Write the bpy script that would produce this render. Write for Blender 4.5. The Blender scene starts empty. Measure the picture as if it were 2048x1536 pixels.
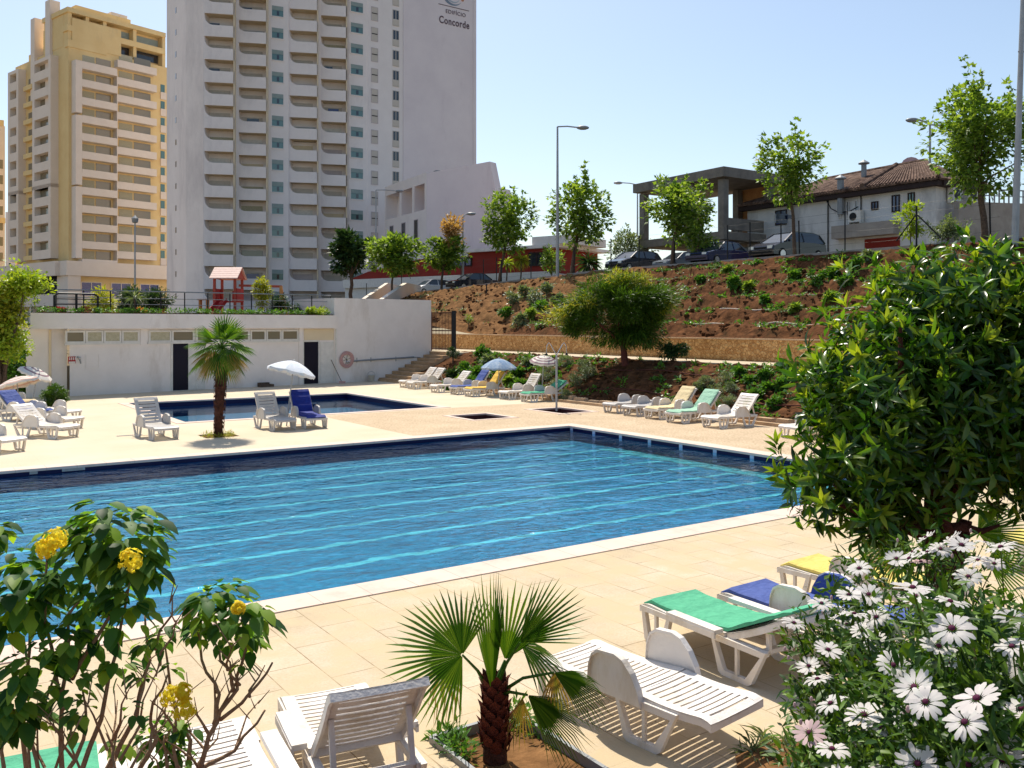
import bpy, math, random
import numpy as np
from mathutils import Matrix, Vector
R = math.radians
random.seed(7)
rng = np.random.default_rng(7)
col = bpy.context.scene.collection
F = 1800.0; HZ = 650.0; CX = 1024.0; H = 2.85

def D(px, py, Y):
    "world point seen at photo pixel (px,py) at depth Y"
    return Vector(((px-CX)/F*Y, Y, H-(py-HZ)/F*Y))
def G(px, py, z=0.0):
    "world point on the level z seen at photo pixel"
    Y = F*(H-z)/(py-HZ)
    return Vector(((px-CX)/F*Y, Y, z))
TH = R(34.5)
A0 = Vector((1.61, 25.4, 0))
U = Vector((math.cos(TH), math.sin(TH), 0)); V = Vector((-math.sin(TH), math.cos(TH), 0))
def W(a, c, z=0.0):
    p = A0 + U*a + V*c
    return Vector((p.x, p.y, z))
def AC(p):
    d = Vector(p)-A0
    return d.dot(U), d.dot(V)

# ------------------------------------------------------------------ materials
MATS = {}
def newmat(name):
    m = bpy.data.materials.new(name); m.use_nodes = True
    nt = m.node_tree; nt.nodes.clear()
    MATS[name] = m
    return m, nt
def N(nt, t, **kw):
    n = nt.nodes.new(t)
    for k, v in kw.items():
        if k in n.inputs: n.inputs[k].default_value = v
        else: setattr(n, k, v)
    return n
def rgb(c): return (c[0], c[1], c[2], 1.0)
def mat(name, c, c2=None, rough=0.7, scale=3.0, bump=0.0, bscale=None, metal=0.0, spec=0.2, dirt=None, dscale=0.6, coat=0.0, coords='Object'):
    "principled with two-tone noise, fine bump and optional large stains"
    m, nt = newmat(name); L = nt.links
    out = N(nt, 'ShaderNodeOutputMaterial'); b = N(nt, 'ShaderNodeBsdfPrincipled')
    L.new(b.outputs[0], out.inputs[0])
    b.inputs['Roughness'].default_value = rough; b.inputs['Metallic'].default_value = metal
    b.inputs['Specular IOR Level'].default_value = spec
    b.inputs['Coat Weight'].default_value = coat
    tc = N(nt, 'ShaderNodeTexCoord')
    if c2 is None: c2 = [x*0.86 for x in c]
    n1 = N(nt, 'ShaderNodeTexNoise'); n1.inputs['Scale'].default_value = scale; n1.inputs['Detail'].default_value = 8
    n1.inputs['Roughness'].default_value = 0.65
    L.new(tc.outputs[coords], n1.inputs['Vector'])
    r = N(nt, 'ShaderNodeValToRGB'); r.color_ramp.elements[0].position = 0.35; r.color_ramp.elements[1].position = 0.65
    r.color_ramp.elements[0].color = rgb(c2); r.color_ramp.elements[1].color = rgb(c)
    L.new(n1.outputs['Fac'], r.inputs[0]); last = r.outputs[0]
    if dirt is not None:
        n2 = N(nt, 'ShaderNodeTexNoise'); n2.inputs['Scale'].default_value = dscale; n2.inputs['Detail'].default_value = 10
        n2.inputs['Roughness'].default_value = 0.7
        mp = N(nt, 'ShaderNodeMapping'); mp.inputs['Scale'].default_value = (1, 1, 0.35)
        L.new(tc.outputs[coords], mp.inputs[0]); L.new(mp.outputs[0], n2.inputs['Vector'])
        r2 = N(nt, 'ShaderNodeValToRGB'); r2.color_ramp.elements[0].position = 0.52; r2.color_ramp.elements[1].position = 0.72
        L.new(n2.outputs['Fac'], r2.inputs[0])
        mx = N(nt, 'ShaderNodeMixRGB'); mx.inputs[2].default_value = rgb(dirt)
        L.new(r2.outputs[0], mx.inputs[0]); L.new(last, mx.inputs[1]); last = mx.outputs[0]
    L.new(last, b.inputs['Base Color'])
    if bump:
        nb = N(nt, 'ShaderNodeTexNoise'); nb.inputs['Scale'].default_value = bscale or scale*6; nb.inputs['Detail'].default_value = 6
        L.new(tc.outputs[coords], nb.inputs['Vector'])
        bp = N(nt, 'ShaderNodeBump'); bp.inputs['Strength'].default_value = bump; bp.inputs['Distance'].default_value = 0.05
        L.new(nb.outputs['Fac'], bp.inputs['Height']); L.new(bp.outputs[0], b.inputs['Normal'])
    return m
def leafmat(name, cols, rough=0.42, trans=0.35, tcol=None, spec=0.28, vein=0):
    "leaves: colour varies from leaf to leaf, light passes through"
    m, nt = newmat(name); L = nt.links
    out = N(nt, 'ShaderNodeOutputMaterial'); b = N(nt, 'ShaderNodeBsdfPrincipled'); t = N(nt, 'ShaderNodeBsdfTranslucent')
    mx = N(nt, 'ShaderNodeMixShader'); mx.inputs[0].default_value = trans
    g = N(nt, 'ShaderNodeNewGeometry')
    r = N(nt, 'ShaderNodeValToRGB'); cr = r.color_ramp
    n = len(cols)
    while len(cr.elements) < n: cr.elements.new(0.5)
    for i, c in enumerate(cols):
        cr.elements[i].position = i/(n-1) if n > 1 else 0
        cr.elements[i].color = rgb(c)
    L.new(g.outputs['Random Per Island'], r.inputs[0])
    b.inputs['Roughness'].default_value = rough; b.inputs['Specular IOR Level'].default_value = spec
    L.new(r.outputs[0], b.inputs['Base Color'])
    h = N(nt, 'ShaderNodeMixRGB', blend_type='MULTIPLY'); h.inputs[0].default_value = 1.0
    h.inputs[2].default_value = rgb(tcol or (1.6, 1.5, 0.5))
    L.new(r.outputs[0], h.inputs[1]); L.new(h.outputs[0], t.inputs[0])
    L.new(b.outputs[0], mx.inputs[1]); L.new(t.outputs[0], mx.inputs[2]); L.new(mx.outputs[0], out.inputs[0])
    return m
def glassmat(name, c, rough=0.05):
    m, nt = newmat(name); L = nt.links
    out = N(nt, 'ShaderNodeOutputMaterial'); b = N(nt, 'ShaderNodeBsdfPrincipled')
    b.inputs['Base Color'].default_value = rgb(c); b.inputs['Roughness'].default_value = rough
    b.inputs['Specular IOR Level'].default_value = 0.9
    L.new(b.outputs[0], out.inputs[0]); return m

# ------------------------------------------------------------------ mesh builder
class MB:
    def __init__(s): s.v = []; s.f = []; s.M = Matrix.Identity(4); s.mi = []; s.cur = 0
    def add(s, vs, fs):
        o = len(s.v)
        s.v += [s.M @ Vector(p) for p in vs]
        s.f += [tuple(i+o for i in f) for f in fs]; s.mi += [s.cur]*len(fs)
        return s
    def box(s, c, d, rz=0.0, taper=1.0):
        x, y, z = d[0]/2, d[1]/2, d[2]/2; cs, sn = math.cos(rz), math.sin(rz)
        vs = []
        for k, t in ((-z, 1.0), (z, taper)):
            for (i, j) in ((-x, -y), (x, -y), (x, y), (-x, y)):
                i *= t; j *= t
                vs.append((c[0]+i*cs-j*sn, c[1]+i*sn+j*cs, c[2]+k))
        return s.add(vs, [(3,2,1,0),(4,5,6,7),(0,1,5,4),(1,2,6,5),(2,3,7,6),(3,0,4,7)])
    def bar(s, p0, p1, w, h, up=(0,0,1)):
        "rectangular bar from p0 to p1"
        p0 = Vector(p0); p1 = Vector(p1); d = (p1-p0).normalized(); up = Vector(up)
        if abs(d.dot(up)) > .98: up = Vector((0,1,0))
        x = d.cross(up).normalized(); y = x.cross(d)
        vs = [p+x*i*w/2+y*j*h/2 for p in (p0, p1) for (i, j) in ((-1,-1),(1,-1),(1,1),(-1,1))]
        return s.add(vs, [(0,1,2,3),(7,6,5,4),(0,4,5,1),(1,5,6,2),(2,6,7,3),(3,7,4,0)])
    def tube(s, pts, rs, n=8, cap=True):
        pts = [Vector(p) for p in pts]
        if not hasattr(rs, '__len__'): rs = [rs]*len(pts)
        vs = []; fs = []; ref = None
        for i, p in enumerate(pts):
            d = (pts[min(i+1, len(pts)-1)]-pts[max(i-1, 0)])
            if d.length < 1e-9: d = Vector((0,0,1))
            d.normalize()
            if ref is None:
                ref = Vector((1,0,0)) if abs(d.x) < .8 else Vector((0,1,0))
            x = (ref - d*ref.dot(d)).normalized(); y = d.cross(x); ref = x
            for k in range(n):
                a = 2*math.pi*k/n
                vs.append(p+(x*math.cos(a)+y*math.sin(a))*rs[i])
        for i in range(len(pts)-1):
            for k in range(n):
                fs.append((i*n+k, i*n+(k+1) % n, (i+1)*n+(k+1) % n, (i+1)*n+k))
        if cap:
            fs.append(tuple(range(n-1, -1, -1))); fs.append(tuple((len(pts)-1)*n+k for k in range(n)))
        return s.add(vs, fs)
    def lathe(s, prof, c=(0,0,0), n=16, axis='Z'):
        vs = []; fs = []
        for (r, z) in prof:
            for k in range(n):
                a = 2*math.pi*k/n; p = (r*math.cos(a), r*math.sin(a), z)
                if axis == 'Y': p = (p[0], p[2], p[1])
                if axis == 'X': p = (p[2], p[0], p[1])
                vs.append((c[0]+p[0], c[1]+p[1], c[2]+p[2]))
        for i in range(len(prof)-1):
            for k in range(n):
                fs.append((i*n+k, i*n+(k+1) % n, (i+1)*n+(k+1) % n, (i+1)*n+k))
        return s.add(vs, fs)
    def prism(s, poly, o, ex, ey, ez, t):
        "polygon (2d) in the frame o,ex,ey extruded by t along ez"
        o = Vector(o); ex = Vector(ex); ey = Vector(ey); ez = Vector(ez); n = len(poly)
        vs = [o+ex*p[0]+ey*p[1] for p in poly]+[o+ex*p[0]+ey*p[1]+ez*t for p in poly]
        fs = [tuple(range(n-1, -1, -1)), tuple(range(n, 2*n))]+[(i, (i+1) % n, n+(i+1) % n, n+i) for i in range(n)]
        return s.add(vs, fs)
    def ring(s, outer, inner, o, ex, ey, ez, t):
        "frame between two loops with the same number of points, extruded"
        o = Vector(o); ex = Vector(ex); ey = Vector(ey); ez = Vector(ez); n = len(outer)
        vs = []
        for z in (0, t):
            for loop in (outer, inner): vs += [o+ex*p[0]+ey*p[1]+ez*z for p in loop]
        fs = []
        for i in range(n):
            j = (i+1) % n
            fs += [(i, n+i, n+j, j), (2*n+i, 2*n+j, 3*n+j, 3*n+i), (i, j, 2*n+j, 2*n+i), (n+i, 3*n+i, 3*n+j, n+j)]
        return s.add(vs, fs)
    def ball(s, c, r, n=10, m=7, sq=(1,1,1)):
        vs = []; fs = []
        for i in range(m+1):
            t = math.pi*i/m
            for k in range(n):
                a = 2*math.pi*k/n
                vs.append((c[0]+r*sq[0]*math.sin(t)*math.cos(a), c[1]+r*sq[1]*math.sin(t)*math.sin(a), c[2]+r*sq[2]*math.cos(t)))
        for i in range(m):
            for k in range(n):
                fs.append(((i+1)*n+k, (i+1)*n+(k+1) % n, i*n+(k+1) % n, i*n+k))
        return s.add(vs, fs)
    def build(s, name, m, parent=None, world=True, smooth=False):
        me = bpy.data.meshes.new(name)
        inv = MW[parent].inverted() if (parent is not None and world) else Matrix.Identity(4)
        me.from_pydata([tuple(inv @ p) for p in s.v], [], s.f)
        ms = m if isinstance(m, (list, tuple)) else [m]
        for x in ms: me.materials.append(MATS[x] if isinstance(x, str) else x)
        if len(ms) > 1: me.polygons.foreach_set('material_index', s.mi)
        if smooth: me.polygons.foreach_set('use_smooth', [True]*len(me.polygons))
        me.update()
        return link(name, me, parent)
MW = {}
def link(name, me, parent=None):
    o = bpy.data.objects.new(name, me); col.objects.link(o)
    if parent is not None:
        o.parent = parent; MW[o] = MW[parent]
    else: MW[o] = Matrix.Identity(4)
    return o
def tag(o, label, cat, group=None):
    o['label'] = label; o['category'] = cat
    if group: o['group'] = group
    return o
def thing(name, label, cat, loc=(0,0,0), rz=0.0, group=None, s=(1,1,1)):
    o = bpy.data.objects.new(name, None); col.objects.link(o)
    o.location = loc; o.rotation_euler = (0, 0, rz); o.scale = s; o.empty_display_size = 0.2
    MW[o] = Matrix.LocRotScale(Vector(loc), Matrix.Rotation(rz, 3, 'Z').to_quaternion(), Vector(s))
    return tag(o, label, cat, group)
def struct(o): o['kind'] = 'structure'; return o
def stuff(o, label=None, cat=None):
    o['kind'] = 'stuff'
    if label: o['label'] = label
    if cat: o['category'] = cat
    return o
def kids(o): return [c for c in list(bpy.data.objects) if c.parent == o]
def dup(src, loc, rz, label, group=None, s=None):
    r = src.copy(); col.objects.link(r); r.location = loc; r.rotation_euler = (0, 0, rz)
    if s is not None: r.scale = s
    r['label'] = label
    if group: r['group'] = group
    MW[r] = Matrix.LocRotScale(Vector(loc), Matrix.Rotation(rz, 3, 'Z').to_quaternion(), Vector(r.scale))
    def rec(a, b):
        for ch in a.children:
            c = ch.copy(); col.objects.link(c); c.parent = b; MW[c] = MW[r]
            rec(ch, c)
    rec(src, r)
    return r

# ------------------------------------------------------------------ leaves
def unit(a): return a/np.maximum(np.linalg.norm(a, axis=1, keepdims=True), 1e-9)
def leafmesh(name, P, Dr, Nr, Ln, Wd, m, parent=None, kind=0, curl=0.25):
    "P centres of leaf bases, Dr directions, Nr normals. kind 0: 4 vertices, 1: 8-vertex curved pointed leaf"
    P = np.asarray(P, float); n = len(P)
    Dr = unit(np.asarray(Dr, float)); S = unit(np.cross(Dr, Nr)); Nn = np.cross(S, Dr)
    Ln = np.broadcast_to(np.asarray(Ln, float), (n,))[:, None]; Wd = np.broadcast_to(np.asarray(Wd, float), (n,))[:, None]
    if kind == 0:
        prof = [(0, 0, 0), (.5, .5, .0), (1, 0, -curl*.5), (.5, -.5, .0)]
        faces = [(0, 1, 2, 3)]
    elif kind == 1:
        prof = [(0, .05, 0), (.3, .42, .06), (.62, .40, -.01), (1, 0, -curl), (.62, -.40, -.01), (.3, -.42, .06), (.33, 0, 0), (.66, 0, -curl*.3)]
        faces = [(0, 6, 1), (0, 5, 6), (6, 7, 2, 1), (6, 5, 4, 7), (7, 3, 2), (7, 4, 3)]
    elif kind == 2:   # lobed (plane / maple)
        prof = [(0, 0, 0), (.35, .5, .0), (.6, .2, 0), (1, 0, -curl*.4), (.6, -.2, 0), (.35, -.5, .0)]
        faces = [(0, 1, 2), (0, 2, 3, 4), (0, 4, 5)]
    elif kind == 4:   # blunt petal
        prof = [(0, .15, 0), (.35, .42, .02), (.8, .5, 0), (1, .22, -curl), (1, -.22, -curl), (.8, -.5, 0), (.35, -.42, .02)]
        faces = [(0, 1, 6), (1, 2, 5, 6), (2, 3, 4, 5)]
    elif kind == 3:   # broad ovate leaf, drooping
        prof = [(0, .04, 0), (.18, .36, .05), (.45, .46, 0), (.75, .28, -curl*.45), (1, 0, -curl), (.75, -.28, -curl*.45), (.45, -.46, 0), (.18, -.36, .05), (.2, 0, -.03), (.47, 0, -.08), (.76, 0, -curl*.6)]
        faces = [(0,8,1),(0,7,8),(8,9,2,1),(8,7,6,9),(9,10,3,2),(9,6,5,10),(10,4,3),(10,5,4)]
    k = len(prof); vs = np.zeros((n, k, 3))
    for i, (l, w, h) in enumerate(prof):
        vs[:, i] = P+Dr*Ln*l+S*Wd*w+Nn*Ln*h
    vs = vs.reshape(-1, 3)
    if parent is not None:
        inv = np.array(MW[parent].inverted()); vs = vs@inv[:3, :3].T+inv[:3, 3]
    me = bpy.data.meshes.new(name)
    nf = len(faces); ls = [len(f) for f in faces]; tot = sum(ls)
    flat = np.array([i for f in faces for i in f])
    loops = (np.arange(n)[:, None]*k+flat[None]).ravel()
    me.vertices.add(n*k); me.vertices.foreach_set('co', vs.ravel())
    me.loops.add(n*tot); me.loops.foreach_set('vertex_index', loops.astype(np.int32))
    st = np.cumsum([0]+ls[:-1]); starts = (np.arange(n)[:, None]*tot+st[None]).ravel()
    me.polygons.add(n*nf); me.polygons.foreach_set('loop_start', starts.astype(np.int32))
    if kind in (1, 3): me.polygons.foreach_set('use_smooth', [True]*(n*nf))
    me.update(calc_edges=True); me.validate()
    me.materials.append(MATS[m] if isinstance(m, str) else m)
    return link(name, me, parent)
def rdir(n, up=0.0):
    d = rng.normal(size=(n, 3)); d[:, 2] += up; return unit(d)
def clumps(c, rad, n, shell=0.55, seedbias=None, flat=1.0):
    "clump centres inside an ellipsoid, more towards the outside"
    d = rdir(n); r = shell+(1-shell)*rng.random(n)
    r = np.where(rng.random(n) < .25, rng.random(n)*shell, r)
    return np.array(c)+d*r[:, None]*np.array(rad)
def cloud(name, centers, cr, per, ln, wd, m, parent, kind=0, up=0.3, jitter=.35, curl=.25, out=None, squash=.8):
    "leaves spread in clumps"
    n = len(centers)*per
    C = np.repeat(np.asarray(centers, float), per, axis=0)
    crs = np.repeat(np.broadcast_to(np.asarray(cr, float), (len(centers),)), per)[:, None]
    o = rdir(n)*(rng.random((n, 1))**.45); o[:, 2] *= squash
    P = C+o*crs
    Dr = o*.9+rdir(n)*.7; Dr[:, 2] += up*.3
    if out is not None: Dr += unit(P-np.array(out))*.8
    Nn = rdir(n)*.7; Nn[:, 2] += 1.0
    return leafmesh(name, P, Dr, Nn, ln*(1+jitter*rng.normal(size=n)).clip(.5, 1.6), wd*(1+jitter*.6*rng.normal(size=n)).clip(.5, 1.5), m, parent, kind, curl)
def wobble(p0, p1, n, amp):
    p0 = Vector(p0); p1 = Vector(p1); pts = []
    for i in range(n+1):
        t = i/n; q = p0.lerp(p1, t)
        k = math.sin(math.pi*t)*amp
        pts.append(q+Vector((random.uniform(-k, k), random.uniform(-k, k), random.uniform(-k, k)*.4)))
    return pts
# ------------------------------------------------------------------ camera, sun, sky
sc = bpy.context.scene
cam = bpy.data.cameras.new('camera'); co = bpy.data.objects.new('camera', cam); col.objects.link(co)
co.location = (0, 0, H); co.rotation_euler = (R(90), 0, 0)
cam.sensor_width = 36; cam.lens = F/2048*36; cam.shift_y = -118/2048; cam.clip_end = 3000; cam.clip_start = 0.05
sc.camera = co
SAZ, SEL = R(-17), R(57)     # sun stands beyond the pool, a little to the left
sd = Vector((math.sin(SAZ)*math.cos(SEL), math.cos(SAZ)*math.cos(SEL), math.sin(SEL)))
sl = bpy.data.lights.new('sun', 'SUN'); sl.energy = 5.0; sl.angle = R(0.53); sl.color = (1.0, 0.93, 0.80)
so = bpy.data.objects.new('sun', sl); col.objects.link(so); so.rotation_euler = sd.to_track_quat('Z', 'Y').to_euler()
w = bpy.data.worlds.new('World'); sc.world = w; w.use_nodes = True
wn = w.node_tree; bg = wn.nodes['Background']; sky = wn.nodes.new('ShaderNodeTexSky')
sky.sky_type = 'NISHITA'; sky.sun_disc = False; sky.sun_elevation = SEL; sky.sun_rotation = SAZ
sky.air_density = 1.0; sky.dust_density = 1.25; sky.ozone_density = 1.5; sky.altitude = 10
tn = wn.nodes.new('ShaderNodeMixRGB'); tn.blend_type = 'MULTIPLY'; tn.inputs[0].default_value = 1; tn.inputs[2].default_value = (1.06, 1.04, .985, 1)
wn.links.new(sky.outputs[0], tn.inputs[1]); wn.links.new(tn.outputs[0], bg.inputs[0]); bg.inputs[1].default_value = 0.142
sc.view_settings.view_transform = 'Standard'; sc.view_settings.look = 'None'
sc.view_settings.exposure = 0.16; sc.view_settings.gamma = 1.0
sc.cycles.max_bounces = 8; sc.cycles.transparent_max_bounces = 16
sc.cycles.diffuse_bounces = 4; sc.cycles.use_denoising = True

# ------------------------------------------------------------------ materials
mat('white_plaster', (.86, .79, .74), (.80, .73, .68), .9, 1.2, .25, 60, dirt=(.56, .47, .39), dscale=.35)
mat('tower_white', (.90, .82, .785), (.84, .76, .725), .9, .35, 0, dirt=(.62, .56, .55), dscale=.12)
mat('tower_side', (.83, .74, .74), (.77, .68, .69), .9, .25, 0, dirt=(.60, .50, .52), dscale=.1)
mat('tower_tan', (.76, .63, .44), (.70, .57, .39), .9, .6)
mat('shutter', (.64, .57, .50), (.58, .52, .45), .8, 2)
mat('shutter_rose', (.62, .54, .54), (.56, .48, .48), .8, 2)
mat('yellow_wall', (.87, .65, .32), (.81, .58, .27), .9, .3, 0, dirt=(.60, .45, .25), dscale=.15)
mat('pale_band', (.86, .74, .63), (.80, .68, .57), .9, .4)
mat('awning_green', (.32, .39, .37), (.28, .34, .33), .6, 2)
mat('blue_glass', (.02, .03, .22), (.015, .02, .14), .15, 1, spec=.8)
glassmat('glass_green', (.10, .20, .19), .1); glassmat('glass_dark', (.03, .035, .045), .08)
glassmat('glass_brown', (.22, .19, .13), .12); glassmat('glass_blue', (.05, .07, .16), .1)
mat('curtain', (.55, .50, .36), (.42, .38, .26), .9, 9)
mat('frame_white', (.78, .74, .68), None, .5, 4)
mat('terracotta', (.55, .24, .12), (.48, .20, .10), .9, .5)
mat('red_wall', (.30, .035, .022), (.25, .028, .02), .8, .6, dirt=(.25, .04, .03), dscale=.3)
mat('concrete', (.40, .36, .32), (.32, .28, .25), .95, 1.5, .3, 20, dirt=(.20, .18, .16), dscale=.4)
mat('concrete_dark', (.27, .235, .20), (.19, .165, .14), .95, 1.5, .3, 20, dirt=(.11, .10, .09), dscale=.5)
mat('brick_inner', (.50, .24, .10), (.40, .18, .08), .9, 3, .3, 20)
mat('old_wall', (.74, .72, .70), (.64, .62, .60), .95, .8, .2, 20, dirt=(.33, .32, .32), dscale=.45)
mat('dark_wood', (.045, .03, .028), None, .8, 3)
mat('black_metal', (.02, .02, .022), None, .5, 5)
mat('grey_metal', (.30, .31, .32), (.24, .25, .26), .5, 3, metal=.3)
mat('pole_metal', (.42, .43, .44), (.34, .35, .36), .55, 2, metal=.3)
mat('brown_metal', (.10, .045, .03), (.07, .03, .02), .6, 4)
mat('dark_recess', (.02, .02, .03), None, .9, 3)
mat('navy_door', (.008, .007, .02), None, .5, 3)
mat('soil', (.165, .072, .032), (.048, .022, .011), 1.0, 3.4, 1.0, 6, spec=.03, dirt=(.05, .032, .015), dscale=1.2)
mat('soil_light', (.27, .14, .060), (.11, .055, .024), 1.0, 2.8, 1.0, 7, spec=.03, dirt=(.10, .06, .025), dscale=.9)
mat('asphalt', (.085, .08, .08), (.06, .06, .06), .95, 2, .2, 60)
mat('dry_ground', (.28, .22, .14), (.20, .15, .09), 1, .4, .3, 5)
mat('path_concrete', (.60, .50, .36), (.52, .42, .30), .95, 1.5, .2, 40)
mat('step_stone', (.50, .34, .20), (.40, .26, .15), .95, 2.5, .3, 30)
mat('kerb_stone', (.60, .42, .26), (.45, .30, .18), .95, 3, .5, 25)
mat('coping', (.72, .57, .48), (.66, .51, .43), .8, 1.6, .1, 60, dirt=(.54, .41, .34), dscale=1.4)
def joints(name, wx, wy, msize, colr):
    m = MATS[name]; nt = m.node_tree; b = [n for n in nt.nodes if n.type == 'BSDF_PRINCIPLED'][0]; src = b.inputs['Base Color'].links[0].from_socket
    tc = N(nt, 'ShaderNodeTexCoord'); br = N(nt, 'ShaderNodeTexBrick'); br.offset = 0.0
    br.inputs['Scale'].default_value = 1; br.inputs['Brick Width'].default_value = wx; br.inputs['Row Height'].default_value = wy; br.inputs['Mortar Size'].default_value = msize
    br.inputs['Color1'].default_value = (0, 0, 0, 1); br.inputs['Color2'].default_value = (0, 0, 0, 1); br.inputs['Mortar'].default_value = (1, 1, 1, 1)
    nt.links.new(tc.outputs['Object'], br.inputs['Vector']); mx = N(nt, 'ShaderNodeMixRGB'); nt.links.new(br.outputs['Color'], mx.inputs[0]); nt.links.new(src, mx.inputs[1]); mx.inputs[2].default_value = rgb(colr)
    nt.links.new(mx.outputs[0], b.inputs['Base Color'])
joints('coping', .55, 50, .004, (.42, .30, .24))
mat('resin', (.80, .745, .69), (.76, .70, .64), .42, 3, .15, 40, spec=.4, dirt=(.60, .50, .37), dscale=2.2)
mat('resin_grey', (.60, .57, .55), (.56, .53, .51), .42, 3, dirt=(.48, .43, .37), dscale=1.6)
mat('cushion_green', (.10, .42, .24), (.08, .36, .21), .8, 14, .8, 7)
mat('cushion_pale_green', (.36, .58, .42), (.30, .52, .38), .8, 14, .8, 7)
mat('cushion_blue', (.075, .115, .34), (.06, .09, .28), .75, 14, .8, 7)
mat('cushion_royal', (.012, .035, .28), (.01, .02, .20), .6, 8, .3, 60)
mat('cushion_yellow', (.72, .58, .16), (.66, .52, .14), .8, 14, .8, 7)
mat('cushion_cream', (.74, .60, .36), (.68, .54, .31), .8, 14, .8, 7)
mat('cushion_orange', (.80, .52, .10), (.74, .46, .08), .8, 14, .8, 7)
mat('bark', (.17, .115, .08), (.09, .06, .045), .95, 12, .8, 40)
mat('bark_red', (.15, .05, .035), (.09, .03, .025), .9, 10, .8, 40)
mat('stem_brown', (.42, .26, .16), (.30, .17, .10), .85, 30, .4, 90)
mat('palm_trunk', (.14, .055, .035), (.05, .022, .016), .95, 8, 1.0, 30)
mat('palm_boot', (.24, .055, .028), (.12, .03, .02), .85, 14, 1.0, 50)
mat('hose_pipe', (.62, .52, .42), None, .7, 4)
mat('pink_hose', (.60, .36, .33), (.50, .30, .28), .6, 20)
mat('red_paint', (.45, .03, .03), (.38, .025, .025), .5, 5)
mat('plank_red', (.50, .10, .06), (.40, .07, .05), .6, 5)
mat('plank_pink', (.82, .60, .52), (.72, .48, .40), .6, 8)
mat('orange_wood', (.60, .28, .10), (.50, .22, .08), .7, 5)
mat('rubber', (.015, .015, .015), None, .8, 5)
mat('chrome', (.6, .6, .6), None, .25, 5, metal=.9)
mat('wicker_tile', (.6, .6, .6), None)
leafmat('lf_plane', [(.06,.13,.02), (.15,.26,.04), (.30,.42,.09), (.035,.08,.015)], trans=.45)
leafmat('lf_dark', [(.02,.05,.02), (.035,.08,.03), (.07,.13,.03)], trans=.25)
leafmat('lf_gold', [(.42,.27,.10), (.52,.36,.14), (.34,.20,.08)], trans=.4, tcol=(1.4,1.2,.6))
leafmat('lf_pine', [(.025,.065,.010), (.05,.12,.014), (.11,.20,.02)], trans=.35)
leafmat('lf_grey', [(.10,.15,.09), (.16,.22,.13), (.22,.28,.17)], trans=.3)
leafmat('lf_green', [(.04,.12,.02), (.08,.20,.03), (.14,.28,.04)], trans=.35)
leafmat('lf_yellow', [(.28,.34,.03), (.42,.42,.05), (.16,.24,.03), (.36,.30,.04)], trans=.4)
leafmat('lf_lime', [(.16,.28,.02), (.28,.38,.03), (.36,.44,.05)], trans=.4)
leafmat('lf_gloss', [(.010,.035,.004), (.025,.085,.008), (.05,.15,.014), (.14,.28,.025), (.012,.045,.005), (.22,.32,.04)], rough=.28, trans=.42, spec=.5)
leafmat('lf_lantana', [(.025,.08,.018), (.06,.17,.03), (.12,.26,.045), (.30,.46,.05), (.05,.13,.03)], rough=.5, trans=.5, spec=.25)
leafmat('lf_daisy', [(.012,.04,.005), (.03,.09,.010), (.14,.25,.025), (.008,.028,.004)], rough=.45, trans=.25)
leafmat('lf_fan', [(.03,.09,.01), (.07,.16,.02), (.15,.25,.03)], rough=.35, trans=.4, tcol=(1.5,1.5,.4))
leafmat('lf_fan_dry', [(.28,.17,.05), (.36,.24,.08), (.20,.20,.04)], rough=.6, trans=.3)
leafmat('petal_white', [(.90,.86,.84), (.86,.80,.80), (.92,.90,.86)], rough=.5, trans=.5, tcol=(1,1,1))
leafmat('petal_pink', [(.62,.42,.44), (.70,.50,.50)], rough=.5, trans=.3, tcol=(1,1,1))
mat('flower_eye', (.14, .02, .05), (.06, .01, .04), .8, 300)
leafmat('petal_yellow', [(.95,.80,.03), (.95,.84,.08), (.93,.70,.02)], rough=.6, trans=.6, tcol=(1,1,1))
leafmat('petal_orange', [(.80,.28,.03), (.75,.45,.04)], rough=.5, trans=.3, tcol=(1,1,1))
leafmat('petal_red', [(.50,.03,.03), (.60,.10,.08)], rough=.5, trans=.3, tcol=(1,1,1))
mat('car_white', (.74, .74, .76), (.72, .72, .74), .25, 1, coat=.6)
mat('car_dark', (.02, .022, .035), None, .25, 1, coat=.8)
mat('car_navy', (.02, .03, .09), None, .25, 1, coat=.8)
mat('car_grey', (.22, .24, .28), None, .3, 1, coat=.6)
glassmat('car_glass', (.04, .05, .06), .04); glassmat('lens', (.7, .7, .66), .1)
mat('screen_glare', (.75, .78, .72), None, .12, 1, spec=.9)

# tiled roof
def rooftile():
    m, nt = newmat('roof_tile'); L = nt.links
    out = N(nt, 'ShaderNodeOutputMaterial'); b = N(nt, 'ShaderNodeBsdfPrincipled'); b.inputs['Roughness'].default_value = .95; b.inputs['Specular IOR Level'].default_value = .1
    L.new(b.outputs[0], out.inputs[0]); tc = N(nt, 'ShaderNodeTexCoord')
    n1 = N(nt, 'ShaderNodeTexNoise'); n1.inputs['Scale'].default_value = 3.0; n1.inputs['Detail'].default_value = 9
    L.new(tc.outputs['Object'], n1.inputs['Vector'])
    r = N(nt, 'ShaderNodeValToRGB'); r.color_ramp.elements[0].color = (.06, .036, .028, 1); r.color_ramp.elements[1].color = (.22, .145, .11, 1)
    r.color_ramp.elements[0].position = .35; r.color_ramp.elements[1].position = .68
    L.new(n1.outputs['Fac'], r.inputs[0]); L.new(r.outputs[0], b.inputs['Base Color'])
rooftile()

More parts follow.
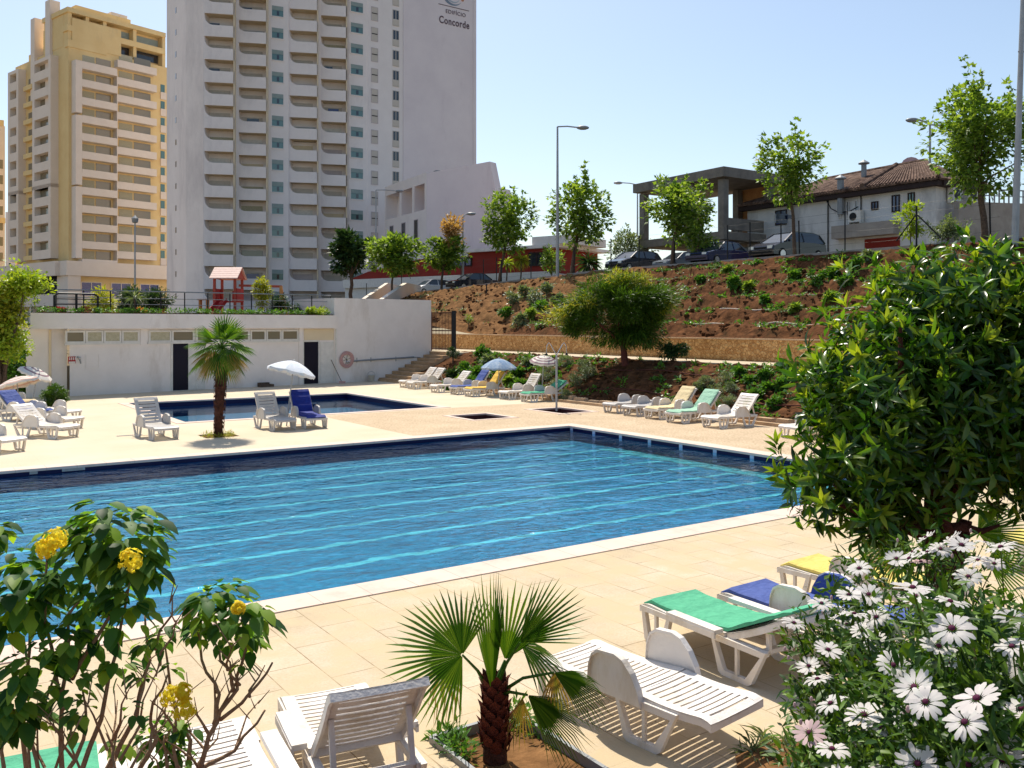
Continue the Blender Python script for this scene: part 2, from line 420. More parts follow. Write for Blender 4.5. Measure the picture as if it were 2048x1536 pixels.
def deckmat():
    m, nt = newmat('deck_paving'); L = nt.links
    out = N(nt, 'ShaderNodeOutputMaterial'); b = N(nt, 'ShaderNodeBsdfPrincipled'); b.inputs['Roughness'].default_value = .85; b.inputs['Specular IOR Level'].default_value = .15
    L.new(b.outputs[0], out.inputs[0]); tc = N(nt, 'ShaderNodeTexCoord')
    sep = N(nt, 'ShaderNodeSeparateXYZ'); L.new(tc.outputs['Object'], sep.inputs[0])
    def math_(op, a, bb=None, clamp=False):
        n = N(nt, 'ShaderNodeMath', operation=op, use_clamp=clamp)
        for i, x in enumerate((a, bb)):
            if x is None: continue
            if isinstance(x, (int, float)): n.inputs[i].default_value = x
            else: L.new(x, n.inputs[i])
        return n.outputs[0]
    def noise(s, d=6, ro=.6, vec=None):
        n = N(nt, 'ShaderNodeTexNoise'); n.inputs['Scale'].default_value = s; n.inputs['Detail'].default_value = d; n.inputs['Roughness'].default_value = ro
        L.new(vec or tc.outputs['Object'], n.inputs['Vector']); return n.outputs['Fac']
    def ramp(f, a, ca, bb, cb):
        r = N(nt, 'ShaderNodeValToRGB'); e = r.color_ramp.elements
        e[0].position = a; e[1].position = bb; e[0].color = rgb(ca); e[1].color = rgb(cb); L.new(f, r.inputs[0]); return r.outputs[0]
    def mix(f, x, y, bt='MIX'):
        n = N(nt, 'ShaderNodeMixRGB', blend_type=bt)
        for i, q in enumerate((f, x, y)):
            if isinstance(q, (int, float)): n.inputs[i].default_value = q
            elif isinstance(q, tuple): n.inputs[i].default_value = rgb(q)
            else: L.new(q, n.inputs[i])
        return n.outputs[0]
    # slabs
    mp = N(nt, 'ShaderNodeMapping'); L.new(tc.outputs['Object'], mp.inputs[0]); mp.inputs['Rotation'].default_value = (0, 0, R(90))
    br = N(nt, 'ShaderNodeTexBrick'); L.new(mp.outputs[0], br.inputs['Vector'])
    br.inputs['Scale'].default_value = 1.0; br.inputs['Brick Width'].default_value = .80; br.inputs['Row Height'].default_value = .40
    br.inputs['Mortar Size'].default_value = .005; br.inputs['Mortar Smooth'].default_value = .3
    br.inputs['Color1'].default_value = (.575, .475, .35, 1); br.inputs['Color2'].default_value = (.625, .525, .39, 1); br.inputs['Mortar'].default_value = (.27, .19, .11, 1)
    stain = ramp(noise(.9, 12, .7), .40, (.86, .83, .77), .62, (1.0, 1.0, 1.0))
    fine = ramp(noise(38, 3, .7), .3, (.90, .88, .84), .6, (1.04, 1.04, 1.04))
    warm = mix(1.0, mix(1.0, br.outputs['Color'], stain, 'MULTIPLY'), fine, 'MULTIPLY')
    # joints fade where sand fills them
    br2 = mix(ramp(noise(1.7, 5), .40, (0, 0, 0), .58, (1, 1, 1)), (.56, .44, .28), warm)
    pale_base = ramp(noise(.5, 8, .6), .35, (.60, .50, .36), .65, (.66, .565, .43))
    pale = mix(1.0, pale_base, fine, 'MULTIPLY')
    far = ramp(math_('DIVIDE', sep.outputs['Y'], 12.0), 0.0, (0, 0, 0), .02, (1, 1, 1))   # c > 0: beyond the pool
    base = mix(far, br2, pale)
    # exposed aggregate
    ag = ramp(noise(16, 5, .8), .36, (.44, .33, .22), .60, (.70, .58, .43))
    ag = mix(1.0, ag, ramp(noise(.8, 6), .35, (.86, .84, .80), .65, (1.03, 1.02, 1.0)), 'MULTIPLY')
    vor = N(nt, 'ShaderNodeTexVoronoi'); vor.inputs['Scale'].default_value = 22.0; L.new(tc.outputs['Object'], vor.inputs['Vector'])
    ag = mix(.55, ag, mix(1.0, ag, ramp(vor.outputs['Distance'], .1, (1.2, 1.15, 1.1), .6, (.75, .68, .6)), 'MULTIPLY'))
    a1 = math_('GREATER_THAN', sep.outputs['X'], -4.7); a2 = math_('LESS_THAN', sep.outputs['Y'], 6.65); a3 = math_('GREATER_THAN', sep.outputs['Y'], .45)
    b1 = math_('GREATER_THAN', sep.outputs['X'], .45); b2 = math_('GREATER_THAN', sep.outputs['Y'], -11.3)
    z1 = math_('MULTIPLY', math_('MULTIPLY', a1, a2), a3); z2 = math_('MULTIPLY', math_('MULTIPLY', b1, b2), a2)
    zone = math_('MAXIMUM', z1, z2)
    fincol = mix(zone, base, ag)
    L.new(fincol, b.inputs['Base Color'])
    bp = N(nt, 'ShaderNodeBump'); bp.inputs['Strength'].default_value = .35; bp.inputs['Distance'].default_value = .01
    h = math_('ADD', noise(60, 4, .7), math_('MULTIPLY', br.outputs['Fac'], -2.0)); L.new(h, bp.inputs['Height']); L.new(bp.outputs[0], b.inputs['Normal'])
deckmat()

def poolfloor():
    m, nt = newmat('pool_tiles'); L = nt.links
    out = N(nt, 'ShaderNodeOutputMaterial'); b = N(nt, 'ShaderNodeBsdfPrincipled'); b.inputs['Roughness'].default_value = .6
    L.new(b.outputs[0], out.inputs[0]); tc = N(nt, 'ShaderNodeTexCoord')
    n0 = N(nt, 'ShaderNodeTexNoise'); n0.inputs['Scale'].default_value = 2.6; n0.inputs['Detail'].default_value = 5; L.new(tc.outputs['Object'], n0.inputs['Vector'])
    sub = N(nt, 'ShaderNodeVectorMath', operation='SUBTRACT'); L.new(n0.outputs['Color'], sub.inputs[0]); sub.inputs[1].default_value = (.5, .5, .5)
    scl = N(nt, 'ShaderNodeVectorMath', operation='MULTIPLY'); L.new(sub.outputs[0], scl.inputs[0]); scl.inputs[1].default_value = (.5, .30, 0)
    add = N(nt, 'ShaderNodeVectorMath', operation='ADD'); L.new(tc.outputs['Object'], add.inputs[0]); L.new(scl.outputs[0], add.inputs[1])
    sep = N(nt, 'ShaderNodeSeparateXYZ'); L.new(add.outputs[0], sep.inputs[0])
    def M_(op, a, bb=None):
        n = N(nt, 'ShaderNodeMath', operation=op)
        for i, x in enumerate((a, bb)):
            if x is None: continue
            if isinstance(x, (int, float)): n.inputs[i].default_value = x
            else: L.new(x, n.inputs[i])
        return n.outputs[0]
    per = 1.095
    fr = M_('ABSOLUTE', M_('SUBTRACT', M_('FRACT', M_('ADD', M_('DIVIDE', sep.outputs['Y'], per), .5)), .5))
    lane = M_('MULTIPLY', M_('LESS_THAN', fr, .06), M_('GREATER_THAN', sep.outputs['Y'], -10.5))
    lane = M_('MULTIPLY', lane, M_('LESS_THAN', sep.outputs['Y'], -.5))
    lane = M_('MULTIPLY', lane, M_('LESS_THAN', sep.outputs['X'], -.62))
    x1 = M_('LESS_THAN', M_('ABSOLUTE', M_('ADD', sep.outputs['X'], 1.55)), .05)
    x2 = M_('LESS_THAN', M_('ABSOLUTE', M_('ADD', sep.outputs['X'], .62)), .05)
    x3 = M_('LESS_THAN', M_('ABSOLUTE', M_('ADD', sep.outputs['X'], .22)), .03)
    dark = M_('MULTIPLY', M_('MAXIMUM', M_('MAXIMUM', x1, x2), x3), M_('LESS_THAN', sep.outputs['Y'], -1.3))
    ledge = M_('MULTIPLY', M_('GREATER_THAN', sep.outputs['X'], -.62), M_('LESS_THAN', sep.outputs['Y'], -2.0))
    ledge = M_('MULTIPLY', ledge, M_('GREATER_THAN', sep.outputs['Y'], -8.9))
    n1 = N(nt, 'ShaderNodeTexNoise'); n1.inputs['Scale'].default_value = 5.0; n1.inputs['Detail'].default_value = 6; n1.inputs['Roughness'].default_value = .7
    n1.inputs['Distortion'].default_value = 1.2
    L.new(tc.outputs['Object'], n1.inputs['Vector'])
    r = N(nt, 'ShaderNodeValToRGB'); e = r.color_ramp.elements; e[0].position = .36; e[1].position = .62
    e[0].color = (.0015, .065, .18, 1); e[1].color = (.005, .17, .33, 1); L.new(n1.outputs['Fac'], r.inputs[0])
    def mix(f, x, y):
        n = N(nt, 'ShaderNodeMixRGB')
        for i, q in enumerate((f, x, y)):
            if isinstance(q, tuple): n.inputs[i].default_value = rgb(q)
            else: L.new(q, n.inputs[i])
        return n.outputs[0]
    c = mix(ledge, r.outputs[0], (.11, .31, .35)); c = mix(lane, c, (.22, .46, .52)); c = mix(dark, c, (.008, .05, .10))
    L.new(c, b.inputs['Base Color'])
poolfloor()
def water(name, tint, s1, bump):
    m, nt = newmat(name); L = nt.links
    out = N(nt, 'ShaderNodeOutputMaterial'); t = N(nt, 'ShaderNodeBsdfTransparent'); t.inputs[0].default_value = rgb(tint)
    g = N(nt, 'ShaderNodeBsdfGlossy'); g.inputs['Roughness'].default_value = .03; g.inputs[0].default_value = (.78, .88, 1, 1)
    fr = N(nt, 'ShaderNodeFresnel'); fr.inputs['IOR'].default_value = 1.33
    mx = N(nt, 'ShaderNodeMixShader'); tc = N(nt, 'ShaderNodeTexCoord')
    mp = N(nt, 'ShaderNodeMapping'); mp.inputs['Rotation'].default_value = (0, 0, R(20)); mp.inputs['Scale'].default_value = (1, 1.5, 1)
    L.new(tc.outputs['Object'], mp.inputs[0])
    n1 = N(nt, 'ShaderNodeTexNoise'); n1.inputs['Scale'].default_value = s1; n1.inputs['Detail'].default_value = 3; n1.inputs['Roughness'].default_value = .5; n1.inputs['Distortion'].default_value = .6
    L.new(mp.outputs[0], n1.inputs['Vector'])
    bp = N(nt, 'ShaderNodeBump'); bp.inputs['Strength'].default_value = 1.0; bp.inputs['Distance'].default_value = bump
    n2 = N(nt, 'ShaderNodeTexNoise'); n2.inputs['Scale'].default_value = s1*.34; n2.inputs['Detail'].default_value = 2; L.new(mp.outputs[0], n2.inputs['Vector'])
    n3 = N(nt, 'ShaderNodeTexNoise'); n3.inputs['Scale'].default_value = s1*.09; n3.inputs['Detail'].default_value = 2; L.new(tc.outputs['Object'], n3.inputs['Vector'])
    r3 = N(nt, 'ShaderNodeMapRange'); r3.inputs[1].default_value = .35; r3.inputs[2].default_value = .65; r3.inputs[3].default_value = .45; r3.inputs[4].default_value = 1.5; L.new(n3.outputs['Fac'], r3.inputs[0])
    mu = N(nt, 'ShaderNodeMath', operation='MULTIPLY'); L.new(n1.outputs['Fac'], mu.inputs[0]); L.new(r3.outputs[0], mu.inputs[1])
    ad = N(nt, 'ShaderNodeMath', operation='MULTIPLY_ADD'); L.new(n2.outputs['Fac'], ad.inputs[0]); ad.inputs[1].default_value = 1.6; L.new(mu.outputs[0], ad.inputs[2])
    L.new(ad.outputs[0], bp.inputs['Height']); L.new(bp.outputs[0], g.inputs['Normal']); L.new(bp.outputs[0], fr.inputs['Normal'])
    L.new(fr.outputs[0], mx.inputs[0]); L.new(t.outputs[0], mx.inputs[1]); L.new(g.outputs[0], mx.inputs[2]); L.new(mx.outputs[0], out.inputs[0])
water('pool_water', (.52, .93, 1.0), 3.6, .042)
water('small_water', (.62, .88, .95), 3.0, .004)
mat('navy_tile', (.006, .008, .06), (.004, .005, .04), .35, 20)
mat('wall_tick', (.50, .55, .72), None, .5, 5)
mat('small_pool_tile', (.035, .16, .30), (.03, .13, .26), .6, 6)
mat('pit_inner', (.10, .03, .03), (.06, .02, .02), .8, 4)

def stonewall():
    m, nt = newmat('rubble_stone'); L = nt.links
    out = N(nt, 'ShaderNodeOutputMaterial'); b = N(nt, 'ShaderNodeBsdfPrincipled'); b.inputs['Roughness'].default_value = .95; b.inputs['Specular IOR Level'].default_value = .1
    L.new(b.outputs[0], out.inputs[0]); tc = N(nt, 'ShaderNodeTexCoord')
    v = N(nt, 'ShaderNodeTexVoronoi', feature='DISTANCE_TO_EDGE'); v.inputs['Scale'].default_value = 7.5; L.new(tc.outputs['Object'], v.inputs['Vector'])
    v2 = N(nt, 'ShaderNodeTexVoronoi'); v2.inputs['Scale'].default_value = 7.5; L.new(tc.outputs['Object'], v2.inputs['Vector'])
    r = N(nt, 'ShaderNodeValToRGB'); e = r.color_ramp.elements; e[0].color = (.42, .24, .12, 1); e[1].color = (1, 1, 1, 1); e[0].position = .0; e[1].position = .06
    L.new(v.outputs['Distance'], r.inputs[0])
    s = N(nt, 'ShaderNodeSeparateColor'); L.new(v2.outputs['Color'], s.inputs[0])
    r2 = N(nt, 'ShaderNodeValToRGB'); e = r2.color_ramp.elements; e[0].color = (.46, .24, .09, 1); e[1].color = (.74, .46, .20, 1); L.new(s.outputs[0], r2.inputs[0])
    mx = N(nt, 'ShaderNodeMixRGB', blend_type='MULTIPLY'); mx.inputs[0].default_value = 1; L.new(r2.outputs[0], mx.inputs[1]); L.new(r.outputs[0], mx.inputs[2])
    L.new(mx.outputs[0], b.inputs['Base Color'])
    bp = N(nt, 'ShaderNodeBump'); bp.inputs['Distance'].default_value = .08; L.new(v.outputs['Distance'], bp.inputs['Height']); L.new(bp.outputs[0], b.inputs['Normal'])
stonewall()

# ------------------------------------------------------------------ ground pieces in the pool frame
def framed(o):
    "object whose local axes run along the pool (a, c)"
    o.location = A0; o.rotation_euler = (0, 0, TH); return o
def rects(name, m, xs, ys, holes, z=0.0):
    mb = MB()
    xs = sorted(set(xs)); ys = sorted(set(ys))
    for i in range(len(xs)-1):
        for j in range(len(ys)-1):
            x, y = (xs[i]+xs[i+1])/2, (ys[j]+ys[j+1])/2
            if any(h[0] < x < h[1] and h[2] < y < h[3] for h in holes): continue
            mb.add([(xs[i], ys[j], z), (xs[i+1], ys[j], z), (xs[i+1], ys[j+1], z), (xs[i], ys[j+1], z)], [(0,1,2,3)])
    return framed(mb.build(name, m))
PW = 10.95; PL = -34.0
pool = (PL, 0, -PW, 0); spool = (-8.7, -.1, 7.1, 14.9)
pit1 = (-1.36, 0.0, 2.85, 4.35); pit2 = (2.0, 3.25, 2.9, 4.65)
pl = AC(G(862, 1484)); planter = (pl[0], pl[0]+.70, pl[1]-1.5, pl[1])
pp = AC(G(437, 871)); pplant = (pp[0]-.42, pp[0]+.42, pp[1]-.42, pp[1]+.42)
holes = [pool, spool, pit1, pit2, planter, pplant]
xs = [-60, 4.85]+[h[0] for h in holes]+[h[1] for h in holes]; ys = [-30, 23.5]+[h[2] for h in holes]+[h[3] for h in holes]
struct(rects('pool_deck', 'deck_paving', xs, ys, holes))
def basin(name, r, zf, m_wall, m_floor, zw=None):
    mb = MB(); x0, x1, y0, y1 = r; zw = zf if zw is None else zw
    mb.add([(x0,y0,zf),(x1,y0,zf),(x1,y1,zf),(x0,y1,zf)], [(0,1,2,3)])
    for k, (za, zb) in ((1, (0, zw)), (2, (zw, zf))):
        if za == zb: continue
        mb.cur = k
        mb.add([(x0,y1,za),(x1,y1,za),(x1,y1,zb),(x0,y1,zb)], [(0,3,2,1)]); mb.add([(x1,y0,za),(x1,y1,za),(x1,y1,zb),(x1,y0,zb)], [(0,1,2,3)])
        mb.add([(x0,y0,za),(x1,y0,za),(x1,y0,zb),(x0,y0,zb)], [(0,1,2,3)]); mb.add([(x0,y0,za),(x0,y1,za),(x0,y1,zb),(x0,y0,zb)], [(0,3,2,1)])
    return struct(framed(mb.build(name, [m_floor, m_wall, 'under_tile'])))
mat('under_tile', (.012, .11, .23), (.01, .085, .18), .6, 8)
basin('pool_basin', pool, -.38, 'navy_tile', 'pool_tiles', -.13)
basin('small_pool_basin', spool, -.55, 'navy_tile', 'small_pool_tile', -.2)
basin('footbath_pit', pit1, -.30, 'pit_inner', 'pit_inner'); basin('shower_pit', pit2, -.30, 'pit_inner', 'pit_inner')
def sheet(name, r, z, m):
    mb = MB(); n = 1; mb.add([(r[0],r[2],z),(r[1],r[2],z),(r[1],r[3],z),(r[0],r[3],z)], [(0,1,2,3)])
    return struct(framed(mb.build(name, m)))
sheet('pool_water', pool, -.115, 'pool_water'); sheet('small_pool_water', spool, -.18, 'small_water')
mb = MB()                                                    # pale marks on the end wall of the pool
for k in range(0, 10):
    c = -1.095*k if k else -.12
    mb.box((-.006, c, -.10), (.012, .11, .17))
struct(framed(mb.build('lane_marks', 'wall_tick')))
def coping(name, r, wd, zt, m='coping', over=.03, closed=(1,1,1,1)):
    mb = MB(); x0, x1, y0, y1 = r
    for (a0, a1, c0, c1) in ((x0-wd, x1+wd, y1-over, y1+wd), (x0-wd, x1+wd, y0-wd, y0+over), (x0-wd, x0+over, y0+over, y1-over), (x1-over, x1+wd, y0+over, y1-over)):
        mb.box(((a0+a1)/2, (c0+c1)/2, zt/2-.02), (a1-a0, c1-c0, zt+.04))
    return struct(framed(mb.build(name, m)))
coping('pool_coping', pool, .42, .012); coping('small_pool_coping', spool, .28, .012)
coping('footbath_coping', pit1, .16, .010, over=.01); coping('shower_coping', pit2, .16, .010, over=.01)

# ------------------------------------------------------------------ banks and higher ground
def sm(t): t = max(0., min(1., t)); return t*t*(3-2*t)
def lerp(a, b, t): return a+(b-a)*t
def zcrest(c):
    if c < 26: return 6.4
    if c < 55: return lerp(6.4, 5.6, (c-26)/29)
    if c < 66: return lerp(5.6, 4.6, (c-55)/11)
    return 4.6
def zbank(a, c):
    if a <= 4.85: return 0.
    if a <= 9.1: return 1.42*sm((a-4.85)/4.25)**.9
    if a <= 11.5: return 1.45
    base = 2.3 if c < 22.3 else lerp(2.3, 3.3, min(1, (c-22.3)/8))
    t = (a-11.75)/(23-11.75)
    return lerp(base, zcrest(c), max(0, min(1, t)))
def grid(name, m, a0, a1, c0, c1, na, nc, fz, rough, seed=0, mi=None):
    r = random.Random(seed); vs = []; fs = []
    for i in range(na+1):
        for j in range(nc+1):
            a = lerp(a0, a1, i/na); c = lerp(c0, c1, j/nc)
            edge = min(i, na-i)/2.0
            k = rough*min(1, edge)
            vs.append((a, c, fz(a, c)+r.uniform(-k, k)*.5+k*.8*math.sin(a*3.1+c*.7)*math.sin(c*2.3+a)))
    for i in range(na):
        for j in range(nc):
            q = i*(nc+1)+j; fs.append((q, q+nc+1, q+nc+2, q+1))
    mb = MB(); mb.add(vs, fs); o = mb.build(name, m, smooth=True); return struct(framed(o))
grid('lower_bank', 'soil', 4.95, 9.1, -34, 20.2, 26, 260, lambda a, c: zbank(a, c)+.03, .10, 1)
def zup(a, c):
    b0 = lerp(2.3, 2.9, sm((c-23)/8)); t = (a-11.75)/11.25
    return lerp(b0, zcrest(c), max(0, min(1, t)))+.02+.16*math.sin(a*3.6+.35*math.sin(c*.5))*(1 if .03 < t < .97 else 0)
grid('upper_bank', 'soil', 11.75, 23.2, -34, 21.1, 60, 220, zup, .16, 2)
grid('pale_bank', 'soil_light', 11.75, 23.2, 20.9, 66, 60, 160, lambda a, c: zup(a, c)-.05*max(0, 1-(c-20.9)), .16, 3)
sheet('garden_path', (9.1, 11.5, -34, 31.0), 1.45, 'path_concrete')
mb = MB(); mb.box(((9.02), -5.9, .72), (.12, 53.0, 1.50)); struct(framed(mb.build('path_kerb', 'path_concrete')))
mb = MB()
for i in range(0, 60):                                        # pale stone edging along the foot of the bank
    c = -22+i*.7
    if c > 20: break
    hh = random.uniform(.14, .24)
    mb.box((5.02+random.uniform(-.03, .05), c+.35, hh/2), (.26, random.uniform(.5, .66), hh), random.uniform(-.08, .08), .85)
struct(framed(mb.build('bank_edging', 'kerb_stone')))
mb = MB(); mb.box((4.72, 0, .045), (.16, 44, .09)); struct(framed(mb.build('deck_kerb', 'kerb_stone')))
# higher ground: a wide sheet that reaches the horizon, the parking road along the crest
mb = MB()
big = [(-120, 31, 2.9), (9, 31, 2.9), (9, 66, 2.9), (-120, 66, 3.0), (-300, 400, 3.2), (120, 400, 3.2), (60, 66, 3.4), (23.2, 66, 4.5), (23.2, 45, 5.8), (23.2, 26, 6.3), (23.2, -60, 6.3), (400, -60, 6.3), (400, 400, 4.0), (60, 26, 6.3), (60, 45, 5.8), (-900, 1500, 4), (900, 1500, 4), (1200, -60, 6.3), (-900, 66, 3.0)]
mb.add(big, [(0,1,2,3), (3,2,6,5,4), (2,7,6), (8,7,6,14), (9,8,14,13), (10,9,13,11), (13,14,6,5,12), (13,12,11), (4,5,16,15), (5,12,16), (12,11,17,16), (18,3,4,15)])
struct(framed(mb.build('ground', 'dry_ground')))
mb = MB(); cs = [-60, -30, 0, 26, 45, 55, 66]
for i in range(len(cs)-1):
    z0, z1 = zcrest(cs[i])+.03, zcrest(cs[i+1])+.03
    mb.add([(23.6, cs[i], z0), (31, cs[i], z0), (31, cs[i+1], z1), (23.6, cs[i+1], z1)], [(0,1,2,3)])
struct(framed(mb.build('road', 'asphalt')))
mb = MB()
for i in range(len(cs)-1):
    z0, z1 = zcrest(cs[i]), zcrest(cs[i+1])
    p0 = (23.35, cs[i], z0-.02); p1 = (23.35, cs[i+1], z1-.02); mb.bar(p0, p1, .3, .34)
struct(framed(mb.build('crest_kerb', 'concrete')))
# low ground left of the pool house and below the plateau
mb = MB(); mb.add([(-90, 23.5, -.02), (9, 23.5, -.02), (9, 31, 2.85), (-90, 31, 2.85), (-300, 23.5, -.02), (-300, 31, 2.85), (-300,-90,-.02),(-60,-90,-.02),(-60,23.5,-.02)], [(0,1,2,3), (4,0,3,5), (6,7,8,4)])
struct(framed(mb.build('left_ground', 'dry_ground')))
# raised planting bank the photographer stands on
vs = []; fs = []; nx, ny = 60, 24
for i in range(nx+1):
    for j in range(ny+1):
        x = lerp(-9, 9, i/nx); y = lerp(-6, 5.15, j/ny)
        z = 1.15 if y < 2.2 else lerp(1.15, -.03, (y-2.2)/(5.15-2.2))
        z += .04*math.sin(x*3+y*2)*math.sin(y*4-x) if y < 4.9 else 0
        vs.append((x, y, z))
for i in range(nx):
    for j in range(ny):
        q = i*(ny+1)+j; fs.append((q, q+ny+1, q+ny+2, q+1))
mb = MB(); mb.add(vs, fs); struct(mb.build('near_bank', 'soil', smooth=True))
# planter beds
sheet('palm_bed', planter, -.03, 'soil_light'); sheet('palm_pit', pplant, -.02, 'soil')
mb = MB(); x0, x1, y0, y1 = planter
for (p, q) in (((x0, y0), (x0, y1)), ((x0, y1), (x1, y1)), ((x1, y1), (x1, y0))):
    mb.bar((p[0], p[1], .005), (q[0], q[1], .005), .03, .07)
struct(framed(mb.build('bed_edging', 'grey_metal')))
mb = MB(); e = [G(1478, 1560), G(1470, 1520), G(1530, 1492), G(1640, 1475), G(1800, 1500), G(2100, 1500), G(2300, 1650)]
mb.add([(p.x, p.y, .02+random.uniform(0, .02)) for p in e]+[(2.5, 5.0, .06)], [tuple(range(len(e)+1))])
struct(mb.build('flower_bed', 'soil_light'))
# ------------------------------------------------------------------ facades
class Plane:
    "vertical plane through P along e; outward side faces the camera"
    def __init__(s, P, e):
        s.P = Vector((P[0], P[1], 0)); s.e = Vector((e[0], e[1], 0)).normalized()
        n = Vector((s.e.y, -s.e.x, 0))
        if n.dot(s.P) > 0: n = -n
        s.n = n
    def hit(s, px, py=HZ):
        m = (px-CX)/F     # P.x+e.x s = m (P.y+e.y s)
        t = (m*s.P.y-s.P.x)/(s.e.x-m*s.e.y); Y = s.P.y+s.e.y*t
        return t, H-(py-HZ)/F*Y
    def pt(s, t, z, o=0.0): return s.P+s.e*t+s.n*o+Vector((0, 0, z))
    def rect(s, x0, y0, x1, y1):
        t0, a = s.hit(x0, y0); t1, b = s.hit(x1, y1); _, a2 = s.hit(x1, y0); _, b2 = s.hit(x0, y1)
        return t0, t1, (b+b2)/2, (a+a2)/2
    def box(s, mb, t0, t1, z0, z1, o0, o1):
        vs = [s.pt(t, z, o) for z in (z0, z1) for (t, o) in ((t0, o0), (t1, o0), (t1, o1), (t0, o1))]
        return mb.add(vs, [(3,2,1,0),(4,5,6,7),(0,1,5,4),(1,2,6,5),(2,3,7,6),(3,0,4,7)])
    def ring(s, mb, t0, t1, z0, z1, wd, o0, o1, mull=()):
        s.box(mb, t0, t1, z1-wd, z1, o0, o1); s.box(mb, t0, t1, z0, z0+wd, o0, o1)
        s.box(mb, t0, t0+wd, z0+wd, z1-wd, o0, o1); s.box(mb, t1-wd, t1, z0+wd, z1-wd, o0, o1)
        for m_ in mull: s.box(mb, m_-wd/2, m_+wd/2, z0+wd, z1-wd, o0, o1-.002)
        return mb
def window(P, r, parent, frame='frame_white', glass='glass_dark', wd=.06, o=.04, mull=0, name='window', base=0.0):
    t0, t1, z0, z1 = r
    mm = [t0+(t1-t0)*(k+1)/(mull+1) for k in range(mull)]
    mb = MB(); P.ring(mb, t0, t1, z0, z1, wd, base-.03, base+o, mm); f = mb.build(name, frame, parent)
    mb = MB(); P.box(mb, t0+wd, t1-wd, z0+wd, z1-wd, base-.02, base+o*.4); mb.build('pane', glass, f)
    return f
def rows(o, n, dz, skip=()):
    "copies of a part (and its sub-parts) on the other floors"
    out = [o]
    for k in range(1, n):
        if k in skip: continue
        c = o.copy(); col.objects.link(c); c.location = o.location+Vector((0, 0, dz*k)); MW[c] = MW[o]; out.append(c)
        for ch in o.children:
            d = ch.copy(); col.objects.link(d); d.parent = c; MW[d] = MW[c]
    return out

# ---------------- pool house
p0 = W(-9.9, 19.7); p1 = W(8.0, 22.2)
PH = Plane(p0, p1-p0); LEN = (p1-p0).length
house = thing('pool_house', 'long low white pool house with a planted flat roof and two dark doorways', 'building', p0)
sb = PH.hit(668)[0]
def foot(mb, pts, z0, z1):
    vs = [PH.pt(t, z0, o) for t, o in pts]+[PH.pt(t, z1, o) for t, o in pts]; n = len(pts)
    mb.add(vs, [tuple(range(n-1, -1, -1)), tuple(range(n, 2*n))]+[(i, (i+1) % n, n+(i+1) % n, n+i) for i in range(n)])
mb = MB(); foot(mb, [(0, 0), (sb, 0), (sb, -7), (3.4, -7)], 0, 2.70); PH.box(mb, -1.45, -0.0, 0, 2.7, -.55, -.35)
PH.box(mb, sb-.02, LEN, 0, 4.18, -.30, .06); PH.box(mb, sb+.02, sb+.3, 2.7, 4.18, -4.0, -.30)
PH.box(mb, LEN-.3, LEN, 0, 4.18, -4.0, -.302)
PH.box(mb, sb+.3, LEN-.3, 0, 3.0, -4.0, -.302)
mb.build('wall', 'white_plaster', house)
mb = MB(); foot(mb, [(-1.5, .28), (sb-.03, .28), (sb-.03, -7.2), (2.2, -7.2)], 2.70, 3.32); mb.build('roof_fascia', 'white_plaster', house)
mb = MB(); foot(mb, [(-1.2, .1), (sb-.1, .1), (sb-.1, -7.0), (2.4, -7.0)], 3.32, 3.36); mb.build('roof_bed', 'soil', house)
r = PH.rect(130, 664, 280, 690); zt, zb = 2.62, 2.12
for (a, b, n) in ((130, 170, 0), (171, 206, 0), (207, 242, 0), (243, 278, 0), (297, 342, 0), (343, 388, 0), (390, 425, 0), (427, 464, 0), (466, 498, 0), (500, 531, 0), (532, 562, 0), (563, 596, 0)):
    t0, t1 = PH.hit(a)[0], PH.hit(b)[0]
    window(PH, (t0, t1, zb, zt), house, glass='glass_brown' if (a < 170 or a > 340) else 'curtain', wd=.07, o=.06)
for a, b in ((128, 280), (295, 598)):
    mb = MB(); PH.box(mb, PH.hit(a)[0], PH.hit(b)[0], zb-.07, zb-.002, .0, .09); mb.build('sill', 'frame_white', house)
for (a, b, zt) in ((345, 376, 2.04), (607, 636, 2.04)):
    t0, t1 = PH.hit(a)[0], PH.hit(b)[0]
    mb = MB(); PH.box(mb, t0, t1, .02, zt, 0, .012); d = mb.build('doorway', 'navy_door', house)
    mb = MB(); PH.box(mb, t0-.07, t0-.001, 0, zt+.07, 0, .05); PH.box(mb, t1+.001, t1+.07, 0, zt+.07, 0, .05); PH.box(mb, t0, t1, zt+.001, zt+.07, 0, .05)
    mb.build('door_frame', 'frame_white', d)
for (a, b) in ((379, 410), (640, 667)):
    t0, t1 = PH.hit(a)[0], PH.hit(b)[0]; mb = MB()
    PH.box(mb, t0, t1, .03, 2.02, 0, .03); PH.ring(mb, t0+.08, t1-.08, 1.25, 1.9, .03, .03, .038); PH.ring(mb, t0+.08, t1-.08, .15, 1.1, .03, .03, .038)
    mb.build('door', 'frame_white', house)
mb = MB(); PH.box(mb, PH.hit(608)[0], PH.hit(667)[0], 2.12, 2.66, 0, .02); mb.build('transom_panel', 'tower_tan', house)
mb = MB(); PH.box(mb, PH.hit(597)[0], PH.hit(604)[0], 0, 2.70, 0, .08); PH.box(mb, PH.hit(281)[0], PH.hit(294)[0], 2.0, 2.7, 0, .03); mb.build('pilaster', 'white_plaster', house)
for px in (670, 393, 105):
    t = PH.hit(px)[0]; o = .10 if px == 670 else (.05 if px == 393 else -.3)
    mb = MB(); mb.tube([PH.pt(t, 0.02, o), PH.pt(t, 2.66, o)], .045, 8); mb.build('downpipe', 'frame_white' if px != 105 else 'tower_tan', house)
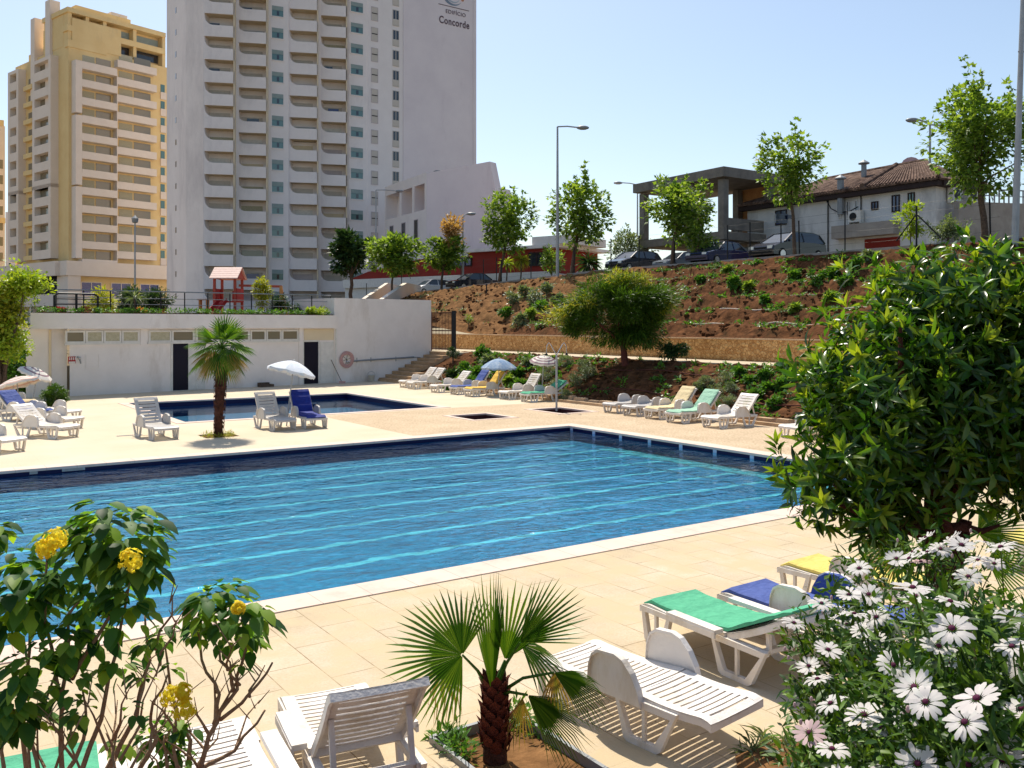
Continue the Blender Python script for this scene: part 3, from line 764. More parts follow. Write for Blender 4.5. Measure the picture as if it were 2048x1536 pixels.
mb = MB(); t0, t1, z0, z1 = PH.rect(170, 708, 198, 737); PH.ring(mb, t0, t1, z0, z1, .03, 0, .02); PH.box(mb, t0+.04, t1-.04, z0+.04, z1-.04, 0, .012); mb.build('meter_hatch', 'white_plaster', house)
# things on and by the pool house
t0, t1, z0, z1 = PH.rect(136, 713, 151, 727)
s = thing('wall_sign', 'small red sign with white lettering high on the pool house wall', 'sign', PH.pt(t0, z0))
mb = MB(); PH.box(mb, t0, t1, z0, z1, .0, .02); mb.build('sign_board', 'red_paint', s)
mb = MB()
for i in range(4): PH.box(mb, t0+.04+i*.07, t0+.075+i*.07, z0+.14, z1-.03, .02, .024)
PH.box(mb, t0+.02, t1-.02, z0+.0, z0+.08, .02, .024); mb.build('lettering', 'frame_white', s)
t, z = PH.hit(154, 714); t2, z2 = PH.hit(160, 727)
s = thing('wall_lamp', 'small grey bracket lamp on the pool house wall right of the red sign', 'lamp', PH.pt(t, z))
mb = MB(); mb.tube([PH.pt(t, z, .03), PH.pt((t+t2)/2, z-.02, .12), PH.pt(t2, z2, .1)], [.03, .04, .02], 8); mb.build('bracket', 'grey_metal', s)
mb = MB(); mb.ball(PH.pt((t+t2)/2, z-.05, .12), .06); mb.build('lamp_head', 'chrome', s)
t, z = PH.hit(691, 719); cz = z
s = thing('hose_reel', 'pink coiled hose on a reel on the white end wall of the pool house', 'hose reel', PH.pt(t, z, .1))
mb = MB()
for k in range(5):
    rr = .40-.035*k; pts = [PH.pt(t+rr*math.cos(a), z+rr*math.sin(a), .12+.02*math.sin(a*3+k)) for a in [2*math.pi*i/28 for i in range(29)]]
    mb.tube(pts, .022, 6, cap=False)
mb.build('hose', 'pink_hose', s)
mb = MB()
for a in (0.3, 1.35, 2.4): mb.bar(PH.pt(t-.38*math.cos(a), z-.38*math.sin(a), .09), PH.pt(t+.38*math.cos(a), z+.38*math.sin(a), .09), .03, .02)
mb.ball(PH.pt(t+.02, z-.12, .14), .07); mb.build('reel_frame', 'chrome', s)
mb = MB(); t1_, z1_ = PH.hit(705, 722); t2_, z2_ = PH.hit(825, 716); t3_, _ = PH.hit(838, 715)
s = thing('water_pipe', 'dark metal pipe fixed along the end wall beside the coiled hose', 'pipe', PH.pt(t1_, z1_, .1))
mb.tube([PH.pt(t1_, z1_, .12), PH.pt(t2_, z2_+.05, .12)], .04, 8); mb.tube([PH.pt(t2_, z2_+.05, .12), PH.pt(t3_, z2_+.02, .12)], .02, 6); mb.build('pipe', 'grey_metal', s)
mb = MB()
for q in (712, 740, 790): tt = PH.hit(q)[0]; mb.bar(PH.pt(tt, z1_-.08, .08), PH.pt(tt, z1_+.16, .08), .03, .03)
mb.build('clip', 'grey_metal', s)
s = thing('broom', 'long handled broom leaning on the wall between the white door and the hose', 'broom', PH.pt(PH.hit(669)[0], 0, .5))
tb = PH.hit(672)[0]
mb = MB(); mb.tube([PH.pt(tb, .05, .55), PH.pt(tb-.35, 1.15, .12)], .016, 6); mb.build('handle', 'bark', s)
mb = MB(); mb.box(PH.pt(tb+.01, .06, .56), (.30, .08, .11)); mb.build('brush', 'pink_hose', s)
tb = PH.hit(735)[0]
s = thing('bucket', 'white bucket with a wire handle on the ground below the hose pipe', 'bucket', PH.pt(tb, 0, .35))
mb = MB(); c = PH.pt(tb, 0, .35); mb.lathe([(.0, .01), (.13, .01), (.18, .34), (.19, .34), (.165, .33), (.12, .04), (0, .04)], c, 14); mb.build('pail', 'frame_white', s, smooth=True)
mb = MB(); mb.tube([c+Vector((.19*math.cos(a), 0, .34+.17*math.sin(a))) for a in [math.pi*i/10 for i in range(11)]], .008, 5); mb.build('handle', 'grey_metal', s)
tb = PH.hit(525)[0]
s = thing('wooden_step', 'low brown wooden step against the pool house wall behind the palm', 'step', PH.pt(tb, 0, .3))
mb = MB(); PH.box(mb, tb-.3, tb+.35, .0, .12, .1, .45); PH.box(mb, tb-.3, tb+.2, .12, .2, .1, .3); mb.build('tread', 'bark', s)
s = thing('garden_gate', 'narrow black metal gate at the left end of the pool house', 'gate', W(-10.6, 19.3))
mb = MB(); g0 = D(118, 725, 36.2); g1 = D(106, 725, 37.0)
mb.tube([(g0.x, g0.y, 0), (g0.x, g0.y, 1.35)], .06, 8); mb.build('post', 'black_metal', s)
mb = MB(); mb.bar((g0.x, g0.y, .95), (g1.x-.4, g1.y+.3, .95), .04, .05); mb.bar((g0.x, g0.y, .15), (g1.x-.4, g1.y+.3, .15), .04, .05)
for k in range(7):
    q = Vector((g0.x, g0.y, 0)).lerp(Vector((g1.x-.4, g1.y+.3, 0)), k/6); mb.bar(q+Vector((0,0,.1)), q+Vector((0,0,1.1)), .02, .02)
mb.build('gate_leaf', 'black_metal', s)

# ---------------- stairs beside the pool house, gate at the top
st = thing('stone_steps', 'brown stone steps climbing beside the white end wall to the iron gate', 'steps', W(4.8, 20.9))
for k in range(9):
    a = 4.7+k*.40; z = .16*(k+1)
    mb = MB(); mb.M = Matrix.Translation(A0) @ Matrix.Rotation(TH, 4, 'Z')
    cc0 = 19.0 if k < 3 else 20.0
    c1 = 21.9+.05*k
    mb.box((a+.24, (cc0+c1)/2, z/2), (.48, c1-cc0-.003*k, z)); mb.build('step', 'step_stone', st)
mb = MB(); mb.M = Matrix.Translation(A0) @ Matrix.Rotation(TH, 4, 'Z'); mb.box((8.7, 20.9, .715), (.75, 3.0, 1.445)); mb.build('landing', 'path_concrete', st)
g0 = W(9.15, 22.35, 1.45); g1 = W(9.3, 20.05, 1.45)
g0 = D(862, 700, 48.6); g0.z = 1.45; g1 = D(906, 702, 47.3); g1.z = 1.45
gt = thing('iron_gate', 'tall dark red iron bar gate at the top of the stone steps', 'gate', g0)
mb = MB(); mb.bar(g0, g0+Vector((0,0,2.1)), .10, .10); mb.build('post', 'brown_metal', gt)
mb = MB(); mb.bar(g1+(g1-g0)*.04, g1+(g1-g0)*.04+Vector((0,0,2.15)), .22, .22); mb.build('post', 'black_metal', gt)
mb = MB(); dv = g1-g0
for z in (.12, 1.1, 2.05): mb.bar(g0+Vector((0,0,z)), g1+Vector((0,0,z)), .04, .06)
mb.build('rail', 'brown_metal', gt)
mb = MB()
for k in range(1, 15): q = g0+dv*k/15; mb.bar(q+Vector((0,0,.06)), q+Vector((0,0,2.05)), .028, .028)
mb.build('bars', 'brown_metal', gt)

# ---------------- rubble retaining wall along the path
rw = thing('retaining_wall', 'long low yellow stone retaining wall along the garden path', 'wall', W(11.6, 0, 1.45))
mb = MB(); mb.M = Matrix.Translation(A0) @ Matrix.Rotation(TH, 4, 'Z')
mb.box((11.62, -1.4, 1.86), (.3, 64.0, .84)); mb.build('stonework', 'rubble_stone', rw)
mb = MB(); mb.M = Matrix.Translation(A0) @ Matrix.Rotation(TH, 4, 'Z'); mb.box((11.62, -1.4, 2.305), (.36, 64.0, .05)); mb.build('wall_cap', 'kerb_stone', rw)

# ---------------- shower by the pool
b = G(1113, 822)
sh = thing('pool_shower', 'thin pale shower post with two curved arms between the two dark footbaths', 'shower', b)
mb = MB(); mb.tube([b, b+Vector((0,0,1.9))], .035, 8); mb.build('post', 'pole_metal', sh)
for sgn, lab in ((-1, 0), (1, 0)):
    mb = MB(); top = b+Vector((0,0,1.85)); e = U*sgn*.06+V*0+Vector((sgn*.22, 0, 0))
    pts = [top, top+e*.25+Vector((0,0,.12)), top+e*.7+Vector((0,0,.34)), top+e*.95+Vector((0,0,.42)), top+e*1.2+Vector((0,0,.30)), top+e*1.25+Vector((0,0,.06))]
    mb.tube(pts, .014, 6); arm = mb.build('shower_arm', 'chrome', sh)
    mb = MB(); mb.lathe([(.015, .08), (.05, .02), (.055, 0), (0, 0)], top+e*1.25, 10); mb.build('shower_head', 'black_metal', arm)
mb = MB(); mb.tube([b+Vector((0,-.05,.9)), b+Vector((0,-.12,.9))], .03, 8); mb.build('tap', 'chrome', sh)

# ---------------- Tower with rounded balconies
TE = Vector((.814, .581, 0)); T = Plane((-37.5, 109.6), TE)
tw = thing('apartment_tower', 'tall white apartment tower with rounded balcony openings and a name on its side', 'building', (-28, 122, 3))
def XY(px, Y): return Vector(((px-CX)/F*Y, Y, 0))
def yl(px): t = T.hit(px)[0]; return T.P.y+T.e.y*t
TOP = 62.0; BOT = 2.5
def poly_wall(pts, z0, z1, mb):
    n = len(pts); vs = [Vector((p.x, p.y, z0)) for p in pts]+[Vector((p.x, p.y, z1)) for p in pts]
    mb.add(vs, [tuple(range(n-1, -1, -1)), tuple(range(n, 2*n))]+[(i, (i+1) % n, n+(i+1) % n, n+i) for i in range(n)])
bays = [(409, 469.5), (474.5, 535), (579, 636.5), (641.5, 694.5)]
fl = lambda p, dy: XY(p, yl(p)+dy)
front = [XY(333.5, 118.5), XY(372, 110.9), XY(408.8, 109.5)]
for i, (a, b) in enumerate(bays):
    Ya = yl(a) if i != 0 else 109.5
    front += [XY(a, Ya)+Vector((0, 1.7, 0)), XY(b, Ya+.7)+Vector((0.0, 1.7, 0))]
    if i == 1: front += [XY(539, yl(539)), XY(577, yl(539)+1.0), XY(578.6, yl(578))]
    elif i == 3: front += [XY(697, yl(697)), XY(733, yl(697)+1.3), XY(735, yl(735))]
    else:
        nb = bays[i+1][0]; front += [XY(nb-.8, yl(nb)+.1)]
pr = T.hit(951)[0]; corner = T.pt(pr, 0)
front += [T.pt(T.hit(758)[0], 0, -.0), corner, XY(950, 150), XY(350, 140)]
mb = MB(); poly_wall(front, BOT, TOP, mb); mb.build('wall', 'tower_white', tw)
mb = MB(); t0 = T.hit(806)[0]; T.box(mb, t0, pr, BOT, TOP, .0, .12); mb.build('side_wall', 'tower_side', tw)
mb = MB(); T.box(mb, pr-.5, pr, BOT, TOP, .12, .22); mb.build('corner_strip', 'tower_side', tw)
NR = 14
for i, (a, b) in enumerate(bays):
    Ya = yl(a) if i != 0 else 109.5
    L0 = XY(a, Ya); R0 = XY(b, Ya+.7); e = (R0-L0); wd = e.length; e.normalize(); nn = Vector((-e.y, e.x, 0))
    z0 = 40.84-1.4-1.4 + 2.8     # parapet of the highest row: below the opening whose top is 43.64
    r_ = 1.05
    arc = [(r_+r_*math.cos(t), 1.4+r_+r_*math.sin(t)) for t in [R(270-9*k) for k in range(11)]]
    poly = [(-.02, 0), (wd, 0), (wd, 1.4)]+[(x, z) for x, z in arc]+[(-.02, 1.4+r_)]
    mb = MB(); mb.prism(poly, L0+Vector((0, 0, z0)), e, Vector((0,0,1)), nn, .16)
    bal = mb.build('balcony', 'tower_white', tw)
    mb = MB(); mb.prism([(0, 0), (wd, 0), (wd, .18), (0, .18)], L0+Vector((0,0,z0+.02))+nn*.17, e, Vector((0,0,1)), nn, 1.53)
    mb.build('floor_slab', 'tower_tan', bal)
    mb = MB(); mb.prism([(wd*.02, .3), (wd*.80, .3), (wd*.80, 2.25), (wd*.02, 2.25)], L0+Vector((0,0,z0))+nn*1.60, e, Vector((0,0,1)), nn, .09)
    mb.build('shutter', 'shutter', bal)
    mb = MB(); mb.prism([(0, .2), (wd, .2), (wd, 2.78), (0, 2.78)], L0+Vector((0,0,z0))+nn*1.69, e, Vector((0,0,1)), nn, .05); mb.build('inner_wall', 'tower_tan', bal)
    lst = rows(bal, NR, -2.8)+rows(bal, 3, 2.8)[1:]
    for b_ in lst:
        if random.random() < .45:
            for ch in b_.children:
                if ch.name.startswith('shutter'):
                    ch.material_slots[0].link = 'OBJECT'; ch.material_slots[0].material = MATS[random.choice(['shutter_rose', 'curtain', 'glass_brown', 'tower_tan', 'frame_white', 'shutter_rose'])]
                    if random.random() < .5: ch.scale = (1, 1, 1); ch.location = ch.location+Vector((random.uniform(0, .5), 0, random.uniform(-.5, 0)))
    # pier at the right end, over the full height
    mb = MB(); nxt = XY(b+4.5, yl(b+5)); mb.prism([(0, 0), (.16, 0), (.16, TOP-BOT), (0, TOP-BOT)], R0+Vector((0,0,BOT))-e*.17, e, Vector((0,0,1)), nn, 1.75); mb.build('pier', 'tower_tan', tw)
    mb = MB(); mb.prism([(0, 0), (.12, 0), (.12, TOP-BOT), (0, TOP-BOT)], L0+Vector((0,0,BOT))-e*.14, e, Vector((0,0,1)), nn, 1.6); mb.build('pier', 'tower_white', tw)
    # a few balconies differ
    for k, mt in {0: {1: 'glass_dark', 3: 'glass_dark'}, 1: {0: 'glass_dark', 5: 'glass_dark', 12: 'blue_glass'}, 2: {}, 3: {2: 'glass_dark', 4: 'blue_glass'}}[i].items():
        zz = z0-2.8*k; mb = MB(); x0 = wd*(.05 if k < 4 else .28)
        mb.prism([(x0, 1.2), (x0+wd*.40, 1.2), (x0+wd*.40, 2.1), (x0, 2.1)], L0+Vector((0,0,zz))+nn*1.52, e, Vector((0,0,1)), nn, .07); mb.build('open_window', mt, tw)
# window columns on the front
for (a, b, mt, hh) in ((542, 568, 'glass_green', 1.5), (700, 727, 'glass_green', 1.5)):
    Ya = yl(539) if a < 600 else yl(697); Pq = (XY(539, Ya), XY(577, Ya+1.0)) if a < 600 else (XY(697, Ya), XY(733, Ya+1.3)); Pn0 = Plane(Pq[0], Pq[1]-Pq[0]); L0 = Pn0.pt(Pn0.hit(a)[0], 0); Pn = Plane(L0, Pq[1]-Pq[0]); wd = Pn.hit(b)[0]
    z1 = 43.60
    mb = MB(); Pn.ring(mb, 0, wd, z1-hh, z1, .10, -.05, .09); f = mb.build('window', 'tower_white', tw)
    mb = MB(); Pn.box(mb, .1, wd-.1, z1-hh+.1, z1-.1, -.02, .05); mb.build('pane', mt, f)
    mb = MB(); Pn.box(mb, .12, wd-.12, z1-.62, z1-.12, .05, .10); mb.build('blind', 'awning_green', f)
    mb = MB(); Pn.box(mb, wd*.44, wd*.62, z1-hh+.22, z1-.72, .05, .07); mb.build('sash', 'glass_dark', f)
    rows(f, NR, -2.8); rows(f, 3, 2.8)
for (a, b, z1, hh, fr, gl) in ((742, 756, 43.5, 1.9, 'shutter_rose', 'shutter'), (785, 798, 43.75, 2.25, 'shutter', 'glass_dark')):
    t0, t1 = T.hit(a)[0], T.hit(b)[0]
    mb = MB(); T.ring(mb, t0, t1, z1-hh, z1, .08, -.05, .06, [(t0+t1)/2] if a > 760 else []); f = mb.build('window', fr, tw)
    mb = MB(); T.box(mb, t0+.08, t1-.08, z1-hh+.08, z1-.08, -.02, .035); mb.build('pane', gl, f)
    mb = MB()
    if a < 760: T.box(mb, t0+.08, t1-.08, z1-hh*.5, z1-hh*.5+.12, .035, .055); mb.build('rail', 'dark_recess', f)
    else: T.box(mb, t0+.08, t1-.08, z1-hh+.1, z1-hh*.58, .035, .05); mb.build('panel', 'shutter', f)
    rows(f, 14 if a < 760 else 9, -2.8); rows(f, 3, 2.8)
Pl_ = Plane(XY(333.5, 118.5), XY(372, 110.9)-XY(333.5, 118.5)); t0 = Pl_.hit(352)[0]
mb = MB(); Pl_.box(mb, t0-.2, t0+.2, 42.6, 43.3, -.05, .03); f = mb.build('slit_window', 'glass_dark', tw); rows(f, 14, -2.8)
# name and emblem on the side wall
def text(body, size, origin, ex, parent, name, m, depth=.04, bold=0.0):
    cu = bpy.data.curves.new(name, 'FONT'); cu.body = body; cu.size = size; cu.extrude = depth/size*.5; cu.offset = bold
    cu.space_character = 1.12
    tmp = bpy.data.objects.new('tmp_text', cu); col.objects.link(tmp)
    me = bpy.data.meshes.new_from_object(tmp); bpy.data.objects.remove(tmp)
    ex = Vector(ex).normalized(); ez = Vector((0,0,1)); nn = ex.cross(ez)
    M = Matrix((( ex.x, ez.x, nn.x, origin.x), (ex.y, ez.y, nn.y, origin.y), (ex.z, ez.z, nn.z, origin.z), (0,0,0,1)))
    me.transform(MW[parent].inverted() @ M); me.name = name
    me.materials.clear(); me.materials.append(MATS[m]); return link(name, me, parent)
mat('letter_dark', (.16, .11, .13), None, .8, 5); mat('logo_blue', (.20, .25, .32), (.26, .32, .40), .8, .5); mat('logo_pale', (.50, .55, .62), None, .8, 2); mat('logo_orange', (.62, .26, .16), None, .8, 2)
t0, z0 = T.hit(877, 38); t1, _ = T.hit(938, 45)
tx = text('Concorde', 1.0, T.pt(t0, 46.15, .15), T.e, tw, 'name_lettering', 'letter_dark', bold=.02)
xs_ = [v.co for v in tx.data.vertices]
wid = max((v.co-xs_[0]).length for v in tx.data.vertices)
sc_ = (t1-t0)/wid*.98
for v in tx.data.vertices:
    p = MW[tw] @ v.co; q = p-T.pt(t0, 46.15, .15); al = q.dot(T.e); hz = q.z; o_ = q.dot(T.n)
    v.co = MW[tw].inverted() @ (T.pt(t0+al*sc_, 46.15+hz*1.45, .15+o_))
t2, _ = T.hit(890, 26); text('EDIFÍCIO', .78, T.pt(t2, 47.75, .15), T.e, tw, 'small_lettering', 'letter_dark')
mb = MB(); ta, _ = T.hit(876, 16); tb, _ = T.hit(937, 28); T.box(mb, ta, tb, 48.75, 48.84, .12, .16); mb.build('underline', 'letter_dark', tw)
tc_, zc_ = T.hit(904, 3); lc = (tc_, 49.9+.6)
def crescent(cx, cz, R1, R2, dx, dz, a0, a1, m, name, o):
    mb = MB(); n = 24; outer = []; inner = []
    for k in range(n+1):
        a = R(lerp(a0, a1, k/n)); th = math.sin(math.pi*k/n)
        outer.append((cx+R1*math.cos(a)*1.15, cz+R1*math.sin(a))); rr = R1-(R1-R2)*th
        inner.append((cx+dx*th+rr*math.cos(a)*1.15, cz+dz*th+rr*math.sin(a)))
    vs = []
    for p, q in zip(outer, inner): vs += [T.pt(p[0], p[1], o), T.pt(q[0], q[1], o)]
    mb.add(vs, [(2*k, 2*k+1, 2*k+3, 2*k+2) for k in range(n)]); mb.build(name, m, tw)
crescent(lc[0], lc[1], 1.5, 1.0, 0, 0, 20, 330, 'logo_blue', 'emblem', .14)
crescent(lc[0]+.1, lc[1]-.1, 1.0, .72, 0, 0, 60, 350, 'logo_pale', 'emblem', .15)
crescent(lc[0]+.35, lc[1]-.2, .75, .35, .1, 0, -20, 220, 'logo_blue', 'emblem', .145)
mb = MB(); td, _ = T.hit(924, 12); mb.prism([(.26*math.cos(a), .26*math.sin(a)) for a in [R(36*k) for k in range(10)]], T.pt(td, 50.2, .13), T.e, (0,0,1), T.n, .03); mb.build('emblem_dot', 'logo_orange', tw)

# ---------------- Lower block joined to the tower
q0 = XY(770, 115.5); q1 = XY(853, 104.3); q2 = XY(978, 99.4)
ax = thing('stepped_apartment_block', 'lower white block with loggias and a slanted blank end wall beside the tower', 'building', q1)
mb = MB(); zt = 20.55
AL = Plane(q0, q1-q0); AR = Plane(q1, q2-q1)
bk = (q2-q1).length
L1 = (q1-q0).length
prof = [(0, 2.5), (bk+4.5, 2.5), (bk+.1, zt+.35), (0, zt-.1)]
mb.prism(prof, q1, AR.e, (0,0,1), -AR.n, 1.2); mb.prism([(0, 2.5), (bk*.8, 2.5), (bk*.55, zt-1.2), (0, zt-1.5)], q1-AR.n*1.21, AR.e, (0,0,1), -AR.n, 9.0)
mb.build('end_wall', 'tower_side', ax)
mb = MB(); AL.box(mb, 0, L1-.02, 2.5, zt-.05, -9.0, -1.6)
# loggia frame: piers and bands
AL.box(mb, 0, L1-.02, zt-1.2, zt, -1.6, 0); AL.box(mb, 0, L1-.02, 9.2, 16.3, -1.6, 0); AL.box(mb, 0, L1-.02, 2.5, 6.6, -1.6, 0)
for px in (770, 801, 826.5, 851.5): t = AL.hit(px)[0]; AL.box(mb, max(0, t-.35), min(L1-.02, t+.3), 6.6, zt-1.2, -1.6, -.003)
mb.build('wall', 'tower_white', ax)
for (a, b) in ((779.5, 787.5), (803, 811.5), (828, 836.5)):
    t0, t1 = AL.hit(a)[0], AL.hit(b)[0]; window(AL, (t0, t1, 12.6, 15.4), ax, 'shutter_rose', 'glass_dark', .1, .05, 0)
for (a, b) in ((783, 800), (806, 825), (830, 850)):
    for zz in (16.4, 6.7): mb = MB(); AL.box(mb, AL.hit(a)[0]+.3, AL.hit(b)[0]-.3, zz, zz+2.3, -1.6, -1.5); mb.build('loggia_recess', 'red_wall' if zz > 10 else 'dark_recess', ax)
mb = MB()
for px in (832, 845): t = AL.hit(px)[0]; AL.box(mb, t-.4, t+.4, zt, zt+.5, -2.4, -1.6)
mb.build('roof_vent', 'grey_metal', ax)

# ---------------- Yellow apartment block
yc = XY(137, 149.8); YR = Plane(yc, (.63, .776)); YL = Plane(yc, (-.77, .64))
yb = thing('yellow_apartment_block', 'tall yellow apartment block with pale boxed balconies and two rooftop chimneys', 'building', yc)
tr = YR.hit(335)[0]+3; tl = YL.hit(31)[0]; zt = 49.6
back = lambda p: p+Vector((-3, 26, 0))
mb = MB(); poly_wall([YL.pt(tl, 0), yc, YR.pt(tr, 0), YR.pt(tr, 0)+Vector((-14, 20, 0)), YL.pt(tl, 0)+Vector((6, 14, 0))], 2.0, zt, mb); mb.build('wall', 'yellow_wall', yb)
# penthouse floors
t9 = YR.hit(331)[0]
mb = MB(); YR.box(mb, 0, t9, zt, zt+5.4, -9, -1.8)
for px in (141, 176, 211, 271, 329): t = YR.hit(px)[0]; YR.box(mb, t-.3, t+.3, zt, zt+5.4, -1.8, -.2)
YR.box(mb, -.2, t9, zt+5.4, zt+6.2, -9.4, .1); YR.box(mb, -.2, t9, zt+2.3, zt+3.3, -1.8, .0); YR.box(mb, -.2, YR.hit(212)[0], zt-.4, zt+.8, -1.0, .15)
YL.box(mb, 0, 11, zt, zt+4.6, -9, -.6); YL.box(mb, 11, 18, zt, zt+1.8, -9, -1)
YR.box(mb, YR.hit(160)[0], YR.hit(270)[0], zt+6.2, zt+7.4, -8, -1.5)
mb.build('penthouse', 'yellow_wall', yb)
for (a, b) in ((145, 174), (180, 208), (215, 268), (275, 327)):
    for zz in (zt+.8, zt+3.4):
        mb = MB(); YR.box(mb, YR.hit(a)[0], YR.hit(b)[0], zz, zz+1.6, -1.8, -1.72); mb.build('loggia_window', 'glass_dark' if zz < zt+2 else 'awning_green', yb)
for (px, h0, h1, w_) in ((71, zt+1, 56.5, 1.6), (101, zt+2, 58.3, 1.8)):
    t = YL.hit(px)[0]; mb = MB(); YL.box(mb, t-w_/2, t+w_/2, 40 if px > 90 else 42, h1, -1.2, .5); mb.build('chimney', 'pale_band', yb)
for px in (245, 262): t = YR.hit(px)[0]; mb = MB(); YR.box(mb, t-.7, t+.7, zt+6.2, zt+8.3, -4, -2.6); mb.build('chimney', 'pale_band', yb)
def balc(P, t0, t1, z, o, sides=(1, 1), wm='curtain', win=True, back_='pale_band'):
    mb = MB(); P.box(mb, t0, t1, z-1.25, z, o-.15, o); P.box(mb, t0, t1, z-1.25, z-1.05, 0, o-.15)
    if sides[0]: P.box(mb, t0, t0+.2, z-1.05, z, 0, o-.15)
    if sides[1]: P.box(mb, t1-.2, t1, z-1.05, z, 0, o-.15)
    b_ = mb.build('balcony', 'pale_band', yb)
    if win:
        w_ = t1-t0
        mb = MB(); P.box(mb, t0+w_*.12, t0+w_*.46, z, z+1.45, 0, .05); mb.build('window', wm, b_)
        mb = MB(); P.box(mb, t0+w_*.50, t0+w_*.93, z-.9, z+1.5, 0, .06); mb.build('glass_door', 'glass_brown', b_)
    return b_
c0, c1 = YR.hit(156)[0], YR.hit(226)[0]; d0, d1 = YR.hit(228)[0], YR.hit(306)[0]
rows(balc(YR, c0, c1, 46.9, 1.5), 12, -3.0); rows(balc(YR, d0, d1, 48.6, 1.3), 12, -3.0)
tf = YR.hit(143)[0]; mbz = [(45.6, 38.2), (36.5, 26.2), (24.6, 14.0)]
for (z1, z0) in mbz: mb = MB(); YR.box(mb, tf, c0-.01, z0, z1+1.3, 0, 1.5); mb.build('balcony_frame', 'pale_band', yb)
mb = MB(); YR.box(mb, YR.hit(226.3)[0], YR.hit(227.7)[0], 13.6, 46, 0, 1.35); mb.build('balcony_frame', 'pale_band', yb)
t0, t1 = YR.hit(320)[0], YR.hit(331)[0]
mb = MB(); YR.box(mb, t0, t1, 43.6, 44.9, 0, .3); f = mb.build('window', 'pale_band', yb); mb = MB(); YR.box(mb, t0+.1, t1-.2, 44.9, 46.3, 0, .1); mb.build('pane', 'glass_green', f); rows(f, 11, -3.0)
for (a, b) in ((80, 117), (31, 52)):
    t0, t1 = YL.hit(b)[0], YL.hit(a)[0]
    for g, n in ((46.2, 3), (36.6, 4), (24.6, 4)):
        for k in range(n):
            z = g-3.0*k; mb = MB()
            YL.box(mb, t0, t1, z-1.5, z, 0, 1.3); YL.box(mb, t0, t0+.9, z, z+1.5, 0, 1.3); YL.box(mb, t1-.9, t1, z, z+1.5, 0, 1.3)
            if k == 0: YL.box(mb, t0, t1, z+1.5, z+2.1, 0, 1.3)
            f = mb.build('boxed_balcony', 'pale_band', yb)
            mb = MB(); YL.box(mb, t0+.9, t1-.9, z, z+1.5, 0, .3); mb.build('opening', 'glass_brown', f)
t0, t1 = YL.hit(73)[0], YL.hit(56)[0]
mb = MB(); YL.box(mb, t0, t1, 44.2, 45.0, 0, .8); f = mb.build('small_balcony', 'yellow_wall', yb); mb = MB(); YL.box(mb, t0+.3, t1-.3, 45.0, 46.4, 0, .05); mb.build('pane', 'glass_brown', f); rows(f, 11, -3.0)
# podium
mb = MB(); YR.box(mb, -1.5, tr, 11.0, 13.4, -10, 2.6); YL.box(mb, 0, tl+3, 11.0, 13.4, -10, 2.2)
YR.box(mb, -1.2, .9, 2.0, 11.0, -1.5, 2.4)
YR.box(mb, -.5, tr, 6.0, 7.6, -6, 2.4); YL.box(mb, 1.2, tl+3, 6.0, 8.0, -6, 2.0)
for px in (60, 83): t = YL.hit(px)[0]; YL.box(mb, t-.3, t+.3, 2, 11.0, -1, 1.9)
mb.build('podium', 'pale_band', yb)
mb = MB(); YR.box(mb, .95, tr, 7.6, 11.0, -6, 1.0); mb.build('podium_wall', 'yellow_wall', yb)
for (a, b) in ((156, 197), (216, 256), (274, 312)):
    t0, t1 = YR.hit(a)[0], YR.hit(b)[0]; window(YR, (t0, t1, 7.7, 10.1), yb, 'pale_band', 'blue_glass', .12, .12, 1, 'shop_window', base=1.0)
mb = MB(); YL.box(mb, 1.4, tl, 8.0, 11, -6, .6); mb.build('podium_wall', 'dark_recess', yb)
mb = MB(); YL.box(mb, 1.4, tl, 2.0, 6.0, -6, .5); YR.box(mb, .95, tr, 2.0, 6.0, -6, .8); mb.build('podium_wall', 'terracotta', yb)
for a, b in ((36, 50), (57, 78), (101, 130)):
    t0, t1 = YL.hit(b)[0], YL.hit(a)[0]; mb = MB(); YL.box(mb, t0, t1, 2.5, 5.4, .5, .6); mb.build('garage_shutter', 'shutter', yb)

# ---------------- far left blocks
fb = thing('tan_apartment_block', 'tan apartment block cut off by the left edge of the photo', 'building', XY(-20, 170))
mb = MB(); FL = Plane(XY(10, 175), (-.8, -.6)); FL.box(mb, 0, 16, 2, 41.5, -14, 0); mb.build('wall', 'pale_band', fb)
mb = MB(); FL.box(mb, 0.2, 16, 41.5, 42.6, -14, .2); FL.box(mb, 0, 16, 22.6, 23.6, 0, .5); mb.build('cornice', 'yellow_wall', fb)
mb = MB(); FL.box(mb, .35, 1.0, 33.2, 34.9, 0, .05); f = mb.build('window', 'glass_brown', fb); rows(f, 11, -3.0)
fb = thing('distant_block', 'distant pale block glimpsed between the tan and the yellow apartment blocks', 'building', XY(20, 240))
mb = MB(); F2 = Plane(XY(11, 240), (1, .2)); F2.box(mb, 0, 2.4, 2, 33, -14, 0); F2.box(mb, 2.4, 4.6, 2, 28, -14, -1); mb.build('wall', 'tower_white', fb)
mb = MB(); F2.box(mb, .8, 1.3, 28, 29.6, 0, .06); f = mb.build('window', 'glass_dark', fb); rows(f, 8, -3.1)
# ---------------- everything along the crest road
def cfor(px, a):
    "c so that W(a,c) is seen in column px"
    m = (px-CX)/F; P = A0+U*a
    return (m*P.y-P.x)/(V.x-m*V.y)
def crest(px, a=23.9, dz=0.0):
    c = cfor(px, a); p = W(a, c); p.z = zcrest(c)+dz; return p
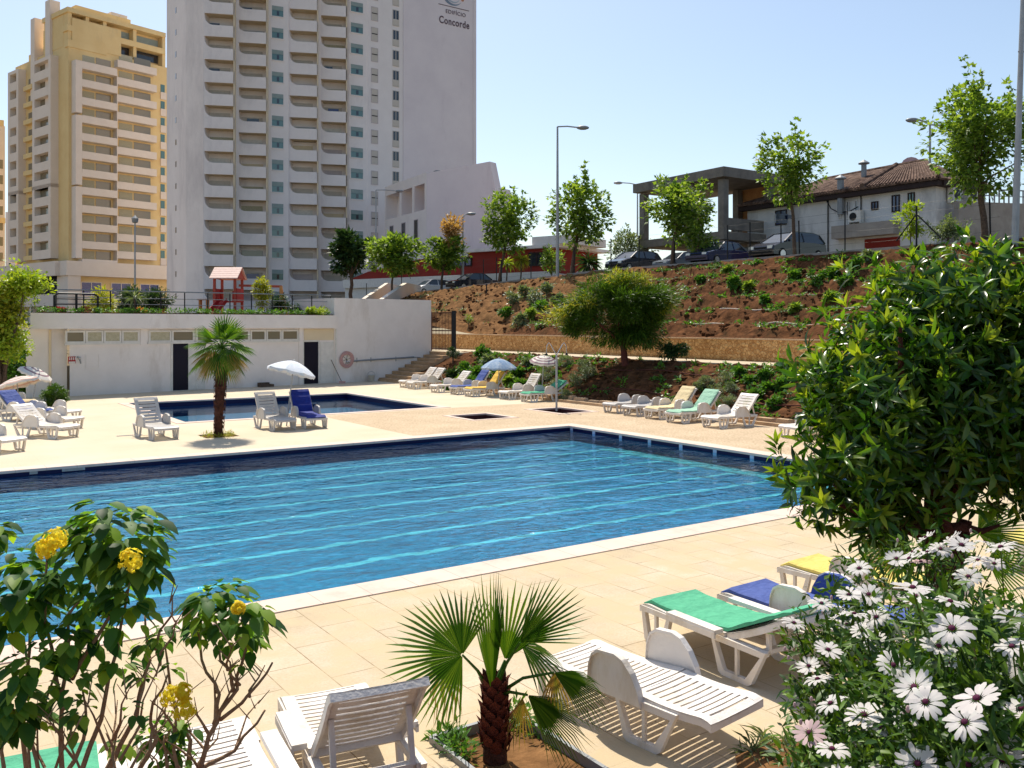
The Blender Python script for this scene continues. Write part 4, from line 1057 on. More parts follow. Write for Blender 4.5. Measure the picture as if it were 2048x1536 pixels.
# old white house with a tiled roof
hP = XY(1495, 64); HF = Plane(hP, -V); EA = 11.35
hc = HF.pt(HF.hit(1872)[0], 0); hL = HF.hit(1872)[0]; HR = Plane(hc, U)
oh = thing('old_house', 'old stained white house with a brown tiled roof above the parked cars', 'house', HF.pt(hL/2, 6.4, -5))
rR = HR.hit(1960)[0]
mb = MB(); poly_wall([hP, hc, HR.pt(rR, 0), hP+U*9], 5.8, EA, mb); mb.build('wall', 'old_wall', oh)
ridge0, ridge1 = HF.pt(HF.hit(1560)[0], 13.05, -4.6), HF.pt(hL-3.4, 13.25, -4.6)
def slab(pts, th, name, m):
    mb = MB(); n = len(pts); nn = (pts[1]-pts[0]).cross(pts[2]-pts[0]).normalized()
    if nn.z < 0: nn = -nn
    vs = pts+[p+nn*th for p in pts]
    mb.add(vs, [tuple(range(n-1, -1, -1)), tuple(range(n, 2*n))]+[(i, (i+1) % n, n+(i+1) % n, n+i) for i in range(n)])
    return mb.build(name, m, oh)
e0 = HF.pt(-.4, EA-.12, .6); e1 = HF.pt(hL+.5, EA-.12, .6); e2 = HR.pt(rR+.5, EA-.12, .6); e3 = e0+U*10.4
r1_ = slab([e0, e1, ridge1, ridge0], .12, 'roof', 'roof_tile'); slab([e1, e2, ridge1+U*.01], .12, 'roof', 'roof_tile'); slab([e2, e3, ridge0, ridge1], .12, 'roof', 'roof_tile'); slab([e3, e0, ridge0], .12, 'roof', 'roof_tile')
# rows of tiles as low ribs on the front slope
mb = MB()
for k in range(70):
    t = (k+.5)/70
    a = e0.lerp(e1, t); b_ = ridge0.lerp(ridge1, t)
    up = Vector((0, 0, .15)); mb.tube([a+up, b_+up], .07, 5)
mb.build('tile_ribs', 'roof_tile', oh)
tv = HF.hit(1730)[0]/hL
mb = MB(); mb.tube([e0.lerp(e1, tv)+Vector((0,0,.25)), ridge0.lerp(ridge1, tv+.07)+Vector((0,0,.25))], .17, 7)
mb.tube([ridge0+Vector((0,0,.2)), ridge1+Vector((0,0,.2))], .12, 6); mb.tube([ridge1+Vector((0,0,.2)), e1+Vector((0,0,.2))], .12, 6); mb.build('ridge_tiles', 'roof_tile', oh)
mb = MB(); HF.box(mb, -.4, hL+.4, EA-.42, EA-.13, 0, .5); HR.box(mb, 0, rR+.4, EA-.42, EA-.13, 0, .5); mb.build('eaves', 'dark_wood', oh)
for (a, y0, b, y1, g) in ((1551, 420, 1574, 450, 'glass_blue'), (1784, 390, 1800, 424, 'glass_blue'), (1816, 385, 1830, 410, 'glass_green'), (1743, 403, 1757, 420, 'glass_blue'), (1676, 405, 1682, 437, 'glass_dark'), (1693, 402, 1699, 433, 'glass_dark'), (1710, 400, 1716, 430, 'glass_dark')):
    t0, t1, z0, z1 = HF.rect(a, y0, b, y1); window(HF, (t0, t1, z0, z1), oh, 'dark_wood' if g != 'glass_dark' else 'old_wall', g, .07, .06, 1 if b-a > 12 else 0)
t0, t1, z0, z1 = HF.rect(1676, 448, 1800, 474); mb = MB(); HF.box(mb, t0, t1, z0, z1, 0, .7); mb.build('concrete_band', 'concrete', oh)
t0, t1, z0, z1 = HF.rect(1730, 476, 1800, 500); mb = MB(); HF.box(mb, t0, t1, 6.2, z1, 0, .05); mb.build('garage_door', 'red_wall', oh)
for px, h in ((1686, 12.1), (1679, 13.4)):
    p = HF.pt(HF.hit(px)[0], 0, .25 if h < 13 else -2.6); mb = MB(); z0 = 9.9 if h < 13 else 12.2
    mb.tube([(p.x, p.y, z0), (p.x, p.y, h)], .22 if h < 13 else .18, 8); mb.lathe([(.0, h+.35), (.36, h+.12), (.36, h+.05), (0, h+.05)], (p.x, p.y, 0), 10); mb.build('flue_pipe', 'grey_metal', oh)
mb = MB(); c = HF.pt(HF.hit(1731)[0], 13.2, -5.2); mb.lathe([(0, .0), (.35, .04), (.75, .24)], c, 16, axis='Y'); mb.build('satellite_dish', 'pink_hose', oh)
mb = MB(); pts = [HF.pt(HF.hit(x)[0], H+(HZ-y)/F*(HF.P.y+HF.e.y*HF.hit(x)[0]), .3) for x, y in ((1658, 400), (1668, 418), (1684, 426), (1704, 424), (1722, 414))]; mb.tube(pts, .035, 5)
mb.tube([HF.pt(HF.hit(1657)[0], 6.4, .06), HF.pt(HF.hit(1657)[0], EA-.4, .06)], .04, 5); mb.tube([HF.pt(HF.hit(1723)[0], 8.6, .06), HF.pt(HF.hit(1723)[0], EA-.4, .06)], .04, 5); mb.build('cable', 'black_metal', oh)
def acunit(P, px, py, w, h, lab, o=.0):
    t, z = P.hit(px, py); s = thing('air_conditioner', lab, 'air conditioner', P.pt(t, z))
    mb = MB(); P.box(mb, t-w/2, t+w/2, z, z+h, o+.1, o+.45); P.box(mb, t-w/2, t-w/2+.08, z-.1, z, o+.1, o+.45); P.box(mb, t+w/2-.08, t+w/2, z-.1, z, o+.1, o+.45); mb.build('casing', 'frame_white', s)
    mb = MB(); mb.prism([(h*.36*math.cos(R(24*k)), h*.36*math.sin(R(24*k))) for k in range(15)], P.pt(t-w*.1, z+h/2, o+.455), P.e, (0,0,1), P.n, .02); mb.build('fan_grille', 'black_metal', s)
acunit(HF, 1717, 445, .9, .7, 'air conditioner on the front wall of the old house under three narrow windows')
acunit(HR, 1901, 404, 1.0, .9, 'air conditioner on the end wall of the old house, nearer its corner')
acunit(HR, 1934, 405, 1.3, 1.1, 'larger air conditioner on the end wall of the old house, further from its corner')
# stone wall and railing right of the house
sw = thing('boundary_wall', 'stained concrete wall with a blue railing right of the old house', 'wall', HR.pt(2, 6.4, .8))
s0 = HR.hit(1884)[0]; BW = Plane(HR.pt(s0, 0, 1.0), U*.9-V*.35)
mb = MB(); bl = BW.hit(2090)[0]; BW.box(mb, 0, bl, 5.6, 10.0, -.4, 0); mb.build('wall', 'concrete', sw)
mb = MB(); b1 = BW.hit(1965)[0]; BW.box(mb, b1, bl, 10.75, 10.82, -.25, -.18); BW.box(mb, b1, bl, 10.4, 10.45, -.25, -.18)
for k in range(14): t = lerp(b1, bl, k/13); BW.box(mb, t-.03, t+.03, 10.0, 10.75, -.25, -.18)
mb.build('railing', 'grey_metal', sw)
# concrete frame of an unfinished building
kc = XY(1447, 60.2); kl = XY(1277, 67.5); KF = Plane(kl, kc-kl); KL = (kc-kl).length; KR = Plane(kc, U); kR = KR.hit(1535)[0]+2
sk = thing('concrete_frame_building', 'unfinished open concrete frame building with brick inner walls left of the old house', 'building', kc)
mb = MB(); dp = 9.0
def frame_slab(z0, z1, ov):
    pts = [kl-KF.e*ov-U*ov, kc+KF.e*ov-U*ov, kc+KF.e*ov+U*(kR), kl-KF.e*ov+U*(kR)]; poly_wall(pts, z0, z1, mb)
frame_slab(12.75, 13.4, .3); frame_slab(8.6, 9.15, .0)
mb.build('roof_slab', 'concrete_dark', sk)
mb = MB()
for t in (0.3, KL*.62, KL-.3):
    for d in (0.3, 5.0, kR-.4):
        p = KF.pt(t, 0)+U*d; mb = MB(); mb.box((p.x, p.y, 7.0), (.5, .5, 3.1), math.atan2(U.y, U.x)); mb.build('column', 'concrete_dark', sk)
        mb = MB(); mb.box((p.x, p.y, 10.85), (.5, .5, 3.6), math.atan2(U.y, U.x)); mb.build('column', 'concrete_dark', sk)
mb = MB(); q = kl+U*(kR-1.0)
KB = Plane(q+KF.e*2.0, KF.e); KB.box(mb, KL*.28, KL-2.2, 9.15, 10.3, -.1, .1); KB.box(mb, KL*.30, KL-.4, 10.5, 12.7, -.1, .1); KB.box(mb, KL*.55, KL-2, 6.0, 8.5, -.1, .1); mb.build('brick_wall', 'brick_inner', sk)
mb = MB(); KR.box(mb, .7, 5.0, 9.3, 10.1, -.4, -.2); KR.box(mb, .7, kR-1, 7.8, 8.1, -.5, -.2); KR.box(mb, .7, kR-1, 6.2, 7.3, -.6, -.5)
for k in range(7): KR.box(mb, .7, kR-1, 6.2+k*.32, 6.3+k*.32, -.5, -.42)
mb.build('parapet', 'concrete_dark', sk)
# red restaurant building
rq0 = XY(690, 96); rq1 = XY(1112, 80); RP = Plane(rq0, rq1-rq0); rl = (rq1-rq0).length
rb = thing('red_building', 'long low red walled building with a flat pale roof behind the street trees', 'building', RP.pt(rl/2, 4.2))
def zr(y, px=950): t = RP.hit(px)[0]; return H+(HZ-y)/F*(RP.P.y+RP.e.y*t)
t9 = RP.hit(936)[0]
mb = MB(); RP.box(mb, 0, rl, 3.6, zr(553), -9, 0); RP.box(mb, 0, rl, zr(568), zr(549), 0, .3); mb.build('base_wall', 'frame_white', rb)
mb = MB(); RP.box(mb, t9, rl-.5, zr(552), zr(505), -8, -.02)
mb.prism([(0, 0), (t9-.02, 0), (t9-.02, zr(512)-zr(552)), (t9*.62, zr(512)-zr(552)), (t9*.2, .9)], RP.pt(0, zr(552), -.02), RP.e, (0,0,1), -RP.n, 7.5); mb.build('red_wall', 'red_wall', rb)
mb = MB(); RP.box(mb, t9-.5, rl+.6, zr(505), zr(499), -8.5, .5); t5 = RP.hit(1068)[0]; RP.box(mb, t5, rl+1.6, zr(499)+.01, zr(483), -6, .3); mb.build('roof', 'white_plaster', rb)
t0, t1 = RP.hit(905)[0], RP.hit(944)[0]; window(RP, (t0, t1, zr(532), zr(514)), rb, 'dark_wood', 'blue_glass', .12, .1, 2)
t0, t1 = RP.hit(1058)[0], RP.hit(1090)[0]; window(RP, (t0, t1, zr(538), zr(512)), rb, 'dark_wood', 'glass_dark', .12, .1, 1)
# pale walls of the ramp down to the garage
rp = thing('ramp_wall', 'beige sloping ramp wall rising behind the white end wall of the pool house', 'wall', XY(760, 78))
mb = MB()
P0, P1, P2 = D(722, 600, 74), D(800, 566, 80), D(805, 600, 74)
for (p, q, w_) in ((D(716, 602, 72), D(770, 566, 82), .3), (D(752, 602, 70), D(806, 566, 78), .35)):
    e = (q-p); e.z = 0; L = e.length; e.normalize(); nn = Vector((e.y, -e.x, 0))
    mb.prism([(0, -2.5), (L+5, -2.5), (L+5, q.z-p.z), (L, q.z-p.z), (0, 0)], p, e, (0,0,1), nn, w_)
mb.build('wall', 'pale_band', rp)
# pale distant hut right of the lamp post
ht = thing('arched_shelter', 'small pale arched shelter behind the tall lamp post', 'shelter', XY(1150, 78))
AP = Plane(XY(1146, 78), (1, 0)); mb = MB(); mb.prism([(0, 0), (0, 1.6), (.4, 2.2), (1.0, 2.4), (1.5, 2.1), (1.7, 1.5), (1.7, 0)], AP.pt(0, 5.3), AP.e, (0,0,1), -AP.n, 3); mb.build('shell', 'frame_white', ht)

# ---------------- lamps
def lamp(px, Y, ztop, zb, arms, label, group='street lamps', r=.09, lean=0):
    b = XY(px, Y); b.z = zb; s = thing('street_lamp', label, 'street lamp', b, group=group)
    mb = MB(); tp = Vector((b.x+lean, b.y, ztop)); mb.tube([b, b.lerp(tp, .5), tp], [r*1.3, r, r*.7], 8); mb.build('pole', 'pole_metal', s)
    for (dx, dz) in arms:
        a = tp+Vector((dx, 0, dz)); mb = MB(); mb.tube([tp, tp.lerp(a, .5)+Vector((0,0,.05)), a], .05, 6); ar = mb.build('arm', 'pole_metal', s)
        sg = 1 if dx > 0 else -1
        mb = MB(); mb.ball(a+Vector((sg*.38, 0, -.02)), .42, 10, 7, (1.05, .5, .36)); h = mb.build('lamp_head', 'grey_metal', ar, smooth=True)
    return s
lamp(1115, 61.5, 16.4, 6.0, [(1.35, -.05)], 'tall street lamp with one arm to the right behind the wide green tree')
lamp(1275, 87, 16.4, 6.3, [(-1.5, .2), (1.6, -.1)], 'double armed street lamp at the left end of the concrete frame building')
lamp(1860, 55.5, 15.2, 6.4, [(-.7, .3), (1.1, -.15)], 'double armed street lamp in front of the old house corner')
lamp(752, 95, 17.1, 4.2, [(2.1, -.1)], 'street lamp with one long arm in front of the tower windows')
lamp(926, 80, 12.4, 4.4, [(.35, .35)], 'small street lamp behind the gold topped tree')
s = XY(270, 90); s.z = 3
lp = thing('street_lamp', 'thin lantern lamp post in front of the yellow apartment block', 'street lamp', s, group='street lamps')
mb = MB(); mb.tube([s, Vector((s.x, s.y, 13.0))], [.11, .07], 7); mb.build('pole', 'pole_metal', lp); mb = MB(); mb.lathe([(0, 0), (.28, .1), (.34, .5), (.1, .75), (0, .8)], (s.x, s.y, 13.0), 10); mb.build('lamp_head', 'grey_metal', lp)
b = D(2030, 472, 36.5); bp_ = thing('light_mast', 'tall thick grey light mast at the right edge in front of the big tree', 'mast', b)
t_ = D(2047, -40, 36.5); mb = MB(); mb.tube([b-Vector((0,0,.6)), b, t_], [.14, .14, .085], 10); mb.build('mast', 'pole_metal', bp_)
mb = MB(); q = b.lerp(t_, .72); mb.tube([q-Vector((.12,0,0)), q+Vector((.25,0,0))], .03, 6); mb.build('bracket', 'grey_metal', bp_)
b = D(1562, 505, 49.5); sg_ = thing('sign_board', 'dark signboard on a thin post in front of the old house', 'sign', b)
mb = MB(); mb.tube([b, D(1562, 440, 49.5)], .04, 6); mb.build('post', 'black_metal', sg_); mb = MB(); q = D(1563, 437, 49.5); mb.box(q, (.75, .08, .5), .3, 1); mb.box(q+Vector((.45,0,.08)), (.3, .08, .22), .3); mb.build('board', 'car_navy', sg_)
# fence posts along the crest
fe = thing('wire_fence', 'thin dark wire fence posts standing along the top of the bank', 'fence', crest(1500, 23.45))
for px in (733, 803, 922, 967, 993, 1062, 1222, 1278, 1455, 1500, 1690):
    p = crest(px, 23.45); mb = MB(); mb.tube([p-Vector((0,0,.1)), p+Vector((0,0,2.15))], .035, 6); mb.build('post', 'black_metal', fe)
mb = MB()
for zz in (.5, 1.1, 1.7, 2.1):
    for x0, x1 in ((803, 922), (922, 993), (993, 1062), (1062, 1222), (1222, 1278), (1278, 1455), (1455, 1500), (1500, 1690), (1690, 1833), (1833, 2000)):
        a = crest(x0, 23.45, zz); b = crest(x1, 23.45, zz); mb.tube([a, a.lerp(b, .5)-Vector((0,0,.03)), b], .004, 4)
mb.build('wire', 'black_metal', fe)
mb = MB(); t = D(1833, 412, 40.5); b = D(1833, 492, 40.5); q = D(1833, 428, 40.5)
mb.tube([b-Vector((0,0,.4)), t], .045, 6); mb.tube([q, D(1793, 482, 41.5)], .032, 6); mb.tube([q, D(1882, 476, 39.5)], .032, 6); mb.build('braced_post', 'black_metal', fe)
mb = MB(); b = W(17.5, 19.5, 4.0); mb.tube([D(973, 612, 62), D(973, 568, 62)], .045, 6); mb.build('post', 'black_metal', fe)

# ---------------- cars
def car(name, label, p, heading, paint, kind='sedan', s=1.0):
    t = thing(name, label, 'car', p, heading, 'cars parked along the top of the bank', (s, s, s)); mb = MB()
    Wd = 1.68
    low = [(-2.12,.28),(-2.15,.55),(-2.10,.86),(-1.55,.93),(-1.0,.95),(.95,.94),(1.5,.86),(2.02,.74),(2.15,.55),(2.13,.28)]
    if kind == 'hatch': low = [(-1.92,.28),(-1.98,.60),(-1.90,.92),(-1.0,.98),(.95,.98),(1.45,.88),(1.88,.72),(1.98,.52),(1.96,.28)]
    n = len(low); vs = []
    for y, k in ((-Wd/2, 1), (-Wd/2+.0, 1), (Wd/2, 1)):
        pass
    secs = [(-Wd/2, .93, .04), (-Wd/2+.10, 1.0, 0), (Wd/2-.10, 1.0, 0), (Wd/2, .93, .04)]
    for y, k, d in secs:
        for (x, z) in low: vs.append((x*(1-d*.5), y, .28+(z-.28)*k))
    fs = []
    for i in range(3):
        for j in range(n-1): fs.append((i*n+j, i*n+j+1, (i+1)*n+j+1, (i+1)*n+j))
    fs += [tuple(range(n)), tuple(range(4*n-1, 3*n-1, -1))]
    mb.add(vs, fs); mb.build('body', paint, t, world=False, smooth=False)
    if kind == 'sedan': cab = [(-1.45,.92),(-.85,1.36),(-.55,1.41),(.10,1.42),(.35,1.37),(1.05,.93)]
    else: cab = [(-1.88,.93),(-1.62,1.36),(-1.2,1.44),(.05,1.46),(.35,1.41),(1.10,.95)]
    mb = MB(); m_ = len(cab); vs = []
    for y0, y1 in ((-.78, -.60), (.78, .60)):
        for (x, z) in cab: vs.append((x, lerp(y0, y1, min(1, (z-.92)/.5)), z))
    mb.add(vs, [tuple(range(m_)), tuple(range(2*m_-1, m_-1, -1))]+[(j, m_+j, m_+j+1, j+1) for j in range(m_-1)]); mb.build('windows', 'car_glass', t, world=False)
    mb = MB()
    top = cab[1:5]; vs = []
    for y in (-.61, .61):
        for (x, z) in top: vs.append((x, y, z+.005))
        for (x, z) in reversed(top): vs.append((x, y, z+.035))
    k8 = 8; mb.add(vs, [tuple(range(8)), tuple(range(15, 7, -1))]+[(j, j+8, (j+1) % 8+8, (j+1) % 8) for j in range(8)])
    for sgn in (-1, 1):
        for (a, b) in ((0, 1), (5, 4)):
            pa = (cab[a][0], sgn*.79, cab[a][1]); pb = (cab[b][0], sgn*.62, cab[b][1]+.01); mb.bar(pa, pb, .07, .05)
        mb.bar((-.35, sgn*.785, .93), (-.35, sgn*.615, 1.41), .07, .04)
    mb.build('roof', paint, t, world=False)
    for x in (-1.3, 1.3):
        for y in (-1, 1):
            mb = MB(); mb.M = Matrix.Translation((x, y*.76, .31)); mb.lathe([(0,-.09),(.25,-.10),(.31,-.07),(.31,.07),(.25,.10),(0,.09)], (0,0,0), 16, 'Y'); wh = mb.build('wheel', 'rubber', t, world=False, smooth=True)
            mb = MB(); mb.M = Matrix.Translation((x, y*.865, .31)); mb.lathe([(0,-.01),(.19,-.01),(.19,.012),(0,.012)], (0,0,0), 12, 'Y'); mb.build('hubcap', 'chrome', wh, world=False)
    fx = 2.09 if kind == 'sedan' else 1.93
    for y in (-.6, .6):
        mb = MB(); mb.box((fx-.03, y, .64), (.12, .30, .14)); mb.build('headlight', 'lens', t, world=False)
        mb = MB(); mb.box((-fx+.0, y, .74), (.12, .30, .14)); mb.build('tail_light', 'red_paint', t, world=False)
        mb = MB(); mb.box((.82, y*1.48, 1.0), (.10, .16, .11)); mb.build('mirror', paint, t, world=False)
    bm_ = 'rubber' if paint != 'car_white' else 'car_white'
    mb = MB(); mb.box((fx+.0, 0, .42), (.10, 1.5, .16)); mb.build('bumper', bm_, t, world=False); mb = MB(); mb.box((-fx-.0, 0, .42), (.10, 1.5, .16)); mb.build('bumper', bm_, t, world=False); mb = MB(); mb.box((fx+.0, 0, .60), (.08, .75, .10)); mb.build('grille', 'rubber', t, world=False)
    return t
hd = math.atan2(-U.y, -U.x)
for i, (px, pt_, kd, lab, nm, s_) in enumerate(((862, 'car_white', 'hatch', 'white car parked above the white end wall of the pool house', 'parked_car', 1.0), (945, 'car_dark', 'sedan', 'dark car parked just right of the white car', 'parked_car', 1.05),
        (1268, 'car_dark', 'hatch', 'dark car parked in front of the double armed lamp, leftmost on the high bank', 'parked_car', 1.0), (1362, 'car_grey', 'sedan', 'grey car half hidden behind the navy car and a young tree', 'parked_car', .9),
        (1440, 'car_navy', 'sedan', 'navy car parked in front of the concrete frame building', 'parked_car', 1.05), (1575, 'car_dark', 'hatch', 'dark hatchback with a bright windscreen parked beside the old house', 'parked_car', 1.12))):
    a = 26.1 if i != 3 else 28.0
    c = cfor(px, a); p = W(a, c); p.z = zcrest(c)+.03
    car(nm, lab, p, hd+.05*(-1)**i, pt_, kd, s_)

# ---------------- terrace on the pool house roof
def ph(px, py, o): t, z = PH.hit(px, py); return PH.pt(t, z, o)
rl_ = thing('terrace_railing', 'long thin metal railing along the planted roof of the pool house', 'railing', PH.pt(4, 3.34, -.6))
PR = Plane(PH.pt(0, 0, -.7), PH.e)
mb = MB(); ta, tb = PR.hit(112)[0], PR.hit(661)[0]
zt_ = 4.28
mb.tube([PR.pt(ta, zt_), PR.pt(tb, zt_+.05)], .03, 6); mb.tube([PR.pt(ta, zt_-.3), PR.pt(tb, zt_-.27)], .016, 5); mb.tube([PR.pt(ta, zt_-.55), PR.pt(tb, zt_-.55)], .016, 5); mb.build('rail', 'grey_metal', rl_)
for k in range(13):
    t = lerp(ta, tb, k/12); mb = MB(); mb.tube([PR.pt(t, 3.3), PR.pt(t, zt_)], .028, 6); mb.build('post', 'black_metal', rl_)
gr = thing('roof_guard_rail', 'short black tubular guard rail standing on the left end of the pool house roof', 'railing', PR.pt(ta, 3.34, .3))
t0, t1 = PR.hit(104)[0], PR.hit(191)[0]
mb = MB(); mb.tube([PR.pt(t0, 3.3, .3), PR.pt(t0, 4.02, .3), PR.pt(t0+.15, 4.12, .3), PR.pt(t1-.15, 4.12, .3), PR.pt(t1, 4.02, .3), PR.pt(t1, 3.3, .3)], .04, 7)
for z in (3.9, 3.68, 3.46): mb.tube([PR.pt(t0, z, .3), PR.pt(t1, z, .3)], .02, 5)
mb.tube([PR.pt((t0+t1)/2, 3.3, .3), PR.pt((t0+t1)/2, 4.12, .3)], .05, 7); mb.build('tube_frame', 'black_metal', gr)
# playground tower
Yp = 47.5; k0 = D(428, 622, Yp); k0.z = 3.34
pt = thing('playground_tower', 'red wooden playground tower with a pitched plank roof and a slide', 'play tower', D(452, 622, Yp))
xl, xr = D(429, 600, Yp).x, D(470, 600, Yp).x; dpt = 1.25; zr0 = D(0, 557, Yp).z; zr1 = D(0, 538, Yp).z
mb = MB()
for x in (xl, xr):
    for y in (Yp, Yp+dpt): mb.box((x, y, (3.0+zr0)/2), (.12, .12, zr0-3.0))
mb.build('post', 'plank_red', pt)
xm = (xl+xr)/2; x0, x1 = xl-.2, xr+.2
mb = MB()
for k in range(5):
    t0, t1 = k/5, (k+1)/5-.02
    ya, yb_ = lerp(Yp-.25, Yp+dpt/2, t0), lerp(Yp-.25, Yp+dpt/2, t1); za, zb_ = lerp(zr0-.02, zr1+.1, t0), lerp(zr0-.02, zr1+.1, t1)
    mb.add([(x0, ya, za), (x1, ya, za), (x1, yb_, zb_), (x0, yb_, zb_), (x0, ya, za+.05), (x1, ya, za+.05), (x1, yb_, zb_+.05), (x0, yb_, zb_+.05)], [(3,2,1,0), (4,5,6,7), (0,1,5,4), (1,2,6,5), (2,3,7,6), (3,0,4,7)])
    ya, yb_ = Yp+dpt-ya+Yp, Yp+dpt-yb_+Yp
    mb.add([(x0, ya, za), (x1, ya, za), (x1, yb_, zb_), (x0, yb_, zb_), (x0, ya, za+.05), (x1, ya, za+.05), (x1, yb_, zb_+.05), (x0, yb_, zb_+.05)], [(3,2,1,0), (4,5,6,7), (0,1,5,4), (1,2,6,5), (2,3,7,6), (3,0,4,7)])
mb.build('roof', 'plank_pink', pt)
mb = MB()
for x in (xl-.12, xr+.06): mb.prism([(0, 0), (dpt+.4, 0), (dpt/2+.2, zr1-zr0+.05)], (x, Yp-.2, zr0), (0,1,0), (0,0,1), (1,0,0), .05)
mb.build('gable', 'plank_red', pt)
mb = MB(); zf = 3.34+.75; mb.box((xm, Yp+dpt/2, zf), (xr-xl, dpt, .06)); mb.box((xl-.07, Yp+dpt/2, zf+.35), (.04, dpt, .7)); mb.box((xr+.07, Yp+dpt/2, zf+.35), (.04, dpt, .7)); mb.box((xm+.25, Yp+dpt+.05, zf+.3), (.5, .04, .6)); mb.build('platform', 'red_paint', pt)
mb = MB(); a = Vector((xm-.1, Yp, zf)); b = Vector((xm-.35, Yp-1.0, 3.40)); mb.bar(a, b, .42, .05); mb.bar(a+Vector((-.22, 0, .08)), b+Vector((-.22, 0, .08)), .04, .2); mb.bar(a+Vector((.22, 0, .08)), b+Vector((.22, 0, .08)), .04, .2); mb.build('slide', 'red_paint', pt)
# swing frame and low posts
sf = thing('swing_frame', 'brown wooden beam and post frame right of the red playground tower', 'swing frame', D(561, 620, 48))
mb = MB(); z = D(0, 573, 48).z; a = D(478, 571, 48); b = D(563, 573, 48); mb.bar(a, b, .12, .12); mb.build('beam', 'plank_red', sf)
mb = MB(); q = D(562, 572, 48); mb.bar((q.x, q.y, 3.1), (q.x, q.y, q.z), .14, .14); mb.bar((q.x+.35, q.y+.1, 3.1), (q.x, q.y, q.z), .10, .10); mb.build('post', 'orange_wood', sf)
bn = thing('picnic_bench', 'low wooden bench with two posts left of the red playground tower', 'bench', D(408, 620, 45))
mb = MB(); q = D(408, 600, 45); mb.box((q.x, q.y, 4.12), (.55, .5, .06)); mb.build('seat', 'orange_wood', bn)
for dx in (-.18, .18): mb = MB(); mb.box((q.x+dx, q.y, 3.72), (.08, .3, .78)); mb.build('leg', 'orange_wood', bn)
# ---------------- plastic sun loungers
def slatted(x0, x1, zf, n, wd=.32, th=.009, slot=.021, inner=.225):
    "sheet with crosswise slots: margins, solid pieces between the slots, apron along the edge"
    mb = MB(); N_ = 24
    def strip(xa, xb, ya, yb, m=4):
        vs = []
        for i in range(m+1):
            x = lerp(xa, xb, i/m); z = zf(x)
            for (y, dz) in ((ya, 0), (yb, 0), (yb, -th), (ya, -th)): vs.append((x, y, z+dz+.10*(y*y) if False else z+dz+.10*y*y))
        fs = [(0, 3, 2, 1), tuple(4*m+k for k in range(4))]
        for i in range(m):
            for k in range(4): fs.append((4*i+k, 4*i+(k+1) % 4, 4*(i+1)+(k+1) % 4, 4*(i+1)+k))
        mb.add(vs, fs)
    strip(x0, x1, -wd, -inner, N_); strip(x0, x1, inner, wd, N_)
    for k in range(n):
        a = lerp(x0, x1, k/n); b = lerp(x0, x1, (k+1)/n)
        for j in range(4): strip(a, b-slot if k < n-1 else b, lerp(-inner, inner, j/4), lerp(-inner, inner, (j+1)/4), 1)
    for y in (-wd, wd-.02):
        vs = []
        for i in range(N_+1):
            x = lerp(x0, x1, i/N_); z = zf(x)+.10*wd*wd
            vs += [(x, y, z-.004), (x, y+.02, z-.004), (x, y+.02, z-.055), (x, y, z-.055)]
        fs = [(0, 3, 2, 1), tuple(4*N_+k for k in range(4))]
        for i in range(N_):
            for k in range(4): fs.append((4*i+k, 4*i+(k+1) % 4, 4*(i+1)+(k+1) % 4, 4*(i+1)+k))
        mb.add(vs, fs)
    for x, sg in ((x0, 1), (x1, -1)): mb.box((x+sg*.01, 0, zf(x)-.022), (.02, wd*2-.04, .05))
    return mb
